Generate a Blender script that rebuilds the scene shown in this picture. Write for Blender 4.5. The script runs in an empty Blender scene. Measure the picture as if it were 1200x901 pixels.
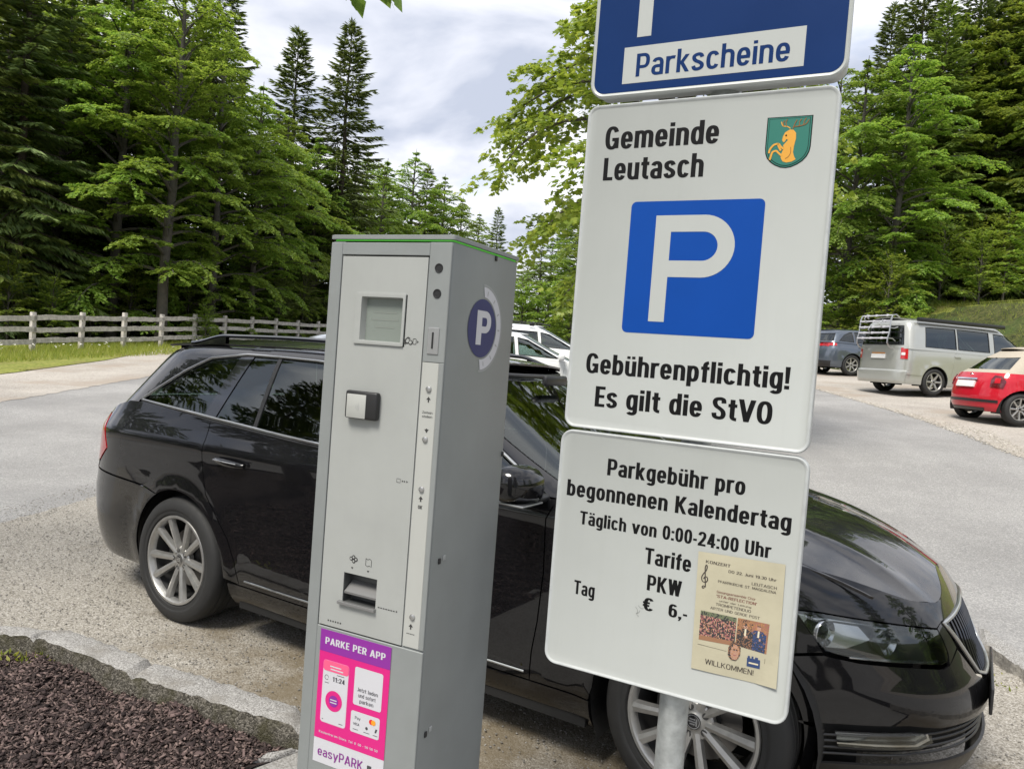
import bpy, bmesh, math, random
import numpy as np
from mathutils import Vector, Matrix
from mathutils.geometry import delaunay_2d_cdt

# ------------------------------------------------------------------ camera, sky, sun, exposure
SC = bpy.context.scene
COL = SC.collection
R = math.radians
cam_d = bpy.data.cameras.new('camera')
cam = bpy.data.objects.new('camera', cam_d)
COL.objects.link(cam)
SC.camera = cam
cam_d.sensor_width = 36.0
cam_d.lens = 903.0 / 1200.0 * 36.0
cam_d.clip_start = 0.05
cam_d.clip_end = 3000
PITCH, ROLL, EYE = .037, .076, 1.481
_up = Vector((0, math.sin(PITCH), math.cos(PITCH)))
_fw = Vector((0, math.cos(PITCH), -math.sin(PITCH)))
_ex = Vector((1, 0, 0))
_r = _ex * math.cos(ROLL) + _up * math.sin(ROLL)
_u = -_ex * math.sin(ROLL) + _up * math.cos(ROLL)
cam.matrix_world = Matrix(((_r.x, _u.x, -_fw.x, 0), (_r.y, _u.y, -_fw.y, 0), (_r.z, _u.z, -_fw.z, EYE), (0, 0, 0, 1)))

SUN_EL, SUN_AZ = R(56), R(-146)        # azimuth measured from +Y (straight ahead), negative = to the left
sd = Vector((math.sin(SUN_AZ) * math.cos(SUN_EL), math.cos(SUN_AZ) * math.cos(SUN_EL), math.sin(SUN_EL)))
sun_d = bpy.data.lights.new('sun', 'SUN')
sun = bpy.data.objects.new('sun', sun_d)
COL.objects.link(sun)
sun_d.energy = 3.1
sun_d.angle = R(20)
sun_d.color = (1.0, .95, .86)
sun.rotation_euler = (-sd).to_track_quat('-Z', 'Y').to_euler()

world = bpy.data.worlds.new('World')
SC.world = world
world.use_nodes = True
wn, wl = world.node_tree.nodes, world.node_tree.links
wn.clear()
w_out = wn.new('ShaderNodeOutputWorld')
w_bg = wn.new('ShaderNodeBackground')
w_bg.inputs['Strength'].default_value = .10
sky = wn.new('ShaderNodeTexSky')
sky.sky_type = 'NISHITA'
sky.sun_disc = False
sky.sun_elevation = SUN_EL
sky.sun_rotation = SUN_AZ
w_tc = wn.new('ShaderNodeTexCoord')
w_map = wn.new('ShaderNodeMapping')
w_map.inputs['Scale'].default_value = (1.0, 1.0, 2.2)
w_map.inputs['Location'].default_value = (.35, .1, .15)
w_n1 = wn.new('ShaderNodeTexNoise')
w_n1.inputs['Scale'].default_value = 2.3
w_n1.inputs['Detail'].default_value = 9
w_n1.inputs['Roughness'].default_value = .52
w_n1.inputs['Distortion'].default_value = .25
w_r1 = wn.new('ShaderNodeValToRGB')          # cloud cover
w_r1.color_ramp.elements[0].position = .26
w_r1.color_ramp.elements[1].position = .44
w_n2 = wn.new('ShaderNodeTexNoise')
w_n2.inputs['Scale'].default_value = 3.1
w_n2.inputs['Detail'].default_value = 7
w_n2.inputs['Roughness'].default_value = .5
w_n2.inputs['Distortion'].default_value = .3
w_r2 = wn.new('ShaderNodeValToRGB')          # thick grey bellies to bright white tops
w_r2.color_ramp.elements[0].position = .40
w_r2.color_ramp.elements[0].color = (.44, .48, .58, 1)
w_r2.color_ramp.elements[1].position = .60
w_r2.color_ramp.elements[1].color = (.93, .93, .97, 1)
w_gain = wn.new('ShaderNodeMixRGB')
w_gain.blend_type = 'MULTIPLY'
w_gain.inputs[0].default_value = 1
w_gain.inputs[2].default_value = (9.2, 9.2, 9.2, 1)
w_sky = wn.new('ShaderNodeMixRGB')
w_sky.blend_type = 'MULTIPLY'
w_sky.inputs[0].default_value = 1
w_sky.inputs[2].default_value = (1.5, 1.5, 1.5, 1)
w_mix = wn.new('ShaderNodeMixRGB')
wl.new(w_tc.outputs['Generated'], w_map.inputs[0])
wl.new(w_map.outputs[0], w_n1.inputs['Vector'])
wl.new(w_map.outputs[0], w_n2.inputs['Vector'])
wl.new(w_n1.outputs[0], w_r1.inputs[0])
wl.new(w_n2.outputs[0], w_r2.inputs[0])
wl.new(w_r2.outputs[0], w_gain.inputs[1])
wl.new(sky.outputs[0], w_sky.inputs[1])
wl.new(w_r1.outputs[0], w_mix.inputs[0])
wl.new(w_sky.outputs[0], w_mix.inputs[1])
wl.new(w_gain.outputs[0], w_mix.inputs[2])
wl.new(w_mix.outputs[0], w_bg.inputs['Color'])
wl.new(w_bg.outputs[0], w_out.inputs[0])

vs = SC.view_settings
vs.view_transform = 'Standard'
vs.look = 'None'
vs.gamma = 1
vs.use_curve_mapping = False
vs.exposure = 0.62
SC.cycles.max_bounces = 10
SC.cycles.diffuse_bounces = 6
SC.cycles.transmission_bounces = 8
SC.cycles.transparent_max_bounces = 12
SC.cycles.use_denoising = True

# ------------------------------------------------------------------ helpers: maths, meshes, tagging
def pchip(xs, ys):
    xs = np.array(xs, float); ys = np.array(ys, float)
    h = np.diff(xs); d = np.diff(ys) / h
    m = np.zeros(len(xs))
    m[0], m[-1] = d[0], d[-1]
    for i in range(1, len(xs) - 1):
        if d[i - 1] * d[i] > 0:
            w1, w2 = 2 * h[i] + h[i - 1], h[i] + 2 * h[i - 1]
            m[i] = (w1 + w2) / (w1 / d[i - 1] + w2 / d[i])
    def f(v):
        v = np.asarray(v, float)
        vc = np.clip(v, xs[0], xs[-1])
        i = np.clip(np.searchsorted(xs, vc) - 1, 0, len(h) - 1)
        t = (vc - xs[i]) / h[i]
        r = ((1 + 2 * t) * (1 - t) ** 2 * ys[i] + t * (1 - t) ** 2 * h[i] * m[i] + t * t * (3 - 2 * t) * ys[i + 1] + t * t * (t - 1) * h[i] * m[i + 1])
        return r + np.where(v < xs[0], (v - xs[0]) * m[0], 0) + np.where(v > xs[-1], (v - xs[-1]) * m[-1], 0)
    return f

def table(pts):
    return pchip([p[0] for p in pts], [p[1] for p in pts])

def lin(pts):
    xs = [p[0] for p in pts]; ys = [p[1] for p in pts]
    return lambda v: np.interp(v, xs, ys)

def sst(a, b, v):
    t = np.clip((np.asarray(v, float) - a) / (b - a), 0, 1)
    return t * t * (3 - 2 * t)

def tag(o, label=None, cat=None, group=None, kind=None):
    if label: o['label'] = label
    if cat: o['category'] = cat
    if group: o['group'] = group
    if kind: o['kind'] = kind
    return o

def empty(name, loc=(0, 0, 0), rz=0.0, parent=None):
    o = bpy.data.objects.new(name, None)
    COL.objects.link(o)
    o.location = loc
    o.rotation_euler = (0, 0, rz)
    o.empty_display_size = .1
    if parent: o.parent = parent
    return o

def link(name, me, parent=None):
    o = bpy.data.objects.new(name, me)
    COL.objects.link(o)
    if parent: o.parent = parent
    return o

def copy_tree(o, parent=None):
    c = o.copy()
    COL.objects.link(c)
    if parent: c.parent = parent
    for ch in o.children:
        copy_tree(ch, c)
    return c

def big_mesh(name, V, F, mats, fm=None, smooth=False):
    """V (n,3), F (m,k) arrays, every face with k corners"""
    me = bpy.data.meshes.new(name)
    V = np.asarray(V, np.float32); F = np.asarray(F, np.int32)
    k = F.shape[1]
    me.vertices.add(len(V)); me.vertices.foreach_set('co', V.ravel())
    me.loops.add(F.size); me.loops.foreach_set('vertex_index', F.ravel())
    me.polygons.add(len(F))
    me.polygons.foreach_set('loop_start', np.arange(0, F.size, k, dtype=np.int32))
    if fm is not None: me.polygons.foreach_set('material_index', np.asarray(fm, np.int32))
    me.update(calc_edges=True)
    me.validate()
    for m in mats: me.materials.append(m)
    if smooth: me.shade_smooth()
    return me

class MB:
    """collects shapes, then links them as one mesh object"""
    def __init__(s): s.v = []; s.f = []; s.m = []
    def add(s, V, F, mi=0):
        n = len(s.v); s.v += [tuple(map(float, p)) for p in V]
        for f in F: s.f.append(tuple(n + i for i in f)); s.m.append(mi)
        return s
    def box(s, lo, hi, mi=0, bev=0.0, seg=2, mat=None):
        bm = bmesh.new()
        bmesh.ops.create_cube(bm, size=1)
        for v in bm.verts: v.co = Vector([lo[i] + (v.co[i] + .5) * (hi[i] - lo[i]) for i in range(3)])
        if bev: bmesh.ops.bevel(bm, geom=bm.edges[:], offset=bev, segments=seg, profile=.5, affect='EDGES')
        if mat is not None: bm.transform(mat)
        bm.verts.index_update()
        s.add([v.co for v in bm.verts], [[v.index for v in f.verts] for f in bm.faces], mi); bm.free(); return s
    def tube(s, pts, rad, seg=8, mi=0, caps=True, closed=False):
        P = [Vector(p) for p in pts]; n = len(P)
        rad = [rad] * n if not hasattr(rad, '__len__') else rad
        V = []; F = []; prev = None
        for i, p in enumerate(P):
            if closed: t = P[(i + 1) % n] - P[i - 1]
            else: t = P[min(i + 1, n - 1)] - P[max(i - 1, 0)]
            t.normalize()
            if prev is None:
                a = Vector((0, 0, 1)) if abs(t.z) < .9 else Vector((1, 0, 0))
                a = (a - t * a.dot(t)).normalized()
            else: a = (prev - t * prev.dot(t)).normalized()
            prev = a; b = t.cross(a)
            for k in range(seg):
                q = 2 * math.pi * k / seg
                V.append(p + (a * math.cos(q) + b * math.sin(q)) * rad[i])
        for i in range(n if closed else n - 1):
            j = (i + 1) % n
            for k in range(seg):
                k2 = (k + 1) % seg
                F.append((i * seg + k, i * seg + k2, j * seg + k2, j * seg + k))
        if caps and not closed:
            F.append(tuple(range(seg))[::-1]); F.append(tuple((n - 1) * seg + k for k in range(seg)))
        return s.add(V, F, mi)
    def lathe(s, prof, axis='z', seg=32, mi=0, org=(0, 0, 0)):
        V = []; F = []; n = len(prof)
        for k in range(seg):
            q = 2 * math.pi * k / seg; c, d = math.cos(q), math.sin(q)
            for r, h in prof:
                p = {'z': (r * c, r * d, h), 'y': (r * c, h, r * d), 'x': (h, r * c, r * d)}[axis]
                V.append((p[0] + org[0], p[1] + org[1], p[2] + org[2]))
        for k in range(seg):
            k2 = (k + 1) % seg
            for i in range(n - 1): F.append((k * n + i, k2 * n + i, k2 * n + i + 1, k * n + i + 1))
        return s.add(V, F, mi)
    def loft(s, loops, mi=0, cap0=True, cap1=True, mis=None):
        n = len(loops[0]); V = [p for l in loops for p in l]; F = []
        k0 = len(s.v)
        for i in range(len(loops) - 1):
            f = [(i * n + k, i * n + (k + 1) % n, (i + 1) * n + (k + 1) % n, (i + 1) * n + k) for k in range(n)]
            s.add([], [], 0)
            for q in f: F.append((q, mis[i] if mis else mi))
        base = len(s.v); s.v += [tuple(map(float, p)) for p in V]
        for q, m in F: s.f.append(tuple(base + i for i in q)); s.m.append(m)
        if cap0: s.f.append(tuple(base + i for i in range(n))[::-1]); s.m.append(mis[0] if mis else mi)
        if cap1: s.f.append(tuple(base + (len(loops) - 1) * n + i for i in range(n))); s.m.append(mis[-1] if mis else mi)
        return s
    def prism(s, poly, y0, y1, mi=0, ax='y'):
        """polygon in (a,z) pushed from y0 to y1"""
        f = (lambda p, y: (p[0], y, p[1])) if ax == 'y' else ((lambda p, y: (y, p[0], p[1])) if ax == 'x' else (lambda p, y: (p[0], p[1], y)))
        return s.loft([[f(p, y0) for p in poly], [f(p, y1) for p in poly]], mi)
    def build(s, name, mats, parent=None, smooth=True, angle=35, fix=True):
        me = bpy.data.meshes.new(name)
        me.from_pydata(s.v, [], s.f)
        mats = mats if isinstance(mats, (list, tuple)) else [mats]
        for m in mats: me.materials.append(m)
        me.polygons.foreach_set('material_index', s.m)
        if fix:
            bm = bmesh.new(); bm.from_mesh(me); bmesh.ops.recalc_face_normals(bm, faces=bm.faces[:]); bm.to_mesh(me); bm.free()
        if smooth:
            me.shade_smooth(); me.set_sharp_from_angle(angle=R(angle))
        me.update()
        return link(name, me, parent)

def rrect(x0, x1, z0, z1, r, seg=6):
    P = []
    for cx, cz, a in ((x1 - r, z1 - r, 0), (x0 + r, z1 - r, 90), (x0 + r, z0 + r, 180), (x1 - r, z0 + r, 270)):
        for k in range(seg + 1):
            q = R(a + 90 * k / seg); P.append((cx + r * math.cos(q), cz + r * math.sin(q)))
    return P

# ------------------------------------------------------------------ materials
def nodes_of(m):
    m.use_nodes = True
    return m.node_tree.nodes, m.node_tree.links

def mat(name, col, rough=.5, metal=0.0, spec=.5, coat=0.0, coat_r=.03, var=0.0, vscale=8.0, bump=0.0, bscale=60.0, emit=None, streak=0.0):
    m = bpy.data.materials.new(name)
    n, l = nodes_of(m)
    b = n['Principled BSDF']
    b.inputs['Base Color'].default_value = (*col, 1)
    b.inputs['Roughness'].default_value = rough
    b.inputs['Metallic'].default_value = metal
    b.inputs['Specular IOR Level'].default_value = spec
    b.inputs['Coat Weight'].default_value = coat
    b.inputs['Coat Roughness'].default_value = coat_r
    if var or bump:
        tc = n.new('ShaderNodeTexCoord')
    if var:
        nz = n.new('ShaderNodeTexNoise'); nz.inputs['Scale'].default_value = vscale; nz.inputs['Detail'].default_value = 6; nz.inputs['Roughness'].default_value = .6
        mr = n.new('ShaderNodeMapRange'); mr.inputs[1].default_value = .3; mr.inputs[2].default_value = .7; mr.inputs[3].default_value = 1 - var; mr.inputs[4].default_value = 1 + var
        mx = n.new('ShaderNodeMixRGB'); mx.blend_type = 'MULTIPLY'; mx.inputs[0].default_value = 1; mx.inputs[1].default_value = (*col, 1)
        l.new(tc.outputs['Object'], nz.inputs['Vector']); l.new(nz.outputs[0], mr.inputs[0]); l.new(mr.outputs[0], mx.inputs[2]); l.new(mx.outputs[0], b.inputs['Base Color'])
        m2 = n.new('ShaderNodeMapRange'); m2.inputs[1].default_value = .3; m2.inputs[2].default_value = .7; m2.inputs[3].default_value = max(0, rough - var * .35); m2.inputs[4].default_value = min(1, rough + var * .35)
        l.new(nz.outputs[0], m2.inputs[0]); l.new(m2.outputs[0], b.inputs['Roughness'])
    if streak:
        tc2 = n.new('ShaderNodeTexCoord'); mp = n.new('ShaderNodeMapping'); mp.inputs['Scale'].default_value = (38, 38, 2.2)
        ns = n.new('ShaderNodeTexNoise'); ns.inputs['Scale'].default_value = 1.0; ns.inputs['Detail'].default_value = 7; ns.inputs['Roughness'].default_value = .7
        rs = n.new('ShaderNodeMapRange'); rs.inputs[1].default_value = .52; rs.inputs[2].default_value = .80; rs.inputs[3].default_value = 0; rs.inputs[4].default_value = streak
        ms = n.new('ShaderNodeMixRGB'); ms.inputs[1].default_value = (*col, 1); ms.inputs[2].default_value = (.20, .19, .16, 1)
        l.new(tc2.outputs['Object'], mp.inputs[0]); l.new(mp.outputs[0], ns.inputs['Vector']); l.new(ns.outputs[0], rs.inputs[0]); l.new(rs.outputs[0], ms.inputs[0])
        if var: l.new(mx.outputs[0], ms.inputs[1])
        l.new(ms.outputs[0], b.inputs['Base Color'])
    if bump:
        n2 = n.new('ShaderNodeTexNoise'); n2.inputs['Scale'].default_value = bscale; n2.inputs['Detail'].default_value = 4
        bp = n.new('ShaderNodeBump'); bp.inputs['Strength'].default_value = bump; bp.inputs['Distance'].default_value = .01
        l.new(tc.outputs['Object'], n2.inputs['Vector']); l.new(n2.outputs[0], bp.inputs['Height']); l.new(bp.outputs[0], b.inputs['Normal'])
    if emit:
        b.inputs['Emission Color'].default_value = (*emit[0], 1); b.inputs['Emission Strength'].default_value = emit[1]
    return m

def paint(name, col, dirt=(.25, .23, .2), amount=.12, rough=.35, metal=0.0):
    """clear-coated car paint with a thin uneven film of dust"""
    m = bpy.data.materials.new(name)
    n, l = nodes_of(m)
    b = n['Principled BSDF']
    tc = n.new('ShaderNodeTexCoord')
    nz = n.new('ShaderNodeTexNoise'); nz.inputs['Scale'].default_value = 2.3; nz.inputs['Detail'].default_value = 9; nz.inputs['Roughness'].default_value = .68
    mr = n.new('ShaderNodeMapRange'); mr.inputs[1].default_value = .45; mr.inputs[2].default_value = .8; mr.inputs[3].default_value = 0; mr.inputs[4].default_value = amount
    mx = n.new('ShaderNodeMixRGB'); mx.inputs[1].default_value = (*col, 1); mx.inputs[2].default_value = (*dirt, 1)
    l.new(tc.outputs['Object'], nz.inputs['Vector']); l.new(nz.outputs[0], mr.inputs[0]); l.new(mr.outputs[0], mx.inputs[0]); l.new(mx.outputs[0], b.inputs['Base Color'])
    b.inputs['Roughness'].default_value = rough; b.inputs['Metallic'].default_value = metal
    b.inputs['Coat Weight'].default_value = 1.0; b.inputs['Specular IOR Level'].default_value = .5 if metal else .08
    m2 = n.new('ShaderNodeMapRange'); m2.inputs[1].default_value = .4; m2.inputs[2].default_value = .8; m2.inputs[3].default_value = .012; m2.inputs[4].default_value = .06
    l.new(nz.outputs[0], m2.inputs[0]); l.new(m2.outputs[0], b.inputs['Coat Roughness'])
    return m

def glass(name, tint, refl_r=.02, base=.05):
    m = bpy.data.materials.new(name)
    n, l = nodes_of(m)
    n.remove(n['Principled BSDF'])
    tr = n.new('ShaderNodeBsdfTransparent'); tr.inputs[0].default_value = (*tint, 1)
    gl = n.new('ShaderNodeBsdfGlossy'); gl.inputs['Roughness'].default_value = refl_r; gl.inputs[0].default_value = (.95, 1, .98, 1)
    fr = n.new('ShaderNodeFresnel'); fr.inputs[0].default_value = 1.62
    ad = n.new('ShaderNodeMath'); ad.operation = 'ADD'; ad.inputs[1].default_value = base; ad.use_clamp = True
    mx = n.new('ShaderNodeMixShader')
    l.new(fr.outputs[0], ad.inputs[0]); l.new(ad.outputs[0], mx.inputs[0]); l.new(tr.outputs[0], mx.inputs[1]); l.new(gl.outputs[0], mx.inputs[2]); l.new(mx.outputs[0], n['Material Output'].inputs[0])
    return m

def leaf_mat(name, c0, c1, c2, transl=.4, rough=.45):
    m = bpy.data.materials.new(name)
    n, l = nodes_of(m)
    b = n['Principled BSDF']; b.inputs['Roughness'].default_value = rough; b.inputs['Specular IOR Level'].default_value = .35
    g = n.new('ShaderNodeNewGeometry'); oi = n.new('ShaderNodeObjectInfo')
    rp = n.new('ShaderNodeValToRGB'); e = rp.color_ramp.elements
    e[0].color = (*c0, 1); e[1].color = (*c2, 1); q = e.new(.5); q.color = (*c1, 1)
    hs = n.new('ShaderNodeHueSaturation')
    mr = n.new('ShaderNodeMapRange'); mr.inputs[3].default_value = .485; mr.inputs[4].default_value = .515
    mv = n.new('ShaderNodeMapRange'); mv.inputs[3].default_value = .8; mv.inputs[4].default_value = 1.2
    t = n.new('ShaderNodeBsdfTranslucent'); mx = n.new('ShaderNodeMixShader'); mx.inputs[0].default_value = transl
    l.new(g.outputs['Random Per Island'], rp.inputs[0]); l.new(rp.outputs[0], hs.inputs['Color'])
    l.new(oi.outputs['Random'], mr.inputs[0]); l.new(mr.outputs[0], hs.inputs['Hue'])
    l.new(oi.outputs['Random'], mv.inputs[0]); l.new(mv.outputs[0], hs.inputs['Value'])
    l.new(hs.outputs[0], b.inputs['Base Color'])
    tg_ = n.new('ShaderNodeMixRGB'); tg_.blend_type = 'MULTIPLY'; tg_.inputs[0].default_value = 1; tg_.inputs[2].default_value = (1.42, 1.34, .9, 1)     # leaves let yellow-green light through
    l.new(hs.outputs[0], tg_.inputs[1]); l.new(tg_.outputs[0], t.inputs[0])
    l.new(b.outputs[0], mx.inputs[1]); l.new(t.outputs[0], mx.inputs[2]); l.new(mx.outputs[0], n['Material Output'].inputs[0])
    return m
# ------------------------------------------------------------------ ground materials
def ground_mat(name, cols, scale, bump=.5, big=(.0, 1.0), patch=None, rough=.9, pscale=.35, chip=None, patch_lo=.5, patch_hi=.62, line=None):
    """cols: list of (position, colour) over a voronoi cell value; patch: a colour of soil or damp laid in by large noise"""
    m = bpy.data.materials.new(name)
    n, l = nodes_of(m)
    b = n['Principled BSDF']; b.inputs['Roughness'].default_value = rough; b.inputs['Specular IOR Level'].default_value = .25
    tc = n.new('ShaderNodeTexCoord')
    v = n.new('ShaderNodeTexVoronoi'); v.inputs['Scale'].default_value = scale; v.inputs['Randomness'].default_value = 1
    sep = n.new('ShaderNodeSeparateColor')
    rp = n.new('ShaderNodeValToRGB'); e = rp.color_ramp.elements
    e[0].position, e[0].color = cols[0][0], (*cols[0][1], 1); e[1].position, e[1].color = cols[-1][0], (*cols[-1][1], 1)
    for p, c in cols[1:-1]:
        q = e.new(p); q.color = (*c, 1)
    nb = n.new('ShaderNodeTexNoise'); nb.inputs['Scale'].default_value = .55; nb.inputs['Detail'].default_value = 8; nb.inputs['Roughness'].default_value = .65
    mr = n.new('ShaderNodeMapRange'); mr.inputs[1].default_value = .3; mr.inputs[2].default_value = .7; mr.inputs[3].default_value = .82; mr.inputs[4].default_value = 1.16
    mu = n.new('ShaderNodeMixRGB'); mu.blend_type = 'MULTIPLY'; mu.inputs[0].default_value = 1
    l.new(tc.outputs['Object'], v.inputs['Vector']); l.new(tc.outputs['Object'], nb.inputs['Vector'])
    l.new(v.outputs['Color'], sep.inputs[0]); l.new(sep.outputs[0], rp.inputs[0])
    l.new(nb.outputs[0], mr.inputs[0]); l.new(rp.outputs[0], mu.inputs[1]); l.new(mr.outputs[0], mu.inputs[2])
    out = mu.outputs[0]
    if patch:
        n3 = n.new('ShaderNodeTexNoise'); n3.inputs['Scale'].default_value = pscale; n3.inputs['Detail'].default_value = 7; n3.inputs['Roughness'].default_value = .6
        r3 = n.new('ShaderNodeMapRange'); r3.inputs[1].default_value = patch_lo; r3.inputs[2].default_value = patch_hi; r3.inputs[4].default_value = .8
        m3 = n.new('ShaderNodeMixRGB'); m3.inputs[2].default_value = (*patch, 1)
        l.new(tc.outputs['Object'], n3.inputs['Vector'])
        src = n3.outputs[0]
        if line:                                  # soil gathers along the kerb line a x + b y = c, fading over w metres
            sx = n.new('ShaderNodeSeparateXYZ'); l.new(tc.outputs['Object'], sx.inputs[0])
            m_a = n.new('ShaderNodeMath'); m_a.operation = 'MULTIPLY'; m_a.inputs[1].default_value = line[0]; l.new(sx.outputs[0], m_a.inputs[0])
            m_b = n.new('ShaderNodeMath'); m_b.operation = 'MULTIPLY_ADD'; m_b.inputs[1].default_value = line[1]; l.new(sx.outputs[1], m_b.inputs[0]); l.new(m_a.outputs[0], m_b.inputs[2])
            m_c = n.new('ShaderNodeMapRange'); m_c.inputs[1].default_value = line[2]; m_c.inputs[2].default_value = line[2] + line[3] * 3; m_c.inputs[3].default_value = .34; m_c.inputs[4].default_value = 0; l.new(m_b.outputs[0], m_c.inputs[0])
            m_d = n.new('ShaderNodeMath'); m_d.operation = 'ADD'; l.new(n3.outputs[0], m_d.inputs[0]); l.new(m_c.outputs[0], m_d.inputs[1])
            m_e = n.new('ShaderNodeMapRange'); m_e.inputs[1].default_value = -2.0; m_e.inputs[2].default_value = -1.1; l.new(sx.outputs[0], m_e.inputs[0])
            m_f = n.new('ShaderNodeMath'); m_f.operation = 'MULTIPLY'; l.new(m_c.outputs[0], m_f.inputs[0]); l.new(m_e.outputs[0], m_f.inputs[1]); l.new(m_f.outputs[0], m_d.inputs[1])
            src = m_d.outputs[0]
        l.new(src, r3.inputs[0]); l.new(r3.outputs[0], m3.inputs[0]); l.new(out, m3.inputs[1])
        out = m3.outputs[0]
    l.new(out, b.inputs['Base Color'])
    bp = n.new('ShaderNodeBump'); bp.inputs['Strength'].default_value = bump; bp.inputs['Distance'].default_value = .6 / scale
    inv = n.new('ShaderNodeMath'); inv.operation = 'SUBTRACT'; inv.inputs[0].default_value = 1
    l.new(v.outputs['Distance'], inv.inputs[1]); l.new(inv.outputs[0], bp.inputs['Height']); l.new(bp.outputs[0], b.inputs['Normal'])
    return m

M = {}
M['asphalt'] = ground_mat('asphalt', [(0, (0.200, 0.196, 0.192)), (.5, (0.272, 0.268, 0.260)), (.85, (0.328, 0.320, 0.308)), (1, (0.400, 0.392, 0.376))], 110, bump=.45, rough=.85, patch=(0.216, 0.212, 0.208), pscale=.5, patch_lo=.50, patch_hi=.72)
M['gravel'] = ground_mat('parking_gravel', [(0, (0.160, 0.144, 0.120)), (.45, (0.288, 0.268, 0.232)), (.8, (0.360, 0.336, 0.296)), (1, (0.480, 0.456, 0.416))], 165, bump=.55, patch=(.135, .105, .062), pscale=1.6, patch_lo=.62, patch_hi=.80, line=(.387, .92, 2.44, .45))
M['pale_gravel'] = ground_mat('pale_gravel', [(0, (0.288, 0.264, 0.232)), (.5, (0.376, 0.344, 0.304)), (1, (0.464, 0.432, 0.392))], 55, bump=.6, patch=(0.320, 0.272, 0.224), pscale=.5)
M['forest_floor'] = ground_mat('forest_floor', [(0, (.03, .035, .012)), (.5, (.06, .07, .02)), (1, (.09, .09, .03))], 9, bump=.8, patch=(.05, .08, .02), pscale=.4)
M['meadow'] = ground_mat('meadow', [(0, (.13, .16, .028)), (.5, (.20, .225, .045)), (1, (.26, .25, .07))], 16, bump=.8, patch=(.20, .17, .07), pscale=.6)
M['mulch'] = ground_mat('bark_soil', [(0, (.012, .009, .008)), (.5, (.03, .022, .02)), (1, (.06, .045, .04))], 50, bump=1.0)
M['paving'] = ground_mat('paving', [(0, (0.200, 0.192, 0.176)), (.5, (0.264, 0.256, 0.240)), (1, (0.336, 0.328, 0.312))], 140, bump=.4)

# ------------------------------------------------------------------ terrain
def T(x, y):
    x = np.asarray(x, float); y = np.asarray(y, float)
    yy = np.where(y < 32, y, 32 + (y - 32) * .35)
    z = sst(5, 11, y) * (.055 * np.maximum(yy - 6.5, 0) + .033 * np.clip(x, -16, 0) + .048 * np.clip(x, 0, 14))
    z = z + .092 * sst(2.66, 2.74, x) * (1 - sst(6.5, 9, y))                        # asphalt behind the right kerb
    bank = x - 14.6 + .16 * (y - 18)                                                # grassy bank on the right
    z = z + 2.9 * sst(0, 6.0, bank) + np.maximum(bank - 6.0, 0) * .15 * (1 - sst(40, 90, bank))
    return z

def sheet(name, poly, mt, off=0.0, res=.4, fn=T, ds=None, jag=0.0, seed=1, kind='structure'):
    """a flat piece of ground: polygon in plan, triangulated and laid on the terrain"""
    rng = random.Random(seed)
    B = []
    ds = ds or res
    for i, p in enumerate(poly):
        q = poly[(i + 1) % len(poly)]; k = max(1, int(math.hypot(q[0] - p[0], q[1] - p[1]) / ds))
        for j in range(k):
            t = j / k
            B.append((p[0] + (q[0] - p[0]) * t + rng.uniform(-jag, jag), p[1] + (q[1] - p[1]) * t + rng.uniform(-jag, jag)))
    V, F = fill2d(B, res)
    V = np.array(V)
    z = fn(V[:, 0], V[:, 1]) + off
    me = bpy.data.meshes.new(name)
    me.from_pydata([(a[0], a[1], c) for a, c in zip(V, z)], [], F)
    me.materials.append(mt); me.shade_smooth()
    return tag(link(name, me), kind=kind)

def in_poly(P, A):
    ins = np.zeros(len(P), bool)
    for (ax, ay), (bx, by) in zip(A, np.roll(A, -1, 0)):
        if by == ay: continue
        c = (ay > P[:, 1]) != (by > P[:, 1])
        ins ^= c & (P[:, 0] < (bx - ax) * (P[:, 1] - ay) / (by - ay) + ax)
    return ins

def clean(B, eps=4e-4):
    out = []
    for p in B:
        if not out or math.hypot(p[0] - out[-1][0], p[1] - out[-1][1]) > eps: out.append((float(p[0]), float(p[1])))
    while len(out) > 3 and math.hypot(out[0][0] - out[-1][0], out[0][1] - out[-1][1]) <= eps: out.pop()
    return out

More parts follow.
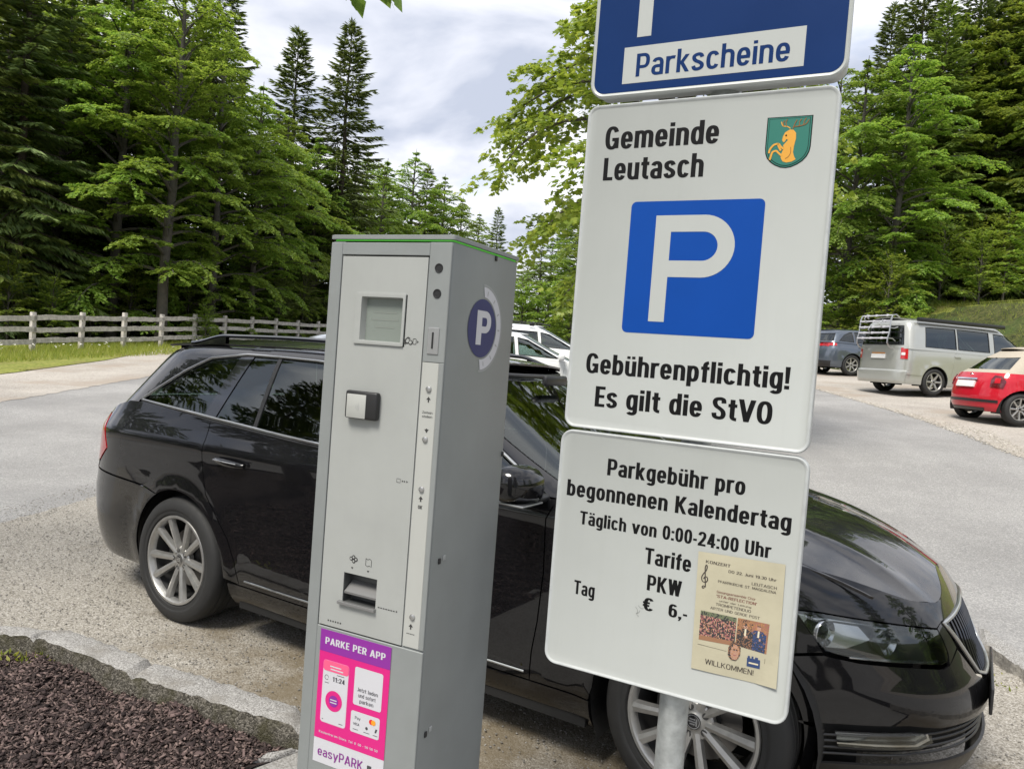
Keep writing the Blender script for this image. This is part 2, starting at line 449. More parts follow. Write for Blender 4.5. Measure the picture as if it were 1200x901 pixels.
def fill2d(B, g, holes=()):
    """constrained triangulation of one closed outline with interior points on a grid of pitch g"""
    loops = [np.array(clean(q)) for q in [B] + list(holes)]
    A = loops[0]
    x0, y0 = A.min(0); x1, y1 = A.max(0)
    gx, gy = np.meshgrid(np.arange(x0 + g * .5, x1, g), np.arange(y0 + g * .5, y1, g))
    P = np.stack([gx.ravel(), gy.ravel()], 1)
    def inside(Q):
        r = np.zeros(len(Q), bool)
        for L in loops: r ^= in_poly(Q, L)
        return r
    if len(P):
        near = np.zeros(len(P), bool)
        for L in loops:
            for (ax, ay), (bx, by) in zip(L, np.roll(L, -1, 0)):
                dx, dy = bx - ax, by - ay; L2 = dx * dx + dy * dy + 1e-12
                t = np.clip(((P[:, 0] - ax) * dx + (P[:, 1] - ay) * dy) / L2, 0, 1)
                near |= (P[:, 0] - ax - t * dx) ** 2 + (P[:, 1] - ay - t * dy) ** 2 < (g * .45) ** 2
        P = P[inside(P) & ~near]
    pts, eds = [], []
    for L in loops:
        k, n = len(pts), len(L)
        pts += [Vector((float(p[0]), float(p[1]))) for p in L]; eds += [(k + i, k + (i + 1) % n) for i in range(n)]
    pts += [Vector((float(p[0]), float(p[1]))) for p in P]
    r = delaunay_2d_cdt(pts, eds, [], 0, 1e-7)
    V = [(v.x, v.y) for v in r[0]]
    F = [list(f) for f in r[2]]
    VA = np.array(V); FA = np.array(F)
    keep = inside(VA[FA].mean(1))
    out = []
    for f, k in zip(F, keep):
        if not k: continue
        a, b, c = (V[i] for i in f)
        ar = (b[0] - a[0]) * (c[1] - a[1]) - (b[1] - a[1]) * (c[0] - a[0])
        if abs(ar) < 1e-9: continue
        out.append(f if ar > 0 else f[::-1])
    return V, out

# base ground: one sheet to the horizon, sunk a little under the parking area
def ground_base():
    ax = np.concatenate([[-900, -500, -280, -170, -110, -75], np.arange(-55, -20, 2.5), np.arange(-20, 30, .8), np.arange(30, 60, 2.5), [75, 110, 170, 280, 500, 900]])
    ay = np.concatenate([[-900, -400, -180, -90, -50, -30, -20, -12], np.arange(-8, 40, .8), np.arange(40, 90, 3), [110, 150, 220, 350, 600, 900]])
    X, Y = np.meshgrid(ax, ay)
    Z = T(X, Y)
    lot = sst(-15.2, -13.8, X + .12 * (Y - 18)) * (1 - sst(14.0, 15.0, X + .16 * (Y - 18)))
    Z = Z - .03 - .17 * (1 - sst(6.5, 8.5, Y)) * sst(-4, -2, Y) * lot
    Z = Z + .25 * np.sin(X * .23 + 1) * np.sin(Y * .19) * (1 - lot) * sst(24, 40, np.hypot(X, Y)) + .0
    nx, ny = len(ax), len(ay)
    V = np.stack([X, Y, Z], -1).reshape(-1, 3)
    i, j = np.meshgrid(np.arange(nx - 1), np.arange(ny - 1))
    a = (j * nx + i).ravel()
    F = np.stack([a, a + 1, a + nx + 1, a + nx], 1)
    tag(link('ground', big_mesh('ground', V, F, [M['forest_floor']], smooth=True)), kind='structure')
ground_base()

ASPH_L = [(-8.9, -8), (-8.65, 6), (-8.57, 12.9), (-8.54, 17.1), (-8.9, 24), (-10.5, 34), (-13, 46), (-9, 60), (-4, 60)]
ASPH_R = [(2, 46), (6.2, 34), (8.2, 26), (8.39, 21.4), (8.29, 18.25), (8.12, 15.2), (7.79, 12.93), (7.39, 11.0), (6.8, 8.5), (6.3, 5), (6.2, -8)]
# the asphalt is interrupted by the lower gravel bay in front: build it as two wings and the road behind
sheet('asphalt_road', ASPH_L + ASPH_R + [(2.74, -8), (2.74, 8.6), (-3.54, 8.6), (-3.54, 4.3), (-5.6, 4.5), (-5.6, -8)], M['asphalt'], .0, .5, jag=.02, ds=.2)
sheet('gravel_bay', [(-3.62, 8.72), (-3.56, 6.5), (-3.60, 5.4), (-3.62, 4.6), (-5.7, 4.6), (-5.7, 4.2), (-3.9, 3.98), (-2.6, 3.66), (-2.32, 3.56), (-1.98, 3.5), (-1.49, 3.27), (-1.15, 3.12), (-.754, 2.92), (-.3, 2.72), (2.70, 1.5), (2.70, 8.72)], M['gravel'], .004, .25, jag=.018, ds=.06)
sheet('gravel_strip_left', [(-8.4, -8), (-8.5, 8), (-8.45, 13), (-8.45, 17), (-8.8, 24), (-10.4, 34), (-12.8, 45), (-16.2, 43), (-13.9, 31), (-12.0, 22), (-11.8, 17.5), (-12.2, 8), (-12.4, -8)], M['pale_gravel'], .006, .5, jag=.05, ds=.15)
sheet('gravel_strip_right', [(6.1, -8), (6.2, 5), (6.7, 8.5), (7.3, 11.0), (7.7, 12.93), (8.02, 15.2), (8.2, 18.25), (8.3, 21.4), (8.1, 26), (6.1, 34), (1.9, 46), (6, 50), (10.5, 42), (13.2, 34), (14.3, 24), (14.9, 18), (16, 10), (17, -8)], M['pale_gravel'], .006, .5, jag=.035, ds=.12)
MULCH_Z = -.052
sheet('bark_mulch_bed', [(-5.7, 4.2), (-3.9, 3.96), (-2.45, 3.58), (-2.25, 3.50), (-2.03, 3.47), (-1.51, 3.2), (-.96, 2.96), (-.72, 2.86), (-.86, 2.62), (-1.9, .6), (-5.7, .6)], M['mulch'], 0, .08, fn=lambda x, y: MULCH_Z + .016 * np.sin(x * 9) * np.sin(y * 8 + x * 3) + .008 * np.sin(x * 31 + y * 17))
sheet('machine_paving', [(-.90, 2.60), (-.70, 2.82), (-.3, 2.66), (2.74, 1.40), (2.74, -8), (-5.65, -8), (-5.65, .62), (-1.95, .6)], M['paving'], -.055, .3, fn=lambda x, y: 0 * x)
sheet('meadow_bank', [(14.2, 26), (15.0, 18), (16.2, 9), (24, 8), (25, 20), (23, 34), (17, 40), (13.0, 36)], M['meadow'], .03, .6)
sheet('grass_verge', [(-11.6, 8), (-11.3, 17.5), (-11.6, 22), (-13.4, 31), (-15.8, 43), (-19, 42), (-17.0, 30), (-16.8, 20), (-17, 8)], M['meadow'], .02, .6)

# kerbs: rough granite stones
M['granite'] = ground_mat('granite', [(0, (0.160, 0.152, 0.144)), (.4, (0.264, 0.256, 0.244)), (.8, (0.344, 0.336, 0.320)), (1, (0.440, 0.432, 0.416))], 230, bump=.5, patch=(0.176, 0.160, 0.136), pscale=6, patch_lo=.5, patch_hi=.75)
M['moss'] = ground_mat('kerb_face_mossy', [(0, (.035, .032, .026)), (.5, (.085, .078, .064)), (1, (.19, .175, .15))], 150, bump=.9, patch=(.045, .042, .020), pscale=9, patch_lo=.50, patch_hi=.66)
def kerb(name, top, bot, mats, n_stones, seed, z0, z1, out_drop=.12):
    """top: outer line, bot: inner line (the face we see); rough top strip, mossy face"""
    rng = random.Random(seed)
    mb = MB()
    P = np.array(top, float); Q = np.array(bot, float)
    s = np.concatenate([[0], np.cumsum(np.hypot(*np.diff(P, axis=0).T))])
    L = s[-1]
    N = int(L / .03); t = np.linspace(0, L, N)
    px = np.interp(t, s, P[:, 0]); py = np.interp(t, s, P[:, 1]); qx = np.interp(t, s, Q[:, 0]); qy = np.interp(t, s, Q[:, 1])
    cuts = [L * (k + rng.uniform(-.18, .18)) / n_stones for k in range(1, n_stones)]
    rows = []
    for i in range(N):
        j = min([abs(t[i] - c) for c in cuts] + [9])
        dip = .020 if j < .014 else 0
        a = Vector((px[i], py[i], 0)); b = Vector((qx[i], qy[i], 0)); d = (b - a); w = d.length; d.normalize()
        stone = sum(t[i] > c for c in cuts); h = ((stone * 7919) % 7) * .0015
        row = [(a.x, a.y, z1 - out_drop)]
        for u in (0, .15, .38, .62, .85, 1.0):
            e = rng.uniform(-.006, .006)
            zz = z1 + h + e - dip - (.007 if u in (0, 1.0) else 0)
            p = a + d * (w * u + (rng.uniform(-.004, .004) if u in (0, 1.0) else 0)); row.append((p.x, p.y, zz))
        for u in (.3, .65, 1.0):
            e = rng.uniform(-.010, .010)
            p = b + d * (.006 + e + .012 * u); row.append((p.x, p.y, z1 + (z0 - z1) * u - .004))
        rows.append(row)
    m = len(rows[0])
    V = [p for r in rows for p in r]; F = []; mi = []
    for i in range(N - 1):
        for k in range(m - 1):
            F.append((i * m + k, i * m + k + 1, (i + 1) * m + k + 1, (i + 1) * m + k)); mi.append(1 if k >= 6 else 0)
    mb.v = V; mb.f = F; mb.m = mi
    mb.f.append(tuple(range(m))); mb.m.append(0); mb.f.append(tuple((N - 1) * m + k for k in range(m))); mb.m.append(0)
    return tag(mb.build(name, mats, smooth=True, angle=40), kind='structure')
kerb('stone_kerb', [(-5.7, 4.32), (-3.9, 4.05), (-2.7, 3.72), (-2.321, 3.583), (-1.978, 3.588), (-1.486, 3.329), (-1.149, 3.196), (-.754, 3.011), (-.2, 2.79)],
     [(-5.7, 4.20), (-3.9, 3.93), (-2.7, 3.60), (-2.262, 3.491), (-2.06, 3.478), (-1.506, 3.182), (-1.203, 3.056), (-.726, 2.861), (-.16, 2.63)], [M['granite'], M['moss']], 9, 3, MULCH_Z - .03, .030)
kerb('paving_edge_kerb', [(-.56, 2.78), (-.70, 2.83), (-.87, 2.69), (-1.2, 2.1), (-1.95, .6)], [(-.56, 2.80), (-.72, 2.86), (-.905, 2.70), (-1.24, 2.1), (-1.99, .6)], [M['granite'], M['moss']], 5, 5, MULCH_Z - .03, -.05, .02)
kerb('right_kerb', [(2.93, 8.6), (2.86, 4.4), (2.86, 4.1), (2.85, 3.0), (2.84, 1.0)], [(2.74, 8.6), (2.70, 4.1), (2.685, 3.83), (2.66, 3.0), (2.64, 1.0)], [M['granite'], mat('kerb_face', (.24, .225, .20), .9, var=.45, vscale=12, bump=1.0, bscale=50)], 9, 8, -.02, .105, .02)
# ------------------------------------------------------------------ sign lettering: a bold condensed grotesque drawn with a broad pen
def tri_union(polys):
    pts = []; fs = []
    for p in polys:
        if sum(p[i - 1][0] * p[i][1] - p[i][0] * p[i - 1][1] for i in range(len(p))) < 0: p = p[::-1]
        n = len(pts); pts += [Vector((float(a), float(b))) for a, b in p]; fs.append(list(range(n, n + len(p))))
    r = delaunay_2d_cdt(pts, [], fs, 0, 1e-4)
    V = [(v.x, v.y) for v in r[0]]; F = []
    for f, of in zip(r[2], r[5]):
        if not len(of): continue
        f = list(f)
        a, b, c = (V[k] for k in f[:3])
        ar = (b[0] - a[0]) * (c[1] - a[1]) - (b[1] - a[1]) * (c[0] - a[0])
        if abs(ar) < 1e-7: continue
        F.append(f if ar > 0 else f[::-1])
    return V, F

def hull(p):
    p = sorted(set(p))
    def half(q):
        h = []
        for a in q:
            while len(h) > 1 and (h[-1][0] - h[-2][0]) * (a[1] - h[-2][1]) - (h[-1][1] - h[-2][1]) * (a[0] - h[-2][0]) <= 0: h.pop()
            h.append(a)
        return h[:-1]
    return half(p) + half(p[::-1])

def stroke(path, tv, th):
    n = len(path); out = []; L = []; Rr = []
    for i, p in enumerate(path):
        a = path[max(i - 1, 0)]; b = path[min(i + 1, n - 1)]
        dx, dy = b[0] - a[0], b[1] - a[1]; l = math.hypot(dx, dy) or 1
        nx, ny = -dy / l, dx / l
        k = 1.0
        L.append((p[0] + nx * tv / 2 * k, p[1] + ny * th / 2 * k)); Rr.append((p[0] - nx * tv / 2 * k, p[1] - ny * th / 2 * k))
    for i in range(n - 1): out.append(hull([Rr[i], Rr[i + 1], L[i + 1], L[i]]))
    return [q for q in out if len(q) > 2]

def arc(x0, x1, y0, y1, a0, a1, e=2.5, n=None):
    cx, cy, rx, ry = (x0 + x1) / 2, (y0 + y1) / 2, (x1 - x0) / 2, (y1 - y0) / 2
    n = n or max(5, int(abs(a1 - a0) / 11))
    P = []
    for i in range(n + 1):
        q = R(a0 + (a1 - a0) * i / n); c, s = math.cos(q), math.sin(q)
        P.append((cx + rx * math.copysign(abs(c) ** (2 / e), c), cy + ry * math.copysign(abs(s) ** (2 / e), s)))
    return P

def spl(pts, k=6):
    P = [pts[0]] + pts + [pts[-1]]; out = []
    for i in range(1, len(P) - 2):
        a, b, c, d = P[i - 1:i + 3]
        for j in range(k):
            t = j / k
            out.append(tuple(.5 * (2 * b[m] + (c[m] - a[m]) * t + (2 * a[m] - 5 * b[m] + 4 * c[m] - d[m]) * t * t + (3 * b[m] - a[m] - 3 * c[m] + d[m]) * t ** 3) for m in (0, 1)))
    return out + [pts[-1]]

class Pen:
    """glyphs in units of cap height 100"""
    def __init__(s, tv=19, th=14.5, wide=1.0, X=74):
        s.tv, s.th, s.wide, s.X = tv, th, wide, X; s.cache = {}
    def glyph(s, ch):
        if ch not in s.cache: s.cache[ch] = s.make(ch)
        return s.cache[ch]
    def make(s, ch):
        tv, th, W, X = s.tv, s.th, s.wide, s.X
        h = tv / 2; v = th / 2; x0 = h + 1
        def S(*paths):
            o = []
            for p in paths: o += stroke(p, tv, th)
            return o
        def bar(xa, xb, y): return [(xa, y - v), (xb, y - v), (xb, y + v), (xa, y + v)]
        def stem(x, ya, yb): return [(x - h, ya), (x + h, ya), (x + h, yb), (x - h, yb)]
        def diag(xa, ya, xb, yb, t=None):
            t = (t or tv) * 1.06; return [(xa - t / 2, ya), (xa + t / 2, ya), (xb + t / 2, yb), (xb - t / 2, yb)]
        def dot(x, y, w=None):
            w = (w or tv) / 2; return [(x - w, y - w * .85), (x + w, y - w * .85), (x + w, y + w * .85), (x - w, y + w * .85)]
        r = x0 + 31 * W                      # right stem of n, o, b ...
        full = lambda: S(arc(x0, r, v - 1, X - v + 1, 0, 360, n=32))
        o = []; adv = r + h + 1
        if ch == ' ': return ([], [], 27 * W)
        if ch in 'oö': o = full()
        elif ch in 'nhmrbpu':
            if ch == 'm':
                r1 = x0 + 29 * W; r2 = x0 + 58 * W
                o = [stem(x0, 0, X), stem(r1, 0, X - 26), stem(r2, 0, X - 26)] + S(arc(x0, r1, X - v - 40 + 1, X - v + 1, 160, 0)) + S(arc(r1, r2, X - v - 40 + 1, X - v + 1, 165, 0)); adv = r2 + h + 1
            elif ch == 'r':
                o = [stem(x0, 0, X)] + S(arc(x0, x0 + 36 * W, X - v - 44 + 1, X - v + 1, 165, 68)); adv = x0 + 24 * W + 2
            elif ch in 'bp':
                o = full() + [stem(x0, 0, 100) if ch == 'b' else stem(x0, -24, X)]
            elif ch == 'u':
                o = [stem(x0, 26, X), stem(r, 0, X)] + S(arc(x0, r, v - 1, v + 39, 180, 335))
            else:
                o = [stem(x0, 0, X if ch == 'n' else 100), stem(r, 0, X - 26)] + S(arc(x0, r, X - v - 39, X - v + 1, 160, 0))
        elif ch == 'ü':
            o = [stem(x0, 26, X), stem(r, 0, X)] + S(arc(x0, r, v - 1, v + 39, 180, 335)) + [dot((x0 + r) / 2 - 11, 91, 15), dot((x0 + r) / 2 + 11, 91, 15)]
        elif ch in 'dqg':
            o = full()
            if ch == 'd': o += [stem(r, 0, 100)]
            elif ch == 'q': o += [stem(r, -24, X)]
            else: o += [stem(r, -4, X)] + S(arc(x0 + 1, r, -25 + v, 12, 0, -150))
        elif ch in 'aä':
            r -= 1
            o = [stem(r, 0, X - 24)] + S(arc(x0 + 1, r, X - v - 40, X - v + 1, 0, 158)) + S([(r, 43 - v + 2)] + arc(x0, x0 + 30 * W, v - 1, 43 - v + 2, 90, 270) + [(r - 6, v - 1), (r, v + 6)]); adv = r + h + 1
            if ch == 'ä': o += [dot((x0 + r) / 2 - 11, 91, 15), dot((x0 + r) / 2 + 11, 91, 15)]
        elif ch == 'c': o = S(arc(x0, r, v - 1, X - v + 1, 32, 328)); adv = r + h - 1
        elif ch == 'e': o = S(arc(x0, r, v - 1, X - v + 1, 0, 330)) + [bar(x0, r + h - 1, X / 2 - 1)]
        elif ch == 'f': o = [stem(x0 + 7, 0, 80)] + S(arc(x0 + 7, x0 + 40, 60, 100 - v, 180, 95)) + [bar(1, x0 + 25, X - v)]; adv = x0 + 25
        elif ch == 't': o = [stem(x0 + 7, 18, 94)] + S(arc(x0 + 7, x0 + 38, v - 1, 36, 180, 275)) + [bar(1, x0 + 25, X - v)]; adv = x0 + 25
        elif ch == 'i': o = [stem(x0, 0, X), dot(x0, 91)]; adv = x0 + h + 1
        elif ch == 'l': o = [stem(x0, 0, 100)]; adv = x0 + h + 1
        elif ch == 'k': o = [stem(x0, 0, 100), diag(x0 + h, 34, r - 1, X), diag(x0 + 11, 42, r + 1, 0)]; adv = r + h + 2
        elif ch == 's':
            m = (x0 + r) / 2 - 1; b = r - 2
            o = S(spl([(b, X - 19), (b - 5, X - v - 2), (m, X - v + 1), (x0 + 2, X - v - 5), (x0 + 1, X - 24), (m - 7, X / 2 + 4), (m + 7, X / 2 - 4), (b, 24), (b - 2, v + 5), (m, v - 1), (x0 + 4, v + 2), (x0 - 1, 20)])); adv = b + h + 1
        elif ch == 'v': o = [diag(x0 + 18 * W, 0, x0 - 1, X), diag(x0 + 18 * W, 0, x0 + 37 * W, X)]; adv = x0 + 37 * W + h
        elif ch == 'z': b = x0 + 27 * W; o = [bar(1, b, v), bar(2, b, X - v), diag(x0, v, b - h, X - v)]; adv = b + 2
        elif ch == 'J': b = x0 + 20 * W; o = [stem(b, 26, 100)] + S(arc(x0 - 4, b, v - 1, 52, 360, 205)); adv = b + h + 1
        elif ch == 'y': o = [diag(x0 + 18 * W, 0, x0 - 1, X), diag(x0 + 10 * W, -24, x0 + 37 * W, X)]; adv = x0 + 37 * W + h
        elif ch in 'GC':
            b = x0 + 39 * W; o = S(arc(x0, b, v - 1, 101 - v, 30, 330))
            if ch == 'G': o += [stem(b, 4, 50), bar(x0 + 20 * W, b + h, 50 - v)]
            adv = b + h + 2
        elif ch == 'O': b = x0 + 39 * W; o = S(arc(x0, b, v - 1, 101 - v, 0, 360, n=36)); adv = b + h + 1
        elif ch == '0': b = x0 + 32 * W; o = S(arc(x0, b, v - 1, 101 - v, 0, 360, n=36)); adv = b + h + 1
        elif ch == 'L': o = [stem(x0, 0, 100), bar(x0, x0 + 33 * W, v)]; adv = x0 + 33 * W
        elif ch == 'E': o = [stem(x0, 0, 100), bar(x0, x0 + 35 * W, v), bar(x0, x0 + 32 * W, 51), bar(x0, x0 + 35 * W, 100 - v)]; adv = x0 + 36 * W
        elif ch == 'F': o = [stem(x0, 0, 100), bar(x0, x0 + 32 * W, 49), bar(x0, x0 + 35 * W, 100 - v)]; adv = x0 + 34 * W
        elif ch == 'T': c = x0 + 18 * W; o = [stem(c, 0, 100), bar(1, 2 * c - 1, 100 - v)]; adv = 2 * c
        elif ch in 'PRB':
            b = x0 + 36 * W; lo = 42 if ch == 'P' else 46
            o = [stem(x0, 0, 100)] + S([(x0, 100 - v)] + arc(b - 34 * W, b, lo, 100 - v, 90, -90) + [(x0, lo)])
            if ch == 'R': o += [diag(b + 1, 0, x0 + 20 * W, 46)]
            adv = b + h + 1
        elif ch == 'D': b = x0 + 38 * W; o = [stem(x0, 0, 100)] + S([(x0, 100 - v)] + arc(b - 44 * W, b, v, 100 - v, 90, -90) + [(x0, v)]); adv = b + h + 1
        elif ch == 'H': b = x0 + 36 * W; o = [stem(x0, 0, 100), stem(b, 0, 100), bar(x0, b, 52)]; adv = b + h + 1
        elif ch == 'I': o = [stem(x0, 0, 100)]; adv = x0 + h + 1
        elif ch == 'N': b = x0 + 38 * W; o = [stem(x0, 0, 100), stem(b, 0, 100), diag(b - 2, 0, x0 + 2, 100)]; adv = b + h + 1
        elif ch == 'M': b = x0 + 50 * W; o = [stem(x0, 0, 100), stem(b, 0, 100), diag((x0 + b) / 2, 12, x0 + 3, 100), diag((x0 + b) / 2, 12, b - 3, 100)]; adv = b + h + 1
        elif ch == 'U': b = x0 + 36 * W; o = [stem(x0, 28, 100), stem(b, 28, 100)] + S(arc(x0, b, v - 1, 55, 180, 360)); adv = b + h + 1
        elif ch == 'S':
            b = x0 + 36 * W; m = (x0 + b) / 2
            o = S(spl([(b - 1, 74), (b - 3, 91 - v * .3), (m + 4, 101 - v), (x0 + 5, 97 - v), (x0, 76), (x0 + 6, 60), (m, 51), (b - 5, 40), (b, 25), (b - 5, v + 3), (m - 2, v - 1), (x0 + 2, v + 5), (x0 - 1, 28)])); adv = b + h + 1
        elif ch == 'V': o = [diag(x0 + 21 * W, 0, x0 - 2, 100), diag(x0 + 21 * W, 0, x0 + 44 * W, 100)]; adv = x0 + 44 * W + h - 1
        elif ch == 'A': o = [diag(x0 - 2, 0, x0 + 21 * W, 100), diag(x0 + 44 * W, 0, x0 + 21 * W, 100), bar(x0 + 5, x0 + 38 * W, 28)]; adv = x0 + 44 * W + h - 1
        elif ch == 'W':
            o = [diag(x0 + 13 * W, 0, x0 - 1, 100), diag(x0 + 13 * W, 0, x0 + 30 * W, 100), diag(x0 + 47 * W, 0, x0 + 30 * W, 100), diag(x0 + 47 * W, 0, x0 + 61 * W, 100)]; adv = x0 + 61 * W + h
        elif ch == 'K': b = x0 + 38 * W; o = [stem(x0, 0, 100), diag(x0 + h - 1, 42, b, 100), diag(x0 + 13, 56, b + 2, 0)]; adv = b + h + 3
        elif ch == 'Z': b = x0 + 36 * W; o = [bar(1, b, v), bar(2, b, 100 - v), diag(x0 + 1, v, b - h, 100 - v)]; adv = b + 1
        elif ch == '1': c = x0 + 15; o = [stem(c, 0, 100)] + S([(2, 76), (c, 92)]); adv = c + h + 6
        elif ch == '2':
            b = x0 + 32 * W; o = S(arc(x0, b, 48, 101 - v, 175, 0) + spl([(b - 1, 62), (b - 12, 40), (x0 + 2, 14), (x0, v)], 4)) + [bar(x0 - h, b + h - 1, v)]; adv = b + h + 1
        elif ch == '3':
            b = x0 + 32 * W; o = S(arc(x0, b - 1, 53, 101 - v, 160, -80)) + S(arc(x0, b, v - 1, 53, 80, -160)); adv = b + h + 1
        elif ch == '4': c = x0 + 25 * W; o = [stem(c, 0, 100), bar(1, c + h + 8, 26), diag(x0 - 1, 26, c - 3, 100)]; adv = c + h + 9
        elif ch == '5': b = x0 + 32 * W; o = [bar(x0, b, 100 - v), stem(x0 + 1, 48, 100)] + S(arc(x0, b, v - 1, 64, 130, -155)); adv = b + h + 1
        elif ch in '69':
            b = x0 + 32 * W; o = S(arc(x0, b, v - 1, 62, 0, 360, n=30)) + S([(x0, 31)] + arc(x0, b + 1, 30, 101 - v, 180, 40))
            if ch == '9': o = [[(x0 + b - p[0], 100 - p[1]) for p in q] for q in o]
            adv = b + h + 1
        elif ch == ':': o = [dot(x0, 9), dot(x0, 62)]; adv = x0 + h + 1
        elif ch == '.': o = [dot(x0, 8)]; adv = x0 + h + 1
        elif ch == '!': o = [dot(x0, 8), [(x0 - h * .75, 26), (x0 + h * .75, 26), (x0 + h, 100), (x0 - h, 100)]]; adv = x0 + h + 1
        elif ch == ',': o = [dot(x0, 8), [(x0 - 3, 2), (x0 + h, 2), (x0 - 1, -18), (x0 - h, -18)]]; adv = x0 + h + 1
        elif ch == '-': o = [bar(1, 25 * W, 36)]; adv = 25 * W + 1
        elif ch == '"': o = [stem(x0, 70, 100)]; adv = x0 + h
        elif ch == '€': b = x0 + 38 * W; o = S(arc(x0 + 4, b, v - 1, 101 - v, 38, 322)) + [bar(0, x0 + 26, 61), bar(0, x0 + 24, 39)]; adv = b + h
        V, F = tri_union(o)
        return (V, F, adv)
    def text(s, body, x0, x1, z, cap, track=5.5):
        """laid out between x0 and x1 on the base line z"""
        x = 0; V = []; F = []; first = True
        for ch in body:
            gv, gf, adv = s.glyph(ch)
            n = len(V); V += [(p[0] + x, p[1]) for p in gv]; F += [[n + i for i in f] for f in gf]
            x += adv + track
        xs = [p[0] for p in V]; a, b = min(xs), max(xs)
        k = (x1 - x0) / (b - a); q = cap / 100
        return [((p[0] - a) * k + x0, p[1] * q + z) for p in V], F

BOLD = Pen(19, 14.5, 1.0, 74)
DIN = Pen(14.5, 13.5, 1.05, 74)
THIN = Pen(10, 10, 1.1, 72)
FINE = Pen(13, 11, 1.1, 72)

class Art:
    """flat printed shapes on a face: local x along the face, z up, depth steps of a third of a millimetre towards the viewer"""
    def __init__(s, frame=None): s.v = []; s.f = []; s.m = []; s.frame = frame or (lambda a, z, d: (a, -d, z))
    def put(s, VF, mi, layer=1):
        V, F = VF; n = len(s.v); d = .0004 * layer
        s.v += [s.frame(p[0], p[1], d) for p in V]; s.f += [tuple(n + i for i in f) for f in F]; s.m += [mi] * len(F); return s
    def poly(s, P, mi, layer=1): return s.put(tri_union([P]), mi, layer)
    def polys(s, Ps, mi, layer=1): return s.put(tri_union(Ps), mi, layer)
    def rect(s, x0, x1, z0, z1, mi, layer=1, r=0): return s.poly(rrect(x0, x1, z0, z1, r, 5) if r else [(x0, z0), (x1, z0), (x1, z1), (x0, z1)], mi, layer)
    def disc(s, x, z, r, mi, layer=1, rz=None, n=28): return s.poly([(x + r * math.cos(2 * math.pi * k / n), z + (rz or r) * math.sin(2 * math.pi * k / n)) for k in range(n)], mi, layer)
    def into(s, mb):
        n = len(mb.v); mb.v += s.v; mb.f += [tuple(n + i for i in f) for f in s.f]; mb.m += s.m
    def fline(s, pts, w, mi, layer=1): return s.polys(stroke(pts, w, w), mi, layer)

# ------------------------------------------------------------------ materials of the signs and the machine
M['sign_white'] = mat('sign_white', (.392, .410, .398), .34, spec=.35, var=.03, vscale=5, bump=.02, bscale=9, streak=.06)
M['sign_rim'] = mat('sign_rim', (.42, .44, .44), .45, var=.1, vscale=30)
M['sign_black'] = mat('sign_black', (.006, .006, .0065), .45, spec=.15)
M['sign_blue'] = mat('sign_blue', (.002, .052, .285), .35, spec=.18, var=.05, vscale=6)
M['sign_navy'] = mat('sign_navy', (.001, .022, .105), .3, spec=.2, var=.06, vscale=6)
M['galvanised'] = mat('galvanised', (.40, .42, .42), .5, metal=.55, var=.22, vscale=45, bump=.06, bscale=90)
M['steel'] = mat('steel', (.5, .5, .5), .35, metal=.9)
M['crest_green'] = mat('crest_green', (.012, .14, .105), .4)
M['ochre'] = mat('ochre', (.62, .30, .03), .4)
M['dark_ochre'] = mat('dark_ochre', (.20, .085, .012), .4)

SIGN = Vector((.340, 1.547, 0)); SYAW = .482; SZ = -.055
sign = empty('parking_sign_post', (SIGN.x, SIGN.y, SZ), -SYAW)
tag(sign, 'grey steel post carrying two white parking signs and a blue ticket sign', 'sign')
def sz(z): return z - SZ

def plate(x0, x1, z0, z1, r, thick=.0, depth=.016):
    """pressed plate with a rolled edge; returns the body in MB with material 0 face, 1 rim"""
    mb = MB()
    def loop(ins, y): return [(a, y, b) for a, b in rrect(x0 + ins, x1 - ins, sz(z0) + ins, sz(z1) - ins, max(r - ins, .004), 7)]
    prof = [(.0085, -.0), (.0065, -.0008), (.0045, -.0024), (.0022, -.0028), (.0006, -.0014), (0, .0015), (0, depth), (.003, depth + .002), (.016, depth + .002), (.018, .004)]
    mb.loft([loop(i, y) for i, y in prof], mis=[0] + [1] * 8, cap0=True, cap1=True)
    return mb

# --- middle plate
mb = plate(-.2495, .2495, 1.339, 2.022, .024)
art = Art(lambda a, z, d: (a, -d, sz(z)))
art.put(BOLD.text('Gemeinde', -.206, .032, 1.928, .0475), 2)
art.put(BOLD.text('Leutasch', -.205, .007, 1.8635, .0472), 2)
art.put(BOLD.text('Gebührenpflichtig!', -.209, .2045, 1.4575, .0420), 2)
art.put(BOLD.text('Es gilt die StVO', -.183, .1785, 1.388, .0430), 2)
art.rect(-.1362, .1317, 1.5478, 1.8172, 3, 1, r=.011)
art.polys(stroke([(-.0645, 1.5728), (-.0645, 1.788)], .0330, .0330) + stroke([(-.0645, 1.7715)] + arc(-.028, .0645, 1.6805, 1.7715, 90, -90, 2.0, 22) + [(-.0645, 1.6805)], .0332, .0332), 0, 2)
shield = [(.1222, 1.9702), (.2045, 1.9695)] + [(.2045, 1.912), (.2030, 1.902), (.199, 1.893), (.192, 1.885), (.183, 1.879), (.1725, 1.8745), (.163, 1.8732), (.153, 1.8745), (.1425, 1.879), (.134, 1.885), (.127, 1.893), (.1235, 1.902), (.1222, 1.912)]
art.poly(shield[::-1], 2, 1)
cs = (.1633, 1.925)
art.poly([(cs[0] + (x - cs[0]) * .955, cs[1] + (z - cs[1]) * .965) for x, z in shield[::-1]], 4, 2)
art.poly([(cs[0] + (x - cs[0]) * .90, cs[1] + (z - cs[1]) * .925) for x, z in shield[::-1]], 7, 3)
art.poly([(cs[0] + (x - cs[0]) * .88, cs[1] + (z - cs[1]) * .905) for x, z in shield[::-1]], 4, 4)
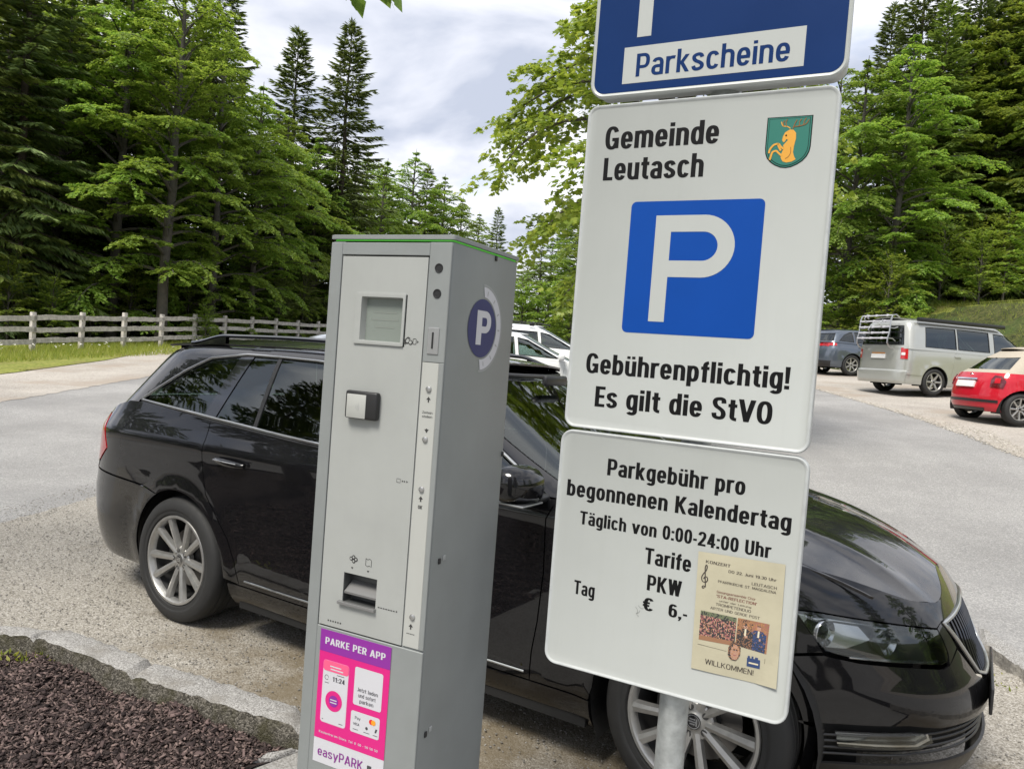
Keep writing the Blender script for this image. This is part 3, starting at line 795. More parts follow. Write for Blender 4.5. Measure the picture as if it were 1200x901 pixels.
def C7(x, y):      # crest drawing in a 0..100 box over the shield
    return (.1222 + x / 100 * .0823, 1.970 - y / 100 * .097)
stag = [(52, 26), (60, 27), (66, 33), (67, 44), (64, 58), (63, 70), (66, 78), (70, 84), (62, 88), (50, 89.5), (42, 87), (37, 80), (38, 71), (42, 62), (40, 56), (46, 50), (50, 46), (46, 44), (43, 49), (40, 50), (37, 46), (38, 39), (42, 31)]
art.poly([C7(*p) for p in stag][::-1], 5, 5)
for leg in ([(42, 63), (35, 58), (30, 53), (20, 54), (12, 62), (10, 70)], [(39, 76), (31, 70), (26, 66), (18, 68), (15, 76), (13, 83)], [(36, 66), (31, 58), (28, 52)]):
    art.polys(stroke([C7(*p) for p in spl(leg, 4)], .0035, .0035), 5, 6)
art.polys(stroke([C7(*p) for p in spl([(53, 24), (46, 20), (36, 18), (32, 10)], 4)], .0017, .0017), 5, 5)
for k, tn in enumerate(([(44, 19), (42, 11), (45, 6)], [(38, 18), (36, 13), (39, 8)], [(58, 25), (62, 15), (66, 8)], [(60, 21), (74, 20), (86, 17), (92, 9)], [(72, 20), (72, 12), (76, 7)], [(81, 18), (82, 11), (86, 6)])):
    art.polys(stroke([C7(*p) for p in spl(tn, 4)], .0016, .0016), 6, 6)
art.disc(*C7(45, 37), .0016, 2, 6)
art.polys(stroke([C7(*p) for p in spl([(47, 82), (54, 78), (58, 70), (57, 60)], 4)], .0010, .0010), 6, 6)
art.into(mb)
ob = mb.build('notice_plate', [M['sign_white'], M['sign_rim'], M['sign_black'], M['sign_blue'], M['crest_green'], M['ochre'], M['dark_ochre'], M['sign_black']], sign, fix=False)
tag(ob, 'large white plate with blue parking square and green crest')

# --- lower plate
mb = plate(-.2535, .2535, .822, 1.3335, .027)
art = Art(lambda a, z, d: (a, -d, sz(z)))
art.put(BOLD.text('Parkgebühr pro', -.1425, .141, 1.2468, .0350), 2)
art.put(BOLD.text('begonnenen Kalendertag', -.2305, .2303, 1.1915, .0345), 2)
art.put(BOLD.text('Täglich von 0:00-24:00 Uhr', -.1955, .1993, 1.1345, .0280), 2)
art.put(BOLD.text('Tarife', -.0465, .0495, 1.078, .0330), 2)
art.put(BOLD.text('PKW', -.037, .0345, 1.0245, .0320), 2)
art.put(BOLD.text('Tag', -.1965, -.149, .9835, .0295), 2)
art.put(BOLD.text('€', -.0425, -.0205, .9825, .0262), 2)
art.put(BOLD.text('6,-', .0118, .050, .981, .0260), 2)
for sc in ([(-.0575, .985), (-.052, .978), (-.0535, .970), (-.049, .9665)], [(-.052, .989), (-.045, .984), (-.040, .9855)], [(-.0555, .9715), (-.050, .974), (-.047, .9795)]):
    art.polys(stroke(spl(sc, 4), .0009, .0009), 3, 1)
art.into(mb)
ob = mb.build('fee_plate', [M['sign_white'], M['sign_rim'], M['sign_black'], mat('scratch_grey', (.2, .21, .2), .6)], sign, fix=False)
tag(ob, 'white lower plate with the day fee in black letters')

# --- top box sign
mb = MB()
X0, X1, Z0, Z1 = -.2490, .2565, 2.037, 2.545
def lp(ins, y): return [(a, y, b) for a, b in rrect(X0 + ins, X1 - ins, sz(Z0) + ins, sz(Z1) - ins, max(.032 - ins, .004), 8)]
mb.loft([lp(i, y) for i, y in [(.0075, 0), (.006, -.001), (.003, -.002), (.0, 0), (0, .012), (.003, .014), (.004, .046), (.012, .05)]], mis=[0, 0, 0, 1, 1, 1, 1, 1])
art = Art(lambda a, z, d: (a, -d, sz(z)))
art.poly(rrect(X0 + .0075, X1 - .0075, Z0 + .0085, Z1 - .0085, .025, 8), 2, 1)
art.rect(-.179, .179, 2.062, 2.1367, 0, 2)
art.put(DIN.text('Parkscheine', -.1505, .1525, 2.0745, .0468, 6.5), 2, 3)
art.polys(stroke([(-.1390, 2.1555), (-.1390, 2.492)], .0300, .0300) + stroke([(-.139, 2.477)] + arc(-.06, .10, 2.313, 2.477, 90, -90, 2.0, 22) + [(-.139, 2.313)], .030, .030), 0, 2)
art.into(mb)
ob = mb.build('ticket_sign_box', [M['sign_white'], M['sign_rim'], M['sign_navy']], sign, fix=False)
tag(ob, 'deep dark blue box sign with a white word panel')

mb = MB()
mb.lathe([(.0, -.4), (.0302, -.4), (.0302, 2.48 - SZ), (.0, 2.48 - SZ)], seg=40, org=(.0255, .054, 0))
mb.build('post', M['galvanised'], sign)
for zc in (2.45, 2.10, 1.93, 1.43, 1.27, .90):
    mb = MB(); z = sz(zc)
    mb.lathe([(.0315, -.012), (.0345, -.012), (.0345, .012), (.0315, .012)], seg=32, org=(.0255, .054, z))
    yb = .05 if zc > 2.03 else .018
    mb.box((-.045, min(yb, .020), z - .010), (.096, .024 + (.03 if yb > .03 else 0), z + .010), bev=.002)
    for bx in (-.028, .079): mb.lathe([(0, .018), (.006, .018), (.006, .036), (0, .036)], axis='y', seg=6, org=(bx, .004, z))
    mb.build('clamp', M['galvanised'], sign)

# --- concert flyer taped over the corner of the fee plate
M['paper'] = mat('flyer_paper', (.42, .39, .285), .8, var=.05, vscale=30)
M['ink'] = mat('flyer_ink', (.045, .035, .03), .7)
M['ink_red'] = mat('flyer_red_ink', (.16, .05, .04), .7)
fly = bpy.data.objects
mb = MB()
TL, TR, BR, BL = (.0622, 1.1235), (.2268, 1.1285), (.2303, .8915), (.0670, .8895)
def FQ(u, v):
    a = [TL[i] + (TR[i] - TL[i]) * u for i in (0, 1)]; b = [BL[i] + (BR[i] - BL[i]) * u for i in (0, 1)]
    return tuple(a[i] + (b[i] - a[i]) * v for i in (0, 1))
def bow(u, v): return .0022 + .0016 * math.sin(v * 9 + u * 2) * math.sin(u * 3.1) + .0035 * max(0, u + v - 1.75) * 4
gx, gz = 24, 34
V = []; F = []
for s_ in (0, 1):
    for j in range(gz + 1):
        for i in range(gx + 1):
            p = FQ(i / gx, j / gz); V.append((p[0], -bow(i / gx, j / gz) + s_ * .0003, sz(p[1])))
N1 = (gx + 1) * (gz + 1)
for j in range(gz):
    for i in range(gx):
        a = j * (gx + 1) + i; F.append((a, a + gx + 1, a + gx + 2, a + 1)); F.append((N1 + a, N1 + a + 1, N1 + a + gx + 2, N1 + a + gx + 1))
mb.add(V, F, 0)
iTL, W_, H_ = TL, .164, .235
def fr(a, z, d):
    u = (a - TL[0]) / W_; v = (TL[1] - z) / H_; return (a, -bow(min(max(u, 0), 1), min(max(v, 0), 1)) - d, sz(z))
art = Art(fr)
# worn yellow border tone of the sheet
art.put(FINE.text('KONZERT', .0785, .1268, 1.1035, .0058), 1, 1)
art.put(FINE.text('DO 22. Juni 19.30 Uhr', .1237, .2135, 1.0930, .0054), 1, 1)
art.put(THIN.text('LEUTASCH', .1687, .2148, 1.0780, .0054), 1, 1)
art.put(THIN.text('PFARRKIRCHE ST. MAGDALENA', .1052, .2146, 1.0697, .0050), 1, 1)
art.put(THIN.text('Gesangsensemble Chor', .1044, .1785, 1.0490, .0048), 2, 1)
art.put(FINE.text('"STA-REFLECTION"', .1042, .1813, 1.0400, .0056), 2, 1)
art.put(THIN.text('unter der Leitung', .1102, .1713, 1.0325, .0034), 1, 1)
art.put(THIN.text('TROMPETENDUO', .1042, .1716, 1.0236, .0054), 1, 1)
art.put(THIN.text('ARTER UND GERDE POST', .0944, .1889, 1.0145, .0052), 1, 1)
art.put(THIN.text('WILLKOMMEN!', .0935, .1863, .9050, .0105), 1, 1)
clef = [(.0795, 1.0545), (.0770, 1.0525), (.0752, 1.0550), (.0778, 1.0575), (.0812, 1.0560), (.0805, 1.066), (.0790, 1.083), (.0783, 1.094), (.0800, 1.0995), (.0820, 1.0965), (.0808, 1.089), (.0760, 1.0815), (.0728, 1.0735), (.0752, 1.0660), (.0815, 1.0655), (.0848, 1.0705), (.0828, 1.0760), (.0785, 1.0752), (.0772, 1.0710)]
art.polys(stroke(spl(clef, 5), .0022, .0018), 1, 1)
def photo(q, cols, nx, nz, seed, layer, fn):
    rng = random.Random(seed)
    for j in range(nz):
        for i in range(nx):
            c = fn(i / (nx - 1), j / (nz - 1), rng)
            if c is None: continue
            def Q(u, v): return tuple((q[0][k] * (1 - u) + q[1][k] * u) * (1 - v) + (q[3][k] * (1 - u) + q[2][k] * u) * v for k in (0, 1))
            art.put(([Q(i / nx, (j + 1) / nz), Q((i + 1) / nx, (j + 1) / nz), Q((i + 1) / nx, j / nz), Q(i / nx, j / nz)], [(0, 1, 2, 3)]), c, layer)
# 3 dark, 4 skin, 5 rose, 6 wood brown, 7 blue, 8 cream, 9 grey green
def choir(u, v, g):
    if v < .16: return g.choice([9, 9, 3])
    if v > .86: return 6
    k = math.sin(u * 44) * math.sin(v * 21 + (u * 44 // 3.14))
    return 4 if k > .70 else g.choice([3, 3, 3, 3, 3, 5, 5, 4, 6])
photo([(.0767, 1.0080), (.1464, 1.0080), (.1468, .9540), (.0772, .9500)], 0, 34, 26, 4, 1, choir)
def duo(u, v, g):
    for cx, top, rx in ((.26, .17, .065), (.70, .12, .07)):
        e = ((u - cx) / rx) ** 2 + ((v - top - .08) / .085) ** 2
        if e < 1: return 4 if v > top + .03 and g.random() > .12 else 3
        w = .10 + .16 * min(1, max(0, (v - top - .17) / .12))
        if v > top + .17 and abs(u - cx) < w:
            if abs(u - cx) < .028 and v < top + .42: return 8
            if abs(u - cx - .05) < .035 and .55 < v < .64: return 4
            return 7 if (cx > .5 and g.random() > .35) else g.choice([3, 3, 3, 6])
    return g.choice([6, 6, 10, 6, 3] if u < .5 else [6, 10, 5, 6, 6])
photo([(.1486, 1.0090), (.2078, 1.0100), (.2066, .9520), (.1482, .9560)], 0, 36, 36, 8, 1, duo)
def portrait(u, v, g):
    x, y = u - .5 + .10 * (v - .5), v - .5
    if (x / .48) ** 2 + (y / .5) ** 2 > 1: return None
    if ((x - .06) / .33) ** 2 + ((y - .05) / .40) ** 2 < 1:
        if abs(y + .08) < .045 and (abs(x - .18) < .08 or abs(x + .05) < .08): return g.choice([3, 6])
        if abs(y - .20) < .035 and abs(x - .06) < .12: return 5
        return 4 if g.random() > .2 else 10
    return g.choice([3, 3, 6])
photo([(.1345, .9635), (.1605, .9635), (.1605, .9240), (.1345, .9240)], 0, 18, 24, 12, 2, portrait)
art.polys([[(.1725, .9205), (.1970, .9208), (.1966, .9380), (.1723, .9375)], [(.1735, .937), (.1775, .937), (.1775, .9415), (.1735, .9415)], [(.1805, .937), (.184, .937), (.184, .9420), (.1805, .9420)], [(.187, .937), (.1925, .937), (.1925, .9415), (.187, .9415)]], 7, 1)
art.rect(.1760, .1935, .9270, .9300, 8, 2)
art.polys(stroke([(.0760, .9405), (.1330, .9400)], .0006, .0006), 1, 1)
art.polys(stroke([(.2050, .9430), (.2050, .9330)], .0006, .0006), 1, 1)
art.into(mb)
flyer = mb.build('concert_flyer', [M['paper'], M['ink'], M['ink_red'], mat('print_dark', (.03, .028, .03), .7), mat('print_skin', (.40, .23, .165), .7), mat('print_rose', (.28, .10, .10), .7), mat('print_brown', (.26, .13, .07), .7), mat('print_blue', (.025, .05, .14), .7), mat('print_cream', (.60, .54, .40), .7), mat('print_moss', (.12, .14, .08), .7), mat('print_orange', (.36, .17, .07), .7)], None, smooth=False, fix=False)
flyer.location = sign.location; flyer.rotation_euler = sign.rotation_euler
tag(flyer, 'cream concert flyer with two group photos taped over the white fee plate', 'flyer')

# ------------------------------------------------------------------ ticket machine
M['cabinet'] = mat('cabinet_grey', (.230, .245, .244), .45, metal=.12, var=.06, vscale=7, bump=.02, bscale=160, streak=.10)
M['cabinet_side'] = M['cabinet']
M['door_grey'] = mat('machine_door', (.342, .354, .342), .42, metal=.08, var=.05, vscale=6, streak=.04)
M['strip_grey'] = mat('machine_strip', (.385, .392, .372), .42, var=.03, vscale=6)
M['black_plastic'] = mat('black_plastic', (.014, .014, .015), .45)
M['grey_plastic'] = mat('grey_plastic', (.30, .31, .31), .5)
M['screen'] = mat('screen_glass', (.19, .215, .195), .2, spec=.5)
M['led_green'] = mat('green_light_strip', (.10, .55, .05), .3, emit=((.12, .8, .05), .15))
M['mach_ink'] = mat('machine_ink', (.03, .03, .03), .6)
M['magenta'] = mat('poster_magenta', (.58, .013, .185), .4)
M['purple'] = mat('poster_purple', (.22, .022, .27), .4)
M['poster_white'] = mat('poster_white', (.52, .52, .555), .4)
M['rose_text'] = mat('poster_rose', (.70, .10, .30), .35)
MACH = Vector((-.142, 1.602, 0)); MYAW = .45; MZ = -.055
mach = empty('ticket_machine', (MACH.x, MACH.y, MZ), -MYAW)
tag(mach, 'grey metal parking ticket machine with a pink app poster on its front', 'ticket machine')
def mz(z): return z - MZ
Wm, Dm = .314, .308
mb = MB()
# cabinet: an upright box with rounded corners, its front is a frame round the recessed door
def ring(ins, z):
    P = rrect(-Wm + ins, -ins, ins, Dm - ins, .006, 3)
    P = P[:12] + [(-.2795, ins), (-.2795, .034), (-.0565, .034), (-.0565, ins)] + P[12:]      # a shallow niche behind the door
    return [(a, b, mz(z)) for a, b in P]
mb.loft([ring(.012, MZ), ring(.012, MZ + .05), ring(0, MZ + .052), ring(0, 1.7055), ring(.006, 1.7058), ring(.006, 1.7105)])
cab = mb.build('cabinet', [M['cabinet']], mach, angle=25)
mb = MB()
mb.loft([[(a, b, mz(z)) for a, b in rrect(-Wm - .004 + i, .004 - i, -.004 + i, Dm + .004 - i, .008, 4)] for z, i in ((1.7106, .003), (1.7112, 0), (1.7195, 0), (1.7205, .002), (1.7225, .03))])
mb.build('top_cover', M['cabinet'], mach, angle=25)
mb = MB()
mb.loft([[(a, b, mz(z)) for a, b in rrect(-Wm + .003, -.003, .003, Dm - .003, .006, 4)] for z in (1.7075, 1.7109)], cap0=False, cap1=False)
for q in range(1): pass
mb.build('light_strip', M['led_green'], mach)

# front: frame strips proud by 4 mm leave a recess for the door
mb = MB(); P = -.0045
f_rects = [(-Wm + .0005, -.2825, .52, 1.7035), (-.2825, -.0535, 1.6765, 1.7035), (-.0535, -.0005, 1.4535, 1.7035)]
f_rects = [(-Wm + .0005, -.2825, MZ + .055, 1.7035), (-.2823, -.0537, 1.6765, 1.7035), (-.0535, -.0005, 1.4545, 1.7035), (-.0125, -.0005, .8475, 1.4543), (-.2823, -.0005, MZ + .055, .8435)]
for a, b, c, d in f_rects: mb.box((a, P, mz(c)), (b, .0005, mz(d)), bev=.0012, seg=1)
mb.build('front_frame', M['cabinet'], mach, angle=25)
mb = MB(); mb.box((-.2785, .0315, mz(.842)), (-.0575, .0335, mz(1.69))); mb.build('door_gap_black', M['black_plastic'], mach)  # black sheet added so the gaps round the door look dark
# door with printed icons
mb = MB()
# door built round the screen opening and the coin tray opening
SC0, SC1, SZ0, SZ1 = -.2155, -.112, 1.492, 1.583
TR0, TR1, TZ0, TZ1 = -.2185, -.1290, .9085, .9750
dx0, dx1, dz0, dz1 = -.2795, -.0565, .8470, 1.6735
for a, b, c, d in [(dx0, SC0 - .010, dz0, dz1), (SC1 + .010, dx1, dz0, dz1), (SC0 - .010, SC1 + .010, SZ1 + .010, dz1), (SC0 - .010, SC1 + .010, TZ1, SZ0 - .010), (SC0 - .010, TR0, TZ0, TZ1), (TR1, SC1 + .010, TZ0, TZ1), (SC0 - .010, SC1 + .010, dz0, TZ0)]:
    mb.add([(x, y, mz(z)) for y in (-.0032, .0) for z in (c, d) for x in (a, b)], [(0, 1, 3, 2), (4, 6, 7, 5), (0, 2, 6, 4), (1, 5, 7, 3), (0, 4, 5, 1), (2, 3, 7, 6)], 0)
art = Art(lambda a, z, d: (a, -.0032 - d, mz(z)))
# payment icons beside the screen
art.disc(-.0955, 1.4955, .0062, 1, 1); art.disc(-.0945, 1.4965, .0042, 0, 2); art.disc(-.0865, 1.4930, .0052, 1, 2); art.disc(-.0865, 1.4930, .0034, 0, 3)
art.polys(stroke([(-.1000, 1.4885), (-.0985, 1.4990), (-.0930, 1.5035), (-.0880, 1.5010)], .0026, .0026), 1, 3)
art.polys(stroke(rrect(-.0805, -.0725, 1.4895, 1.5010, .002, 2) + [(-.0725, 1.4990)], .0014, .0014), 1, 1)
art.poly([(-.0700, 1.4920), (-.0660, 1.4950), (-.0700, 1.4980)], 1, 1)
# coin and note icons over the tray
for cx, cz in ((-.2015, 1.0085), (-.1950, 1.0125), (-.1945, 1.0040), (-.1885, 1.0085)):
    art.disc(cx, cz, .0046, 1, 1 if cx < -.2 else 2); art.disc(cx, cz, .0024, 0, 3)
art.polys(stroke([(-.1620, 1.0160), (-.1620, 1.0010), (-.1570, .9985), (-.1520, 1.0010), (-.1470, .9985), (-.1470, 1.0135), (-.1520, 1.0160), (-.1570, 1.0135), (-.1620, 1.0160)], .0013, .0013), 1, 1)
for cx in (-.1975, -.1545): art.poly([(cx - .0032, .9900), (cx, .9855), (cx + .0032, .9900)], 1, 1)
for k in range(7): art.rect(-.1225 + k * .0066, -.1178 + k * .0066, .9150, .9172, 1, 1)
art.poly([(-.0750, .9140), (-.0710, .9165), (-.0750, .9190)], 1, 1)
for k in range(6): art.disc(-.2530 + k * .0068, .8590, .0021, 1, 1, n=8)
# card slot icon
art.polys(stroke([(-.0965, 1.1930), (-.0875, 1.1930), (-.0875, 1.2010), (-.0965, 1.2010), (-.0965, 1.1930)], .0010, .0010), 1, 1)
for k in range(2): art.rect(-.0835 + k * .005, -.0805 + k * .005, 1.1955, 1.1985, 1, 1)
art.poly([(-.0720, 1.1945), (-.0680, 1.1970), (-.0720, 1.1995)], 1, 1)
art.into(mb)
door = mb.build('door', [M['door_grey'], M['mach_ink']], mach, angle=25, fix=False)
# screen
mb = MB()
def fl(ins, y): return [(a, y, mz(b)) for a, b in rrect(SC0 - .0195 + ins, SC1 + .0075 - ins * .4, SZ0 - .0095 + ins * .45, SZ1 + .0125 - ins * .6, .003, 3)]
mb.loft([fl(0, -.0034), fl(0, -.0068), fl(.003, -.0072), fl(.016, -.0066), fl(.0195, .010)], cap0=False, cap1=False)
bz = mb.build('screen_frame', M['door_grey'], mach, angle=25)
mb = MB()
mb.box((SC0 - .012, .0095, mz(SZ0 - .008)), (SC1 + .012, .0125, mz(SZ1 + .008)))
art = Art(lambda a, z, d: (a, .0095 - d, mz(z)))
for k, (a, b) in enumerate(((-.195, -.135), (-.200, -.130), (-.190, -.140))): art.rect(a, b, 1.552 - k * .016, 1.5555 - k * .016, 1, 1)
art.into(mb)
mb.build('screen', [M['screen'], mat('screen_text', (.19, .21, .19), .3)], mach, fix=False)
# contactless card reader
mb = MB()
mb.box((-.2365, -.019, mz(1.3185)), (-.1520, -.0034, mz(1.3795)), bev=.005, seg=3)
rd = mb.build('card_reader', M['black_plastic'], mach)
mb = MB(); mb.box((-.2300, -.0212, mz(1.3205)), (-.1790, -.0192, mz(1.3725)), bev=.0015, seg=2)
art = Art(lambda a, z, d: (a, -.0212 - d, mz(z)))
for k in range(3): art.polys(stroke(arc(-.210 - .003 * k, -.204 + .004 * k, 1.340 - .004 * k, 1.350 + .004 * k, 40, -40, 2, 6), .0008, .0008), 1, 1)
art.into(mb)
rf = mb.build('reader_plate', [M['strip_grey'], M['grey_plastic']], rd, fix=False)
rf.parent = rd
# two round holes and the coin slot in the right-hand column
for zc in (1.6511, 1.5980):
    mb = MB(); mb.lathe([(0, .0), (.0072, .0), (.0080, -.0012), (.0095, -.0014), (.0098, .0)], axis='y', seg=24, org=(-.0285, P - .0003, mz(zc)))
    mb.build('round_button', M['black_plastic'], mach)
mb = MB(); mb.box((-.0430, P - .0022, mz(1.4715)), (-.0160, P - .0002, mz(1.5275)), bev=.0008, seg=1)
cs_ = mb.build('coin_slot', M['steel'], mach)
mb = MB(); mb.box((-.0325, P - .0034, mz(1.4830)), (-.0285, P - .0024, mz(1.5175)), bev=.0004, seg=1)
so = mb.build('slot', M['black_plastic'], cs_)
# light strip of controls
mb = MB(); y0 = -.0036
mb.box((-.0532, y0, mz(.8478)), (-.0128, .0003, mz(1.4540)), bev=.0008, seg=1)
art = Art(lambda a, z, d: (a, y0 - d, mz(z)))
def arrow(x, z, up, s=.0055):
    sg = 1 if up else -1
    art.polys([[(x - s, z - sg * s * .1), (x + s, z - sg * s * .1), (x, z + sg * s * 1.1)][::1 if up else -1], [(x - s * .3, z - s * 1.1), (x + s * .3, z - s * 1.1), (x + s * .3, z + s * .4), (x - s * .3, z + s * .4)]], 1, 1)
arrow(-.0315, 1.3765, True); arrow(-.0310, 1.3130, False); arrow(-.0330, 1.1662, True); arrow(-.0350, .8930, True)
for k in range(2): art.put(THIN.text(('Zeitein', 'stellen')[k], -.0445, -.0195, 1.3465 - k * .0085, .0052), 1, 1)
art.put(BOLD.text('OK', -.0385, -.0275, 1.1450, .0075), 1, 1)
for k in range(5): art.rect(-.0445 + k * .0042, -.0415 + k * .0042, .8765, .8782, 1, 1)
art.into(mb)
mb.build('control_strip', [M['strip_grey'], M['mach_ink']], mach, fix=False, smooth=False)
for zc in (1.3985, 1.2925, 1.1868, .9140):
    mb = MB(); mb.lathe([(0, -.004), (.0035, -.0045), (.0058, -.0034), (.0068, 0)], axis='y', seg=20, org=(-.0325, y0 - .0002, mz(zc)))
    mb.build('push_button', M['steel'], mach)
# coin tray: a pocket with a sloping chute and a lip
mb = MB()
a, b, c, d = TR0, TR1, TZ0, TZ1
mb.add([(x, y, mz(z)) for x, y, z in [(a, -.003, c), (b, -.003, c), (b, -.003, d), (a, -.003, d), (a, .03, c), (b, .03, c), (b, .03, d), (a, .03, d)]], [(4, 5, 6, 7), (0, 4, 7, 3), (1, 2, 6, 5), (3, 7, 6, 2), (0, 1, 5, 4)], 0)
mb.add([(x, y, mz(z)) for x, y, z in [(a + .002, -.001, c + .024), (b - .002, -.001, c + .024), (b - .002, .028, c + .043), (a + .002, .028, c + .043), (a + .002, .0, c + .019), (b - .002, .0, c + .019)]], [(0, 1, 2, 3), (0, 4, 5, 1)], 1)
mb.box((a - .008, -.0125, mz(c - .004)), (b + .002, -.0033, mz(c + .003)), 1, bev=.001)
mb.build('coin_tray', [mat('tray_dark', (.10, .105, .105), .5, metal=.4), mat('tray_steel', (.28, .28, .28), .4, metal=.6)], mach, fix=False, smooth=False)
# poster on the lower front
mb = MB(); Py = P - .0005
art = Art(lambda a, z, d: (a, Py - d, mz(z)))
art.rect(-.2690, -.0775, .535, .8385, 2, 1)
art.rect(-.2690, -.0775, .5905, .7925, 0, 2); art.rect(-.2690, -.0775, .7890, .8385, 1, 3)
art.put(BOLD.text('PARKE PER APP', -.2545, -.0912, .8065, .0155, 8), 2, 4)
art.rect(-.2562, -.1835, .6285, .7720, 3, 3, r=.008); art.rect(-.2547, -.1850, .6300, .7705, 2, 4, r=.007)
art.rect(-.2547, -.1850, .7475, .7705, 4, 5, r=.006)
for k in range(2): art.rect(-.236 + k * .002, -.205 + k * .006, .7585 - k * .0065, .7612 - k * .0065, 2, 6)
art.put(BOLD.text('11:24', -.2275, -.1935, .7270, .0105, 8), 5, 5)
art.polys(stroke(arc(-.2490, -.2390, .7275, .7375, 0, 330, 2), .0010, .0010), 5, 5)
art.rect(-.216, -.196, .7425, .7437, 5, 5); art.rect(-.2485, -.2370, .7200, .7212, 5, 5)
art.disc(-.2205, .6830, .0232, 0, 5); art.disc(-.2205, .6830, .0128, 1, 6)
for k in range(2): art.rect(-.2295, -.2115, .6845 - k * .006, .6868 - k * .006, 2, 7)
art.rect(-.2500, -.2465, .6362, .6376, 5, 5); art.rect(-.2030, -.1920, .6362, .6374, 5, 5)
art.rect(-.1685, -.0935, .6915, .7755, 2, 3, r=.005)
for k, w in enumerate(('Jetzt laden', 'und sofort', 'parken')): art.put(FINE.text(w, -.1590 + .004 * k, -.1040 - .005 * k, .7230 - k * .0125, .0085), 5, 4)
art.rect(-.1715, -.0945, .6300, .6775, 2, 3, r=.005)
art.put(THIN.text('Pay', -.1600, -.1450, .6600, .0070), 5, 4)
art.disc(-.1165, .6645, .0058, 6, 4); art.disc(-.1105, .6645, .0058, 7, 5)
art.put(FINE.text('VISA', -.1640, -.1470, .6470, .0055), 5, 4)
art.disc(-.1275, .6475, .0034, 5, 4); art.poly([(-.1060, .6440), (-.1020, .6440), (-.0990, .6525), (-.1040, .6525)], 5, 4)
for a_, b_ in ((-.1640, -.1500), (-.1350, -.1190), (-.1100, -.0980)): art.rect(a_, b_, .6370, .6382, 5, 4)
x = -.2555
rg = random.Random(3)
art.put(FINE.text('Kostenfrei im Store. Tel. 0800 - 50 50 50', -.2560, -.0950, .6035, .0052, 7), 2, 3)
art.put(FINE.text('easyPARK', -.2560, -.1310, .5520, .0205, 9), 8, 3)
art.rect(-.1195, -.1085, .5470, .5680, 5, 3); art.rect(-.1160, -.1120, .5530, .5620, 9, 4)
art.into(mb)
mb.build('app_poster', [M['magenta'], M['purple'], M['poster_white'], M['rose_text'], mat('poster_red_band', (.72, .10, .22), .35), mat('poster_ink', (.05, .05, .06), .4), mat('card_red', (.6, .02, .02), .4), mat('card_orange', (.8, .3, .02), .4), mat('logo_violet', (.20, .02, .22), .4), mat('tab_green', (.10, .22, .08), .4)], mach, smooth=False, fix=False)
# round parking emblem on the side
M['emblem_blue'] = mat('emblem_blue', (.030, .034, .125), .4, spec=.25)
art = Art(lambda a, z, d: (.0004 + d, a, mz(z)))
cy, cz = .1480, 1.5372
rr = [(cy + (.092) * math.sin(R(q)), cz + .093 * math.cos(R(q))) for q in range(-2, 183, 5)]
ri = [(cy + (.070) * math.sin(R(q)), cz + .070 * math.cos(R(q))) for q in range(182, -3, -5)]
art.poly((rr + ri), 1, 1)
art.poly([(cy + .0975 * math.sin(R(q)), cz + .0985 * math.cos(R(q))) for q in range(-3, 184, 5)] + [(cy + .093 * math.sin(R(q)), cz + .094 * math.cos(R(q))) for q in range(183, -4, -5)], 2, 1)
art.disc(cy, cz, .0655, 0, 2, n=40)
for q in range(12, 180, 26):
    a0, a1 = .076, .086
    art.polys(stroke([(cy + a0 * math.sin(R(q)), cz + a0 * math.cos(R(q))), (cy + a1 * math.sin(R(q)), cz + a1 * math.cos(R(q)))], .003, .003), 2, 2)
art.polys(stroke([(.1335, 1.5000), (.1335, 1.5765)], .0240, .0170) + stroke([(.1335, 1.5690)] + arc(.1420, .1790, 1.5345, 1.5690, 90, -90, 2.2, 14) + [(.1335, 1.5345)], .0200, .0150), 1, 3)
mb = MB(); art.into(mb)
mb.build('parking_emblem', [M['emblem_blue'], M['poster_white'], M['grey_plastic']], mach, smooth=False, fix=False)
for yy, zc in ((.0337, 1.0323), (.0285, .6570), (.3000, 1.2414), (.1914, 1.7000)):
    mb = MB(); mb.box((.0002, yy - .004, mz(zc) - .006), (.0035, yy + .004, mz(zc) + .006), bev=.0012)
    mb.build('side_latch', M['black_plastic'], mach)
    if zc < 1.1:
        mb = MB(); mb.box((.0002, yy + .015, mz(zc) - .002), (.002, yy + .026, mz(zc) + .009), bev=.0008)
        mb.build('side_latch_label', M['grey_plastic'], mach)
# ------------------------------------------------------------------ cars: a body is a stack of horizontal outlines; panels are cut out of it
M['car_black'] = paint('black_paint', (.0035, .0035, .0045), amount=.016)
M['car_trim'] = mat('black_trim', (.015, .015, .016), .38, var=.15, vscale=30)
M['car_gloss'] = mat('black_gloss_trim', (.006, .006, .007), .08, coat=1)
M['car_core'] = mat('car_underbody', (.006, .006, .006), .8)
M['rubber'] = mat('tyre_rubber', (.018, .018, .018), .72, var=.25, vscale=40)
M['alloy'] = mat('alloy_wheel', (.40, .395, .38), .36, metal=.75, var=.12, vscale=25)
M['alloy_dark'] = mat('wheel_barrel', (.07, .07, .07), .5, metal=.6)
M['disc'] = mat('brake_disc', (.22, .21, .20), .35, metal=.9)
M['chrome'] = mat('chrome', (.72, .73, .74), .12, metal=1.0)
M['satin'] = mat('satin_trim', (.45, .46, .46), .28, metal=.9)
M['glass_dark'] = glass('tinted_glass', (.20, .31, .255), base=.04)
M['glass_mid'] = glass('side_glass', (.40, .50, .45), base=.03)
M['glass_clear'] = glass('windscreen_glass', (.50, .60, .56), base=.02)
M['lens'] = glass('lamp_lens', (.80, .83, .83), base=.03)
M['lamp_in'] = mat('reflector_and_sky_glint', (.55, .56, .58), .16, metal=.9)
M['lamp_dark'] = mat('lamp_housing', (.05, .05, .053), .3, metal=.4)
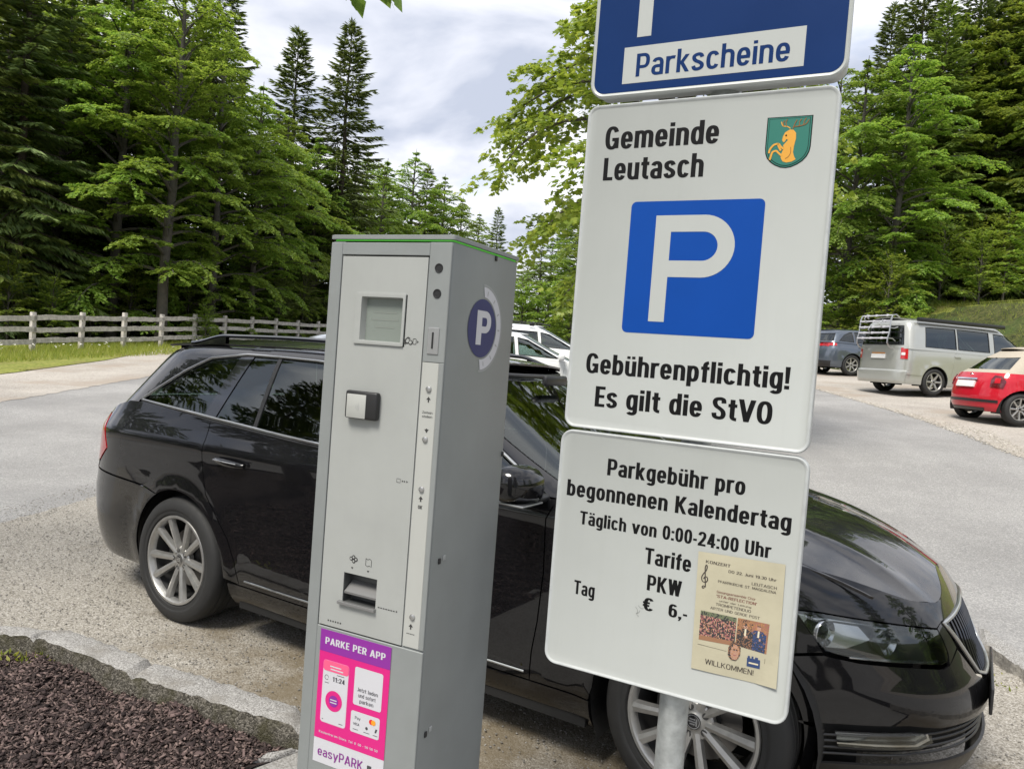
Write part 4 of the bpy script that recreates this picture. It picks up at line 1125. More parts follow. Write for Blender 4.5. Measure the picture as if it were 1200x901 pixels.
M['tail_red'] = mat('tail_lamp_red', (.42, .008, .012), .12, coat=1)
M['tail_dark'] = mat('tail_lamp_dark', (.10, .004, .008), .12, coat=1)
M['cloth'] = mat('seat_cloth', (.03, .03, .032), .9)
M['plate_white'] = mat('number_plate_white', (.72, .72, .70), .45)

class Outline:
    """point on the body for (u, z): u runs along the side like x and goes on as arc length round the front (or back) corner"""
    def __init__(s, xf, xr, w, Lf, Lr, pf=(2.5, 2.5), pr=(3, 3), xm=None, xa=None, bulge=None, barrel=None, zmap=None):
        s.xf, s.xr, s.w, s.Lf, s.Lr, s.xm_, s.xa_, s.bulge, s.barrel, s.zmap, s.pf, s.pr = xf, xr, w, Lf, Lr, xm, xa, bulge, barrel, zmap, pf, pr
        s.tab = []
        for L, (p, q) in ((Lf, pf), (Lr, pr)):
            a = np.linspace(0, np.pi / 2, 600)
            X = L * np.sin(a) ** (2 / p); Y = float(w(.6 if xm is not None else 1.1)) * np.cos(a) ** (2 / q)
            S = np.concatenate([[0], np.cumsum(np.hypot(np.diff(X), np.diff(Y)))])
            s.tab.append((S, a, X, Y))
        s.SF, s.SR = s.tab[0][0][-1], s.tab[1][0][-1]
    def xm(s, z): return s.xm_ + 0 * z if s.xm_ is not None else s.xf(z) - s.Lf
    def xa(s, z): return s.xa_ + 0 * z if s.xa_ is not None else s.xr(z) + s.Lr
    def uf(s, x=None, y=None, ref=0):
        """u offset from the start of the front (ref 0) or back (ref 1) corner where the outline has run dx along, or is still |y| wide"""
        S, a, X, Y = s.tab[ref]
        if x is not None: return np.interp(x, X, S)
        return np.interp(-abs(y), -Y, S)
    def __call__(s, u, z, side=-1):
        u = np.asarray(u, float); z = np.asarray(z, float)
        xm, xa, w = s.xm(z), s.xa(z), s.w(z)
        sg = np.full(u.shape, float(side))
        sf = u - xm; fl = sf > s.SF; sg = np.where(fl, -sg, sg); sf = np.where(fl, 2 * s.SF - sf, sf)
        sr = xa - u; rl = sr > s.SR; sg = np.where(rl, -sg, sg); sr = np.where(rl, 2 * s.SR - sr, sr)
        af = np.interp(np.clip(sf, 0, s.SF), s.tab[0][0], s.tab[0][1]); ar = np.interp(np.clip(sr, 0, s.SR), s.tab[1][0], s.tab[1][1])
        Lf = s.xf(z) - xm; Lr = xa - s.xr(z)
        e = 1e-9
        ue = np.where(fl, xm + sf, np.where(rl, xa - sr, u))
        x = np.where(sf > 0, xm + Lf * np.sin(af) ** (2 / s.pf[0]), np.where(sr > 0, xa - Lr * np.sin(ar) ** (2 / s.pr[0]), ue))
        y = np.where(sf > 0, w * np.maximum(np.cos(af), e) ** (2 / s.pf[1]), np.where(sr > 0, w * np.maximum(np.cos(ar), e) ** (2 / s.pr[1]), w))
        if s.bulge is not None: y = y + s.bulge(x, z) * np.clip(y / w, 0, 1)
        if s.barrel is not None: y = y * s.barrel(x)
        zz = s.zmap(x, z) if s.zmap is not None else z
        return np.stack([x, y * sg, zz], -1)
    def out(s, P):
        d = P.copy(); d[:, 2] = 0
        lo, hi = float(np.mean(s.xa(P[:, 2] * 0 + .6))), float(np.mean(s.xm(P[:, 2] * 0 + .6)))
        d[:, 0] = P[:, 0] - np.clip(P[:, 0], lo, hi)
        return d

def inset(B, g):
    A = np.array(B); n = len(A)
    ar = np.sum(A[:, 0] * np.roll(A[:, 1], -1) - np.roll(A[:, 0], -1) * A[:, 1])
    t = np.roll(A, -1, 0) - np.roll(A, 1, 0); t /= np.linalg.norm(t, axis=1)[:, None] + 1e-12
    nn = np.stack([-t[:, 1], t[:, 0]], 1) * (1 if ar > 0 else -1)
    return A + nn * g

def densify(poly, ds):
    B = []
    for i, p in enumerate(poly):
        q = poly[(i + 1) % len(poly)]; k = max(1, int(math.ceil(math.hypot(q[0] - p[0], q[1] - p[1]) / ds)))
        B += [(p[0] + (q[0] - p[0]) * j / k, p[1] + (q[1] - p[1]) * j / k) for j in range(k)]
    return B

def panel(name, poly, fn, outward, m, parent, gap=.0025, res=.035, ds=.02, lift=0.0, lip=.010, label=None, holes=()):
    """cuts one panel (a polygon in the surface's own chart) out of a surface function; exact normals for clean reflections"""
    B = densify(poly, ds)
    B = clean(B, .0015)
    if gap: B = clean([tuple(p) for p in inset(B, gap)], .001)
    if sum(B[i - 1][0] * B[i][1] - B[i][0] * B[i - 1][1] for i in range(len(B))) < 0: B = B[::-1]
    HB = []
    for q in holes:
        q = clean(densify(q, ds), .0015)
        if sum(q[i - 1][0] * q[i][1] - q[i][0] * q[i - 1][1] for i in range(len(q))) > 0: q = q[::-1]
        HB.append(q)
    V, F = fill2d(B, res, HB)
    V = np.array(V); e = 1e-3
    def ev(A):
        P = fn(A[:, 0], A[:, 1])
        du = fn(A[:, 0] + e, A[:, 1]) - fn(A[:, 0] - e, A[:, 1]); dv = fn(A[:, 0], A[:, 1] + e) - fn(A[:, 0], A[:, 1] - e)
        N = np.cross(du, dv); N /= np.linalg.norm(N, axis=1)[:, None] + 1e-12
        fl = np.sum(N * outward(P), 1) < 0
        return P, N * np.where(fl, -1, 1)[:, None], fl
    P, N, fl = ev(V)
    if fl.mean() > .5: F = [f[::-1] for f in F]
    P = P + N * lift
    co, nr, rim = [P], [N], []
    n0 = len(P)
    for Q in [B] + HB:
        nb = len(Q); Bp, Bn, _ = ev(np.array(Q)); Bp = Bp + Bn * lift
        co += [Bp, Bp - Bn * lip]; nr += [Bn, Bn]
        rr = [(n0 + i, n0 + (i + 1) % nb, n0 + nb + (i + 1) % nb, n0 + nb + i) for i in range(nb)]
        rim += rr if fl.mean() > .5 else [r[::-1] for r in rr]
        n0 += 2 * nb
    co = np.concatenate(co); nr = np.concatenate(nr)
    me = bpy.data.meshes.new(name)
    me.from_pydata([tuple(p) for p in co], [], [tuple(f) for f in F] + rim)
    ms = m if isinstance(m, (list, tuple)) else [m]
    for k in ms: me.materials.append(k)
    me.shade_smooth()
    sm = np.ones(len(me.polygons), bool); sm[len(F):] = False
    me.polygons.foreach_set('use_smooth', sm)
    me.update()
    ln = np.zeros((len(me.loops), 3), np.float32)
    vi = np.zeros(len(me.loops), np.int32); me.loops.foreach_get('vertex_index', vi)
    ln[:] = nr[vi]
    nf = sum(len(f) for f in F)
    ln[nf:] = 0                                   # zero keeps the automatic normal on the rim
    me.normals_split_custom_set([tuple(v) for v in ln])
    o = link(name, me, parent)
    if label: o['label'] = label
    return o

def wheel(parent, x, y, side, r=.318, rim_r=.226, w=.205, spokes=10, style='twin', cap=None, name='wheel', camber=0.0, steer=0.0):
    """tyre, rim with spokes and hub, brake disc; the outer face looks to `side` (-1 right, +1 left)"""
    e = empty(name, (x, y, r), 0, parent)
    e.rotation_euler = (0, 0, steer)
    o = side
    h = w / 2
    mb = MB()
    prof = [(rim_r + .004, -h * .80), (rim_r + .012, -h * .95), (r - .055, -h), (r - .020, -h * .93), (r - .006, -h * .78), (r, -h * .55), (r, -h * .42), (r - .006, -h * .40), (r - .006, -h * .34), (r, -h * .32), (r + .001, -h * .06), (r - .006, -h * .04), (r - .006, h * .04), (r + .001, h * .06),
            (r, h * .32), (r - .006, h * .34), (r - .006, h * .40), (r, h * .42), (r, h * .55), (r - .006, h * .78), (r - .020, h * .93), (r - .055, h), (rim_r + .030, h * .985), (rim_r + .028, h * .965), (rim_r + .012, h * .95), (rim_r + .004, h * .80)]
    mb.lathe([(a, b * o) for a, b in prof], axis='y', seg=56)
    mb.build('tyre', M['rubber'], e, angle=40)
    mb = MB()
    f = h * o
    mb.lathe([(rim_r + .006, f * .86), (rim_r + .002, f * .93), (rim_r - .008, f * .93), (rim_r - .014, f * .86), (rim_r - .02, f * .6)], axis='y', seg=64, mi=0)
    mb.lathe([(rim_r - .018, f * .6), (rim_r - .03, -f * .2), (rim_r - .03, -f * .9)], axis='y', seg=48, mi=1)
    yo = f * .62
    for k in range(spokes):
        a = 2 * math.pi * k / spokes
        if style == 'twin': a += (.045 if k % 2 else -.045)
        def pt(rad, t, yy): return (rad * math.cos(a) - t * math.sin(a), yy, rad * math.sin(a) + t * math.cos(a))
        w0, w1 = (.016, .0175) if spokes > 7 else (.026, .026)
        if spokes <= 7: w0, w1 = .030, .022
        L = []
        for rad, ww, yy in ((.040, w0, yo * 1.02), (.10, (w0 + w1) * .52, yo * 1.16), (.16, w1 * 1.1, yo * 1.28), (rim_r - .010, w1 * 1.25, yo * 1.36)):
            L.append([pt(rad, -ww, yy - .020 * o), pt(rad, -ww * .75, yy), pt(rad, -ww * .1, yy + .004 * o), pt(rad, ww * .75, yy - .001 * o), pt(rad, ww, yy - .020 * o)])
        mb.loft(L, 0)
    mb.lathe([(0, yo * 1.10), (.026, yo * 1.10), (.030, yo * 1.06), (.034, yo * 1.03), (.060, yo * 1.00), (.066, yo * .9), (.066, yo * .5)], axis='y', seg=32, mi=0)
    for k in range(5):
        a = 2 * math.pi * (k + .5) / 5
        mb.lathe([(.0125, yo * 1.04), (.0125, yo * .9)], axis='y', seg=14, mi=0, org=(.048 * math.cos(a), 0, .048 * math.sin(a)))
        mb.lathe([(0, yo * .95), (.0115, yo * .95)], axis='y', seg=10, mi=1, org=(.048 * math.cos(a), .008 * o, .048 * math.sin(a)))
        mb.lathe([(0, yo * 1.015), (.0118, yo * 1.015)], axis='y', seg=14, mi=1, org=(.048 * math.cos(a), .001 * o, .048 * math.sin(a)))
    rm = mb.build('rim', [M['alloy'], M['alloy_dark']], e, angle=30)
    mb = MB()
    mb.lathe([(0, yo * 1.12), (.024, yo * 1.12), (.0265, yo * 1.10)], axis='y', seg=24, mi=1)
    if cap == 'arrow':
        mb.lathe([(.0205, yo * 1.135), (.0235, yo * 1.135)], axis='y', seg=24, mi=0)
        for s_ in (-1, 0, 1): mb.box((-.016 + .005 * abs(s_), yo * 1.125 - .001, s_ * .008 - .0025), (.013 - .006 * abs(s_), yo * 1.125 + .0022 * o if o > 0 else yo * 1.125 + .0012, s_ * .008 + .0025), 0)
        mb.box((.010, yo * 1.125 - .0022, -.012), (.015, yo * 1.125 + .0022, .012), 0)
    hc = mb.build('hub_cap', [M['chrome'], M['car_gloss']], e, angle=30)
    mb = MB()
    mb.lathe([(.06, f * .05), (.145, f * .05), (.145, -f * .10), (.06, -f * .10)], axis='y', seg=36, mi=0)
    mb.lathe([(0, f * .1), (.075, f * .1), (.075, -f * .6)], axis='y', seg=20, mi=1)
    mb.box((-.15, min(f * .25, -f * .3), -.05), (-.09, max(f * .25, -f * .3), .06), 1, bev=.01)
    mb.build('brake_disc', [M['disc'], M['alloy_dark']], e, angle=30)
    return e

def arch_pts(cx, cz, r, a0, a1, n=18):
    return [(cx + r * math.cos(R(a0 + (a1 - a0) * i / n)), cz + r * math.sin(R(a0 + (a1 - a0) * i / n))) for i in range(n + 1)]

def trim_tube(name, pts, rad, m, parent, closed=False, seg=6):
    return MB().tube(pts, rad, seg, closed=closed).build(name, m, parent, angle=60)

def mir(o, parent=None):
    """mirrored copy of a panel across the car's middle"""
    c = o.copy(); COL.objects.link(c); c.scale = (1, -1, 1)
    if parent: c.parent = parent
    for ch in o.children: 
        k = ch.copy(); COL.objects.link(k); k.parent = c
    return c

def seats(parent, xs, yw=.36, zh=.62, z0=.42, head=1.10, m=None):
    """two seats in front, a bench behind"""
    for x in xs:
        for y in (-yw, yw):
            mb = MB()
            mb.box((x - .05, y - .24, z0 - .12), (x + .48, y + .24, z0 + .05), bev=.05, seg=3)
            mb.loft([[(x - .02 - t * .20 + dx, y + dy, z0 + t * zh) for dx, dy in ((-.06, -.22 + .05 * t), (.06, -.20 + .05 * t), (.08, 0), (.06, .20 - .05 * t), (-.06, .22 - .05 * t))] for t in (0, .3, .7, 1)])
            s_ = mb.build('seat', m or M['cloth'], parent)
            mb = MB(); xh = x - .25
            mb.box((xh - .05, y - .125, head - .09), (xh + .05, y + .125, head + .09), bev=.04, seg=3)
            for d in (-.05, .05): mb.tube([(xh, y + d, head - .18), (xh, y + d, head - .05)], .008, 6)
            mb.build('headrest', m or M['cloth'], s_)

# ------------------------------------------------------------------ the black estate car beside the machine
CAR = Vector((-1.174, 4.614, 0)); CYAW = .543
car = empty('estate_car', (CAR.x, CAR.y, .005), -CYAW)
tag(car, 'glossy black estate car with roof rails and silver alloy wheels behind the ticket machine', 'car')
WB = 2.68; RA = .357
w_lo = table([(.14, .775), (.18, .815), (.22, .842), (.28, .862), (.36, .878), (.48, .890), (.62, .899), (.74, .904), (.82, .906), (.872, .908), (.902, .9075), (.918, .903), (.95, .886), (1.0, .858), (1.06, .832), (1.12, .808)])
xf_lo = table([(.14, 3.43), (.20, 3.49), (.28, 3.512), (.38, 3.516), (.46, 3.505), (.52, 3.480), (.58, 3.455), (.64, 3.430), (.70, 3.395), (.75, 3.36), (.80, 3.315), (.86, 3.24), (.92, 3.14), (1.0, 2.95), (1.12, 2.7)])
xr_lo = table([(.14, -.99), (.20, -1.06), (.30, -1.115), (.45, -1.145), (.58, -1.145), (.63, -1.12), (.72, -1.10), (.90, -1.055), (1.0, -1.015), (1.12, -.955)])
def blg(x, z):
    o = 0
    for cx in (0, WB):
        d = np.hypot(x - cx, z - .315)
        o = o + .014 * np.exp(-((d - .36) / .055) ** 2) * (z > .1)
    return o
LO = Outline(xf_lo, xr_lo, w_lo, 1.10, .66, (2.1, 2.35), (3.1, 3.4), xm=2.44, xa=-.45, bulge=blg, barrel=lambda x: 1 - .030 * ((x - 1.15) / 1.6) ** 2 * (x < 1.15) - .012 * ((x - 1.15) / 1.3) ** 2 * (x >= 1.15))
w_up = table([(.90, .888), (.95, .870), (1.0, .853), (1.1, .806), (1.2, .756), (1.3, .703), (1.36, .668), (1.395, .640), (1.415, .612), (1.430, .575), (1.436, .545)])
xf_up = table([(.90, 2.50), (.95, 2.42), (1.0, 2.33), (1.1, 2.13), (1.2, 1.93), (1.3, 1.73), (1.38, 1.565), (1.41, 1.50), (1.436, 1.44)])
xr_up = table([(.90, -1.01), (1.0, -.975), (1.05, -.952), (1.15, -.895), (1.25, -.835), (1.35, -.775), (1.40, -.742), (1.436, -.71)])
zc_roof = table([(-.95, 1.395), (-.70, 1.425), (-.40, 1.450), (0, 1.468), (.5, 1.478), (1.0, 1.474), (1.3, 1.460), (1.55, 1.432)])
def zmap_up(x, z): return z - (1.478 - zc_roof(x)) * np.clip((z - 1.0) / .43, 0, 1.1)
UP = Outline(xf_up, xr_up, w_up, .42, .50, (2.2, 3.0), (3, 3), barrel=lambda x: 1 - .045 * ((x - 1.0) / 1.6) ** 2 * (x < 1.0), zmap=zmap_up)
def roof_fn(x, y): 
    z = zc_roof(x) - .043 * np.abs(y / .56) ** 2.6
    return np.stack([x, y, z], -1)
zc_deck = table([(2.0, 1.03), (2.2, 1.019), (2.5, 1.003), (2.8, .974), (2.98, .942), (3.15, .888), (3.31, .805), (3.40, .738), (3.46, .686), (3.56, .60)])
def deck_z(x, y):
    a = np.abs(y)
    xs = x + .115 * (1 - np.exp(-(a / .36) ** 2)) * sst(2.4, 3.1, x)
    return zc_deck(xs) - (.068 + .018 * sst(2.3, 3.0, x)) * (a / .86) ** 2.3 + .011 * np.exp(-((a - .50 + .12 * (x - 2.2)) / .045) ** 2) * sst(2.2, 2.5, x) * (1 - sst(3.15, 3.4, x))
def deck_fn(x, y): return np.stack([x, y, deck_z(x, y)], -1)
upw = lambda P: np.array([[0, 0, 1.0]]) + 0 * P
def ztop(u):
    z = np.full(np.shape(u), .86)
    for _ in range(30):
        P = LO(u, z); z = .5 * z + .5 * deck_z(P[..., 0], P[..., 1])
    return z
belt = table([(-1.0, 1.115), (-.52, 1.083), (.105, 1.046), (.904, 1.008), (1.6, .985), (2.10, .972), (2.3, .968)])
UXF = lambda x: 2.44 + float(LO.uf(x=x - 2.44))            # chart position at the front where the outline has reached x
UYF = lambda y: 2.44 + float(LO.uf(y=y))
UXR = lambda x: -.45 - float(LO.uf(x=-.45 - x, ref=1))
UYR = lambda y: -.45 - float(LO.uf(y=y, ref=1))
SF, SR = LO.SF, LO.SR
UC = 2.44 + SF                                              # chart position of the middle of the nose
URC = -.45 - SR
def lo(name, poly, m, parent=car, **k): return panel(name, poly, lambda u, z: LO(u, z), LO.out, m, parent, **k)
def up(name, poly, m, parent=car, **k): return panel(name, poly, lambda u, z: UP(u, z), UP.out, m, parent, **k)
BK = M['car_black']

body = empty('body', (0, 0, 0), 0, car)
# rear quarter: from the rear door to the tail lamp, over the wheel arch
door_rear = [(.135, 1.046), (.165, .95), (.185, .80), (.215, .69), (.30, .60), (.385, .50), (.43, .40), (.455, .285)]
sill_z = .285
t_in = [(UXR(-.82), .985), (UXR(-.75), .90), (UXR(-.69), .80), (UXR(-.79), .72), (UXR(-.92), .685)]
arc_r = arch_pts(0, .315, RA, 8, 140)
bl = lambda a, b, n=10: [(a + (b - a) * i / n, float(belt(a + (b - a) * i / n))) for i in range(n + 1)]
quarter = bl(.135, -.45) + [(UXR(-.62), 1.075), (UXR(-.76), 1.045), (UXR(-.86), 1.01), (UXR(-.86), .987)] + t_in[0:4] + [(UXR(-.83), .675), (-.33, .655)] + arch_pts(0, .315, RA, 118, -2, 20)[0:] + [(.455, .285)] + door_rear[::-1][1:]
for s_ in (-1, 1):
    o = lo('quarter_panel', quarter, BK, body) if s_ < 0 else mir(o, body)
# D-pillar and roof side
def dlo_top(x): return np.interp(x, [-.52, -.40, -.25, -.10, .16, .67, 1.1, 1.35, 1.50], [1.095, 1.185, 1.285, 1.358, 1.386, 1.384, 1.368, 1.345, 1.30])
top_pts = [(x, float(dlo_top(x))) for x in (-.50, -.42, -.33, -.25, -.17, -.10, 0, .16, .4, .67, .9, 1.1, 1.25)]
zr = 1.434
dpil = [(x, float(belt(x))) for x in (-.535, -.45)] 
xa_at = lambda z, s_: float(UP.xa(np.array(z))) - s_
rail = top_pts[5:] + [(1.33, 1.352), (1.345, zr)] + [(1.0, zr), (.5, zr), (0, zr), (-.15, zr), (xa_at(zr, .16), zr), (xa_at(1.36, .20), 1.36), (xa_at(1.25, .24), 1.25), (xa_at(1.12, .25), 1.12), (xa_at(1.0, .25), 1.0), (-.60, 1.01), (-.545, 1.05)] + [(-.535, 1.088)] + top_pts[0:5]
for s_ in (-1, 1):
    o = up('roof_side', rail, BK, body) if s_ < 0 else mir(o, body)
# A pillar
def ap(s0): return [(float(UP.xm(np.array(z))) + s0, z) for z in (.985, 1.05, 1.12, 1.2, 1.28, 1.36, zr)]
apil = [(p[0], p[1]) for p in ap(.085)] + [(p[0], p[1]) for p in ap(.235)[::-1]]
apil = [(1.345, zr), (1.345, 1.352), (1.47, 1.31), (1.60, 1.245), (1.74, 1.170), (1.88, 1.090), (2.0, 1.02), (2.075, .970)] + [(float(UP.xm(np.array(z))) + .235, z) for z in (.955, 1.02, 1.1, 1.18, 1.26, 1.34, 1.40, zr)]
for s_ in (-1, 1):
    o = up('windscreen_pillar', apil, BK, body) if s_ < 0 else mir(o, body)
# roof
rp = [(x, y) for x, y in [(-.74, -.35), (-.72, -.45), (-.66, -.525), (-.4, -.545), (.2, -.565), (.9, -.572), (1.25, -.565), (1.36, -.535), (1.43, -.40), (1.465, -.2), (1.475, 0)]]
rp = rp + [(x, -y) for x, y in rp[::-1][1:]]
panel('roof', rp, roof_fn, upw, BK, body, res=.05, gap=0)
sp = [(-.655, -.46), (-.70, -.42), (-.765, -.35), (-.795, -.2), (-.80, 0)]
sp = sp + [(x, -y) for x, y in sp[::-1][1:]]
panel('rear_spoiler', sp, lambda x, y: roof_fn(x, y) - np.array([0, 0, .004]), upw, BK, car, res=.05, lip=.03)

# fenders and the strip between bonnet and wing
hood_y = table([(2.05, .775), (2.4, .762), (2.8, .725), (3.05, .665), (3.2, .590), (3.30, .500), (3.38, .40)])
us = np.linspace(2.09, UXF(3.06), 16)
arc_f = arch_pts(WB, .315, RA, 176, 48, 18)
fender = [(2.125, .975), (2.10, .90), (2.105, .70), (2.09, .52), (2.07, .40), (2.06, .285)] + [(WB - .375, .285)] + arc_f + [(UXF(2.985), .600), (UXF(3.10), .612)] + [(UXF(3.045), .735)] + [(UXF(3.045), float(ztop(np.array(UXF(3.045)))))] + [(float(u), float(ztop(np.array(u)))) for u in us[::-1]]
for s_ in (-1, 1):
    o = lo('front_wing', fender, BK, body) if s_ < 0 else mir(o, body)
edge = []
for u in np.linspace(2.06, UXF(3.16), 26):
    P = LO(np.array(u), ztop(np.array(u))); edge.append((float(P[0]), float(P[1])))
strip = edge + [(x, -float(hood_y(x))) for x in np.linspace(3.16, 2.06, 16)]
for s_ in (-1, 1):
    o = panel('wing_top', strip, deck_fn, upw, BK, body, res=.03, gap=.0015) if s_ < 0 else mir(o, body)
# bonnet
nose = []
for u in np.linspace(UXF(3.17), UC, 24):
    P = LO(np.array(u), ztop(np.array(u))); nose.append((float(P[0]), float(P[1])))
hood = [(x, -float(hood_y(x))) for x in np.linspace(2.12, 3.15, 24)] + nose
hood = hood + [(x, -y) for x, y in hood[::-1][1:]]
hood += [(2.16, .60), (2.20, .3), (2.215, 0), (2.20, -.3), (2.16, -.60)]
bon = panel('bonnet', hood, deck_fn, upw, BK, car, res=.035, gap=.002)

# doors
def door(name, edge_r, edge_f, x0, x1, hx):
    P = bl(x0, x1) + edge_f + edge_r
    d = lo(name, P, BK)
    # handle: a bowl and a chrome-edged grip
    mb = MB()
    L = []
    for t in np.linspace(0, 1, 12):
        x = hx - .105 + .21 * t; q = LO(np.array(x), np.array(.868 + .006 * (1 - t)))
        off = .034 * math.sin(math.pi * min(max(t, .02), .98)) ** .35
        hh = .011 + .005 * math.sin(math.pi * t)
        L.append([(x, q[1] - off - .010 * math.cos(R(a)), q[2] + hh * math.sin(R(a))) for a in range(0, 360, 45)])
    mb.loft(L)
    mb.build('handle', BK, d, angle=60)
    trim_tube('handle_strip', [(x, float(LO(np.array(x), np.array(.87))[1]) - .045, .8775) for x in np.linspace(hx - .080, hx + .085, 8)], .0035, M['chrome'], d)
    return d
rd_f = [(1.115, 1.0), (1.12, .80), (1.10, .50), (1.075, .285)]
d_r = door('rear_door', door_rear[::-1], rd_f, .135, 1.115, .40)
fd_r = [(1.075, .285), (1.10, .50), (1.12, .80), (1.115, 1.0)]
fd_f = [(2.125, .974), (2.10, .90), (2.105, .70), (2.09, .52), (2.07, .40), (2.06, .285)]
d_f = door('front_door', fd_r, fd_f, 1.115, 2.125, 1.36)
for d in (d_r, d_f): mir(d, car)
# crease moulding low on the doors with a bright line
for a, b in ((.50, 1.06), (1.09, 2.04)):
    P = [LO(np.array(x), np.array(.315)) for x in np.linspace(a, b, 14)]
    o = trim_tube('door_moulding', [(p[0], p[1] - .003, p[2]) for p in P], .0045, M['satin'], d_r if a < 1 else d_f)
    mir(o, d_r if a < 1 else d_f)
sill = [(.455, .283), (2.06, .283), (WB - .372, .283), (WB - .372, .16), (.378, .16), (.378, .283)]
for s_ in (-1, 1):
    o = lo('sill', sill, BK) if s_ < 0 else mir(o, car)

# side windows, black pillars and bright frame
dlo = [(x, float(belt(x)) + .010) for x in np.linspace(-.505, 2.03, 30)]
dtop = [(2.03, .990), (1.95, 1.045), (1.80, 1.130), (1.65, 1.212), (1.50, 1.285), (1.36, 1.340), (1.2, 1.362)] + [(x, z - .003) for x, z in top_pts[:-1][::-1]]
def win(name, a, b, m, extra=None):
    """glass between two slanted pillars: a, b = ((x at belt, x at top))"""
    xs = np.linspace(a[0], b[0], 12); bot = [(x, float(belt(x)) + .012) for x in xs]
    xt = np.linspace(b[1], a[1], 12); tp = [(x, float(np.interp(x, [p[0] for p in dtop[::-1]], [p[1] for p in dtop[::-1]])) - .006) for x in xt]
    P = bot + tp
    if extra: P = extra
    o = up(name, P, m, car, lift=-.004, gap=0, lip=.004)
    mir(o, car)
    return o
xq = [-.47, -.40, -.33, -.25, -.17, -.10, 0, .115]
qz = [float(np.interp(x, [p[0] for p in dtop[::-1]], [p[1] for p in dtop[::-1]])) - .006 for x in xq]
q_poly = [(x, float(belt(x)) + .012) for x in np.linspace(-.46, .055, 10)] + [(x, z) for x, z in zip(xq, qz)][::-1]
win('rear_quarter_window', None, None, M['glass_dark'], extra=None) if False else None
o = up('rear_quarter_window', q_poly, M['glass_dark'], car, lift=-.004, gap=0, lip=.004); mir(o, car)
win('rear_vent_window', (.155, .225), (.445, .395), M['glass_dark'])
win('rear_door_window', (.475, .425), (1.065, 1.035), M['glass_dark'])
win('front_door_window', (1.165, 1.105), (2.0, 1.36), M['glass_mid'], extra=[(x, float(belt(x)) + .012) for x in np.linspace(1.165, 1.99, 10)] + [(1.93, 1.045), (1.79, 1.126), (1.64, 1.207), (1.50, 1.276), (1.36, 1.330), (1.2, 1.352), (1.105, 1.358)])
def pil(name, a, b, m):
    xs = np.linspace(a[0], b[0], 3); xt = np.linspace(b[1], a[1], 3)
    f = lambda x: float(np.interp(x, [p[0] for p in dtop[::-1]], [p[1] for p in dtop[::-1]]))
    o = up(name, [(x, float(belt(x)) + .006) for x in xs] + [(x, f(x)) for x in xt], m, car, gap=0, lip=.02)
    mir(o, car)
pil('door_pillar', (.060, .120), (.150, .220), M['car_gloss'])
pil('window_divider', (.447, .397), (.473, .423), M['car_trim'])
pil('centre_pillar', (1.067, 1.037), (1.163, 1.103), M['car_gloss'])
loop = [UP(np.array(x), np.array(z)) for x, z in dlo + dtop]
o = trim_tube('window_frame', [(p[0], p[1] - .004, p[2]) for p in loop], .0075, M['satin'], car, closed=True); mir(o, car)
loop = [UP(np.array(x), np.array(z)) for x, z in [(x, float(belt(x)) - .004) for x in np.linspace(-.50, 2.06, 24)]]
o = trim_tube('window_seal', [(p[0], p[1] - .002, p[2]) for p in loop], .006, M['car_trim'], car); mir(o, car)

# windscreen, rear window, tailgate
def wsp(s0, zs): return [(float(UP.xm(np.array(z))) + s0, z) for z in zs]
ws = wsp(.238, np.linspace(.958, 1.425, 14)) + wsp(2 * UP.SF - .238, np.linspace(1.425, .958, 14))
# the chart slants with z, so cut the windscreen in the (offset, z) chart instead
def ups(s_, z): return UP(UP.xm(np.asarray(z, float)) + s_, z)
def upr(s_, z): return UP(UP.xa(np.asarray(z, float)) - s_, z)
panel('windscreen', [(.240, .958), (2 * UP.SF - .240, .958), (2 * UP.SF - .240, 1.428), (.240, 1.428)], ups, UP.out, M['glass_clear'], car, res=.05, gap=0, lift=-.003, lip=.004)
mbx = MB()
band = [ups(np.array(s_), np.array(1.418)) for s_ in np.linspace(.24, 2 * UP.SF - .24, 20)]
trim_tube('windscreen_seal', [tuple(p) for p in band], .012, M['car_trim'], car)
panel('rear_window', [(.30, 1.10), (2 * UP.SR - .30, 1.10), (2 * UP.SR - .34, 1.395), (.34, 1.395)], upr, UP.out, M['glass_dark'], car, res=.05, gap=0, lip=.004)
tg = panel('tailgate', [(.30, 1.096), (2 * UP.SR - .30, 1.096), (2 * UP.SR - .30, 1.0), (.30, 1.0)], upr, UP.out, BK, car, res=.05)
panel('tailgate_pillar', [(.235, 1.0), (.298, 1.0), (.298, 1.098), (.338, 1.397), (2 * UP.SR - .338, 1.397), (2 * UP.SR - .298, 1.098), (2 * UP.SR - .298, 1.0), (2 * UP.SR - .235, 1.0), (2 * UP.SR - .185, 1.43), (.185, 1.43)], upr, UP.out, BK, car, res=.05, gap=.001)
lo('tailgate_panel', [(UXR(-.905), 1.0), (UXR(-.905), .66), (2 * URC - UXR(-.905), .66), (2 * URC - UXR(-.905), 1.0)], BK, tg, res=.05)
# tail lamps
tl = [(UXR(-.905), .983), (UXR(-.83), .983), (UXR(-.755), .90), (UXR(-.695), .802), (UXR(-.79), .725), (UXR(-.92), .69), (UYR(.62), .70), (UYR(.60), .90), (UYR(.63), .97)]
o = lo('tail_lamp', tl, M['tail_red'], car, lift=.003, res=.03); mir(o, car)
# bumpers
rb = [(-.335, .650), (UXR(-.83), .670), (UXR(-.90), .682), (UYR(.6), .655), (2 * URC - UYR(.6), .655), (2 * URC - UXR(-.90), .682), (2 * URC - UXR(-.83), .670), (2 * URC + .335, .650)]
ra = arch_pts(0, .315, RA, 118, 195, 12)
rb = rb + [(2 * URC - x, z) for x, z in ra] + [(2 * URC + .36, .20)] + [(-.36, .20)] + ra[::-1]
lo('rear_bumper', rb, BK, car, res=.05)
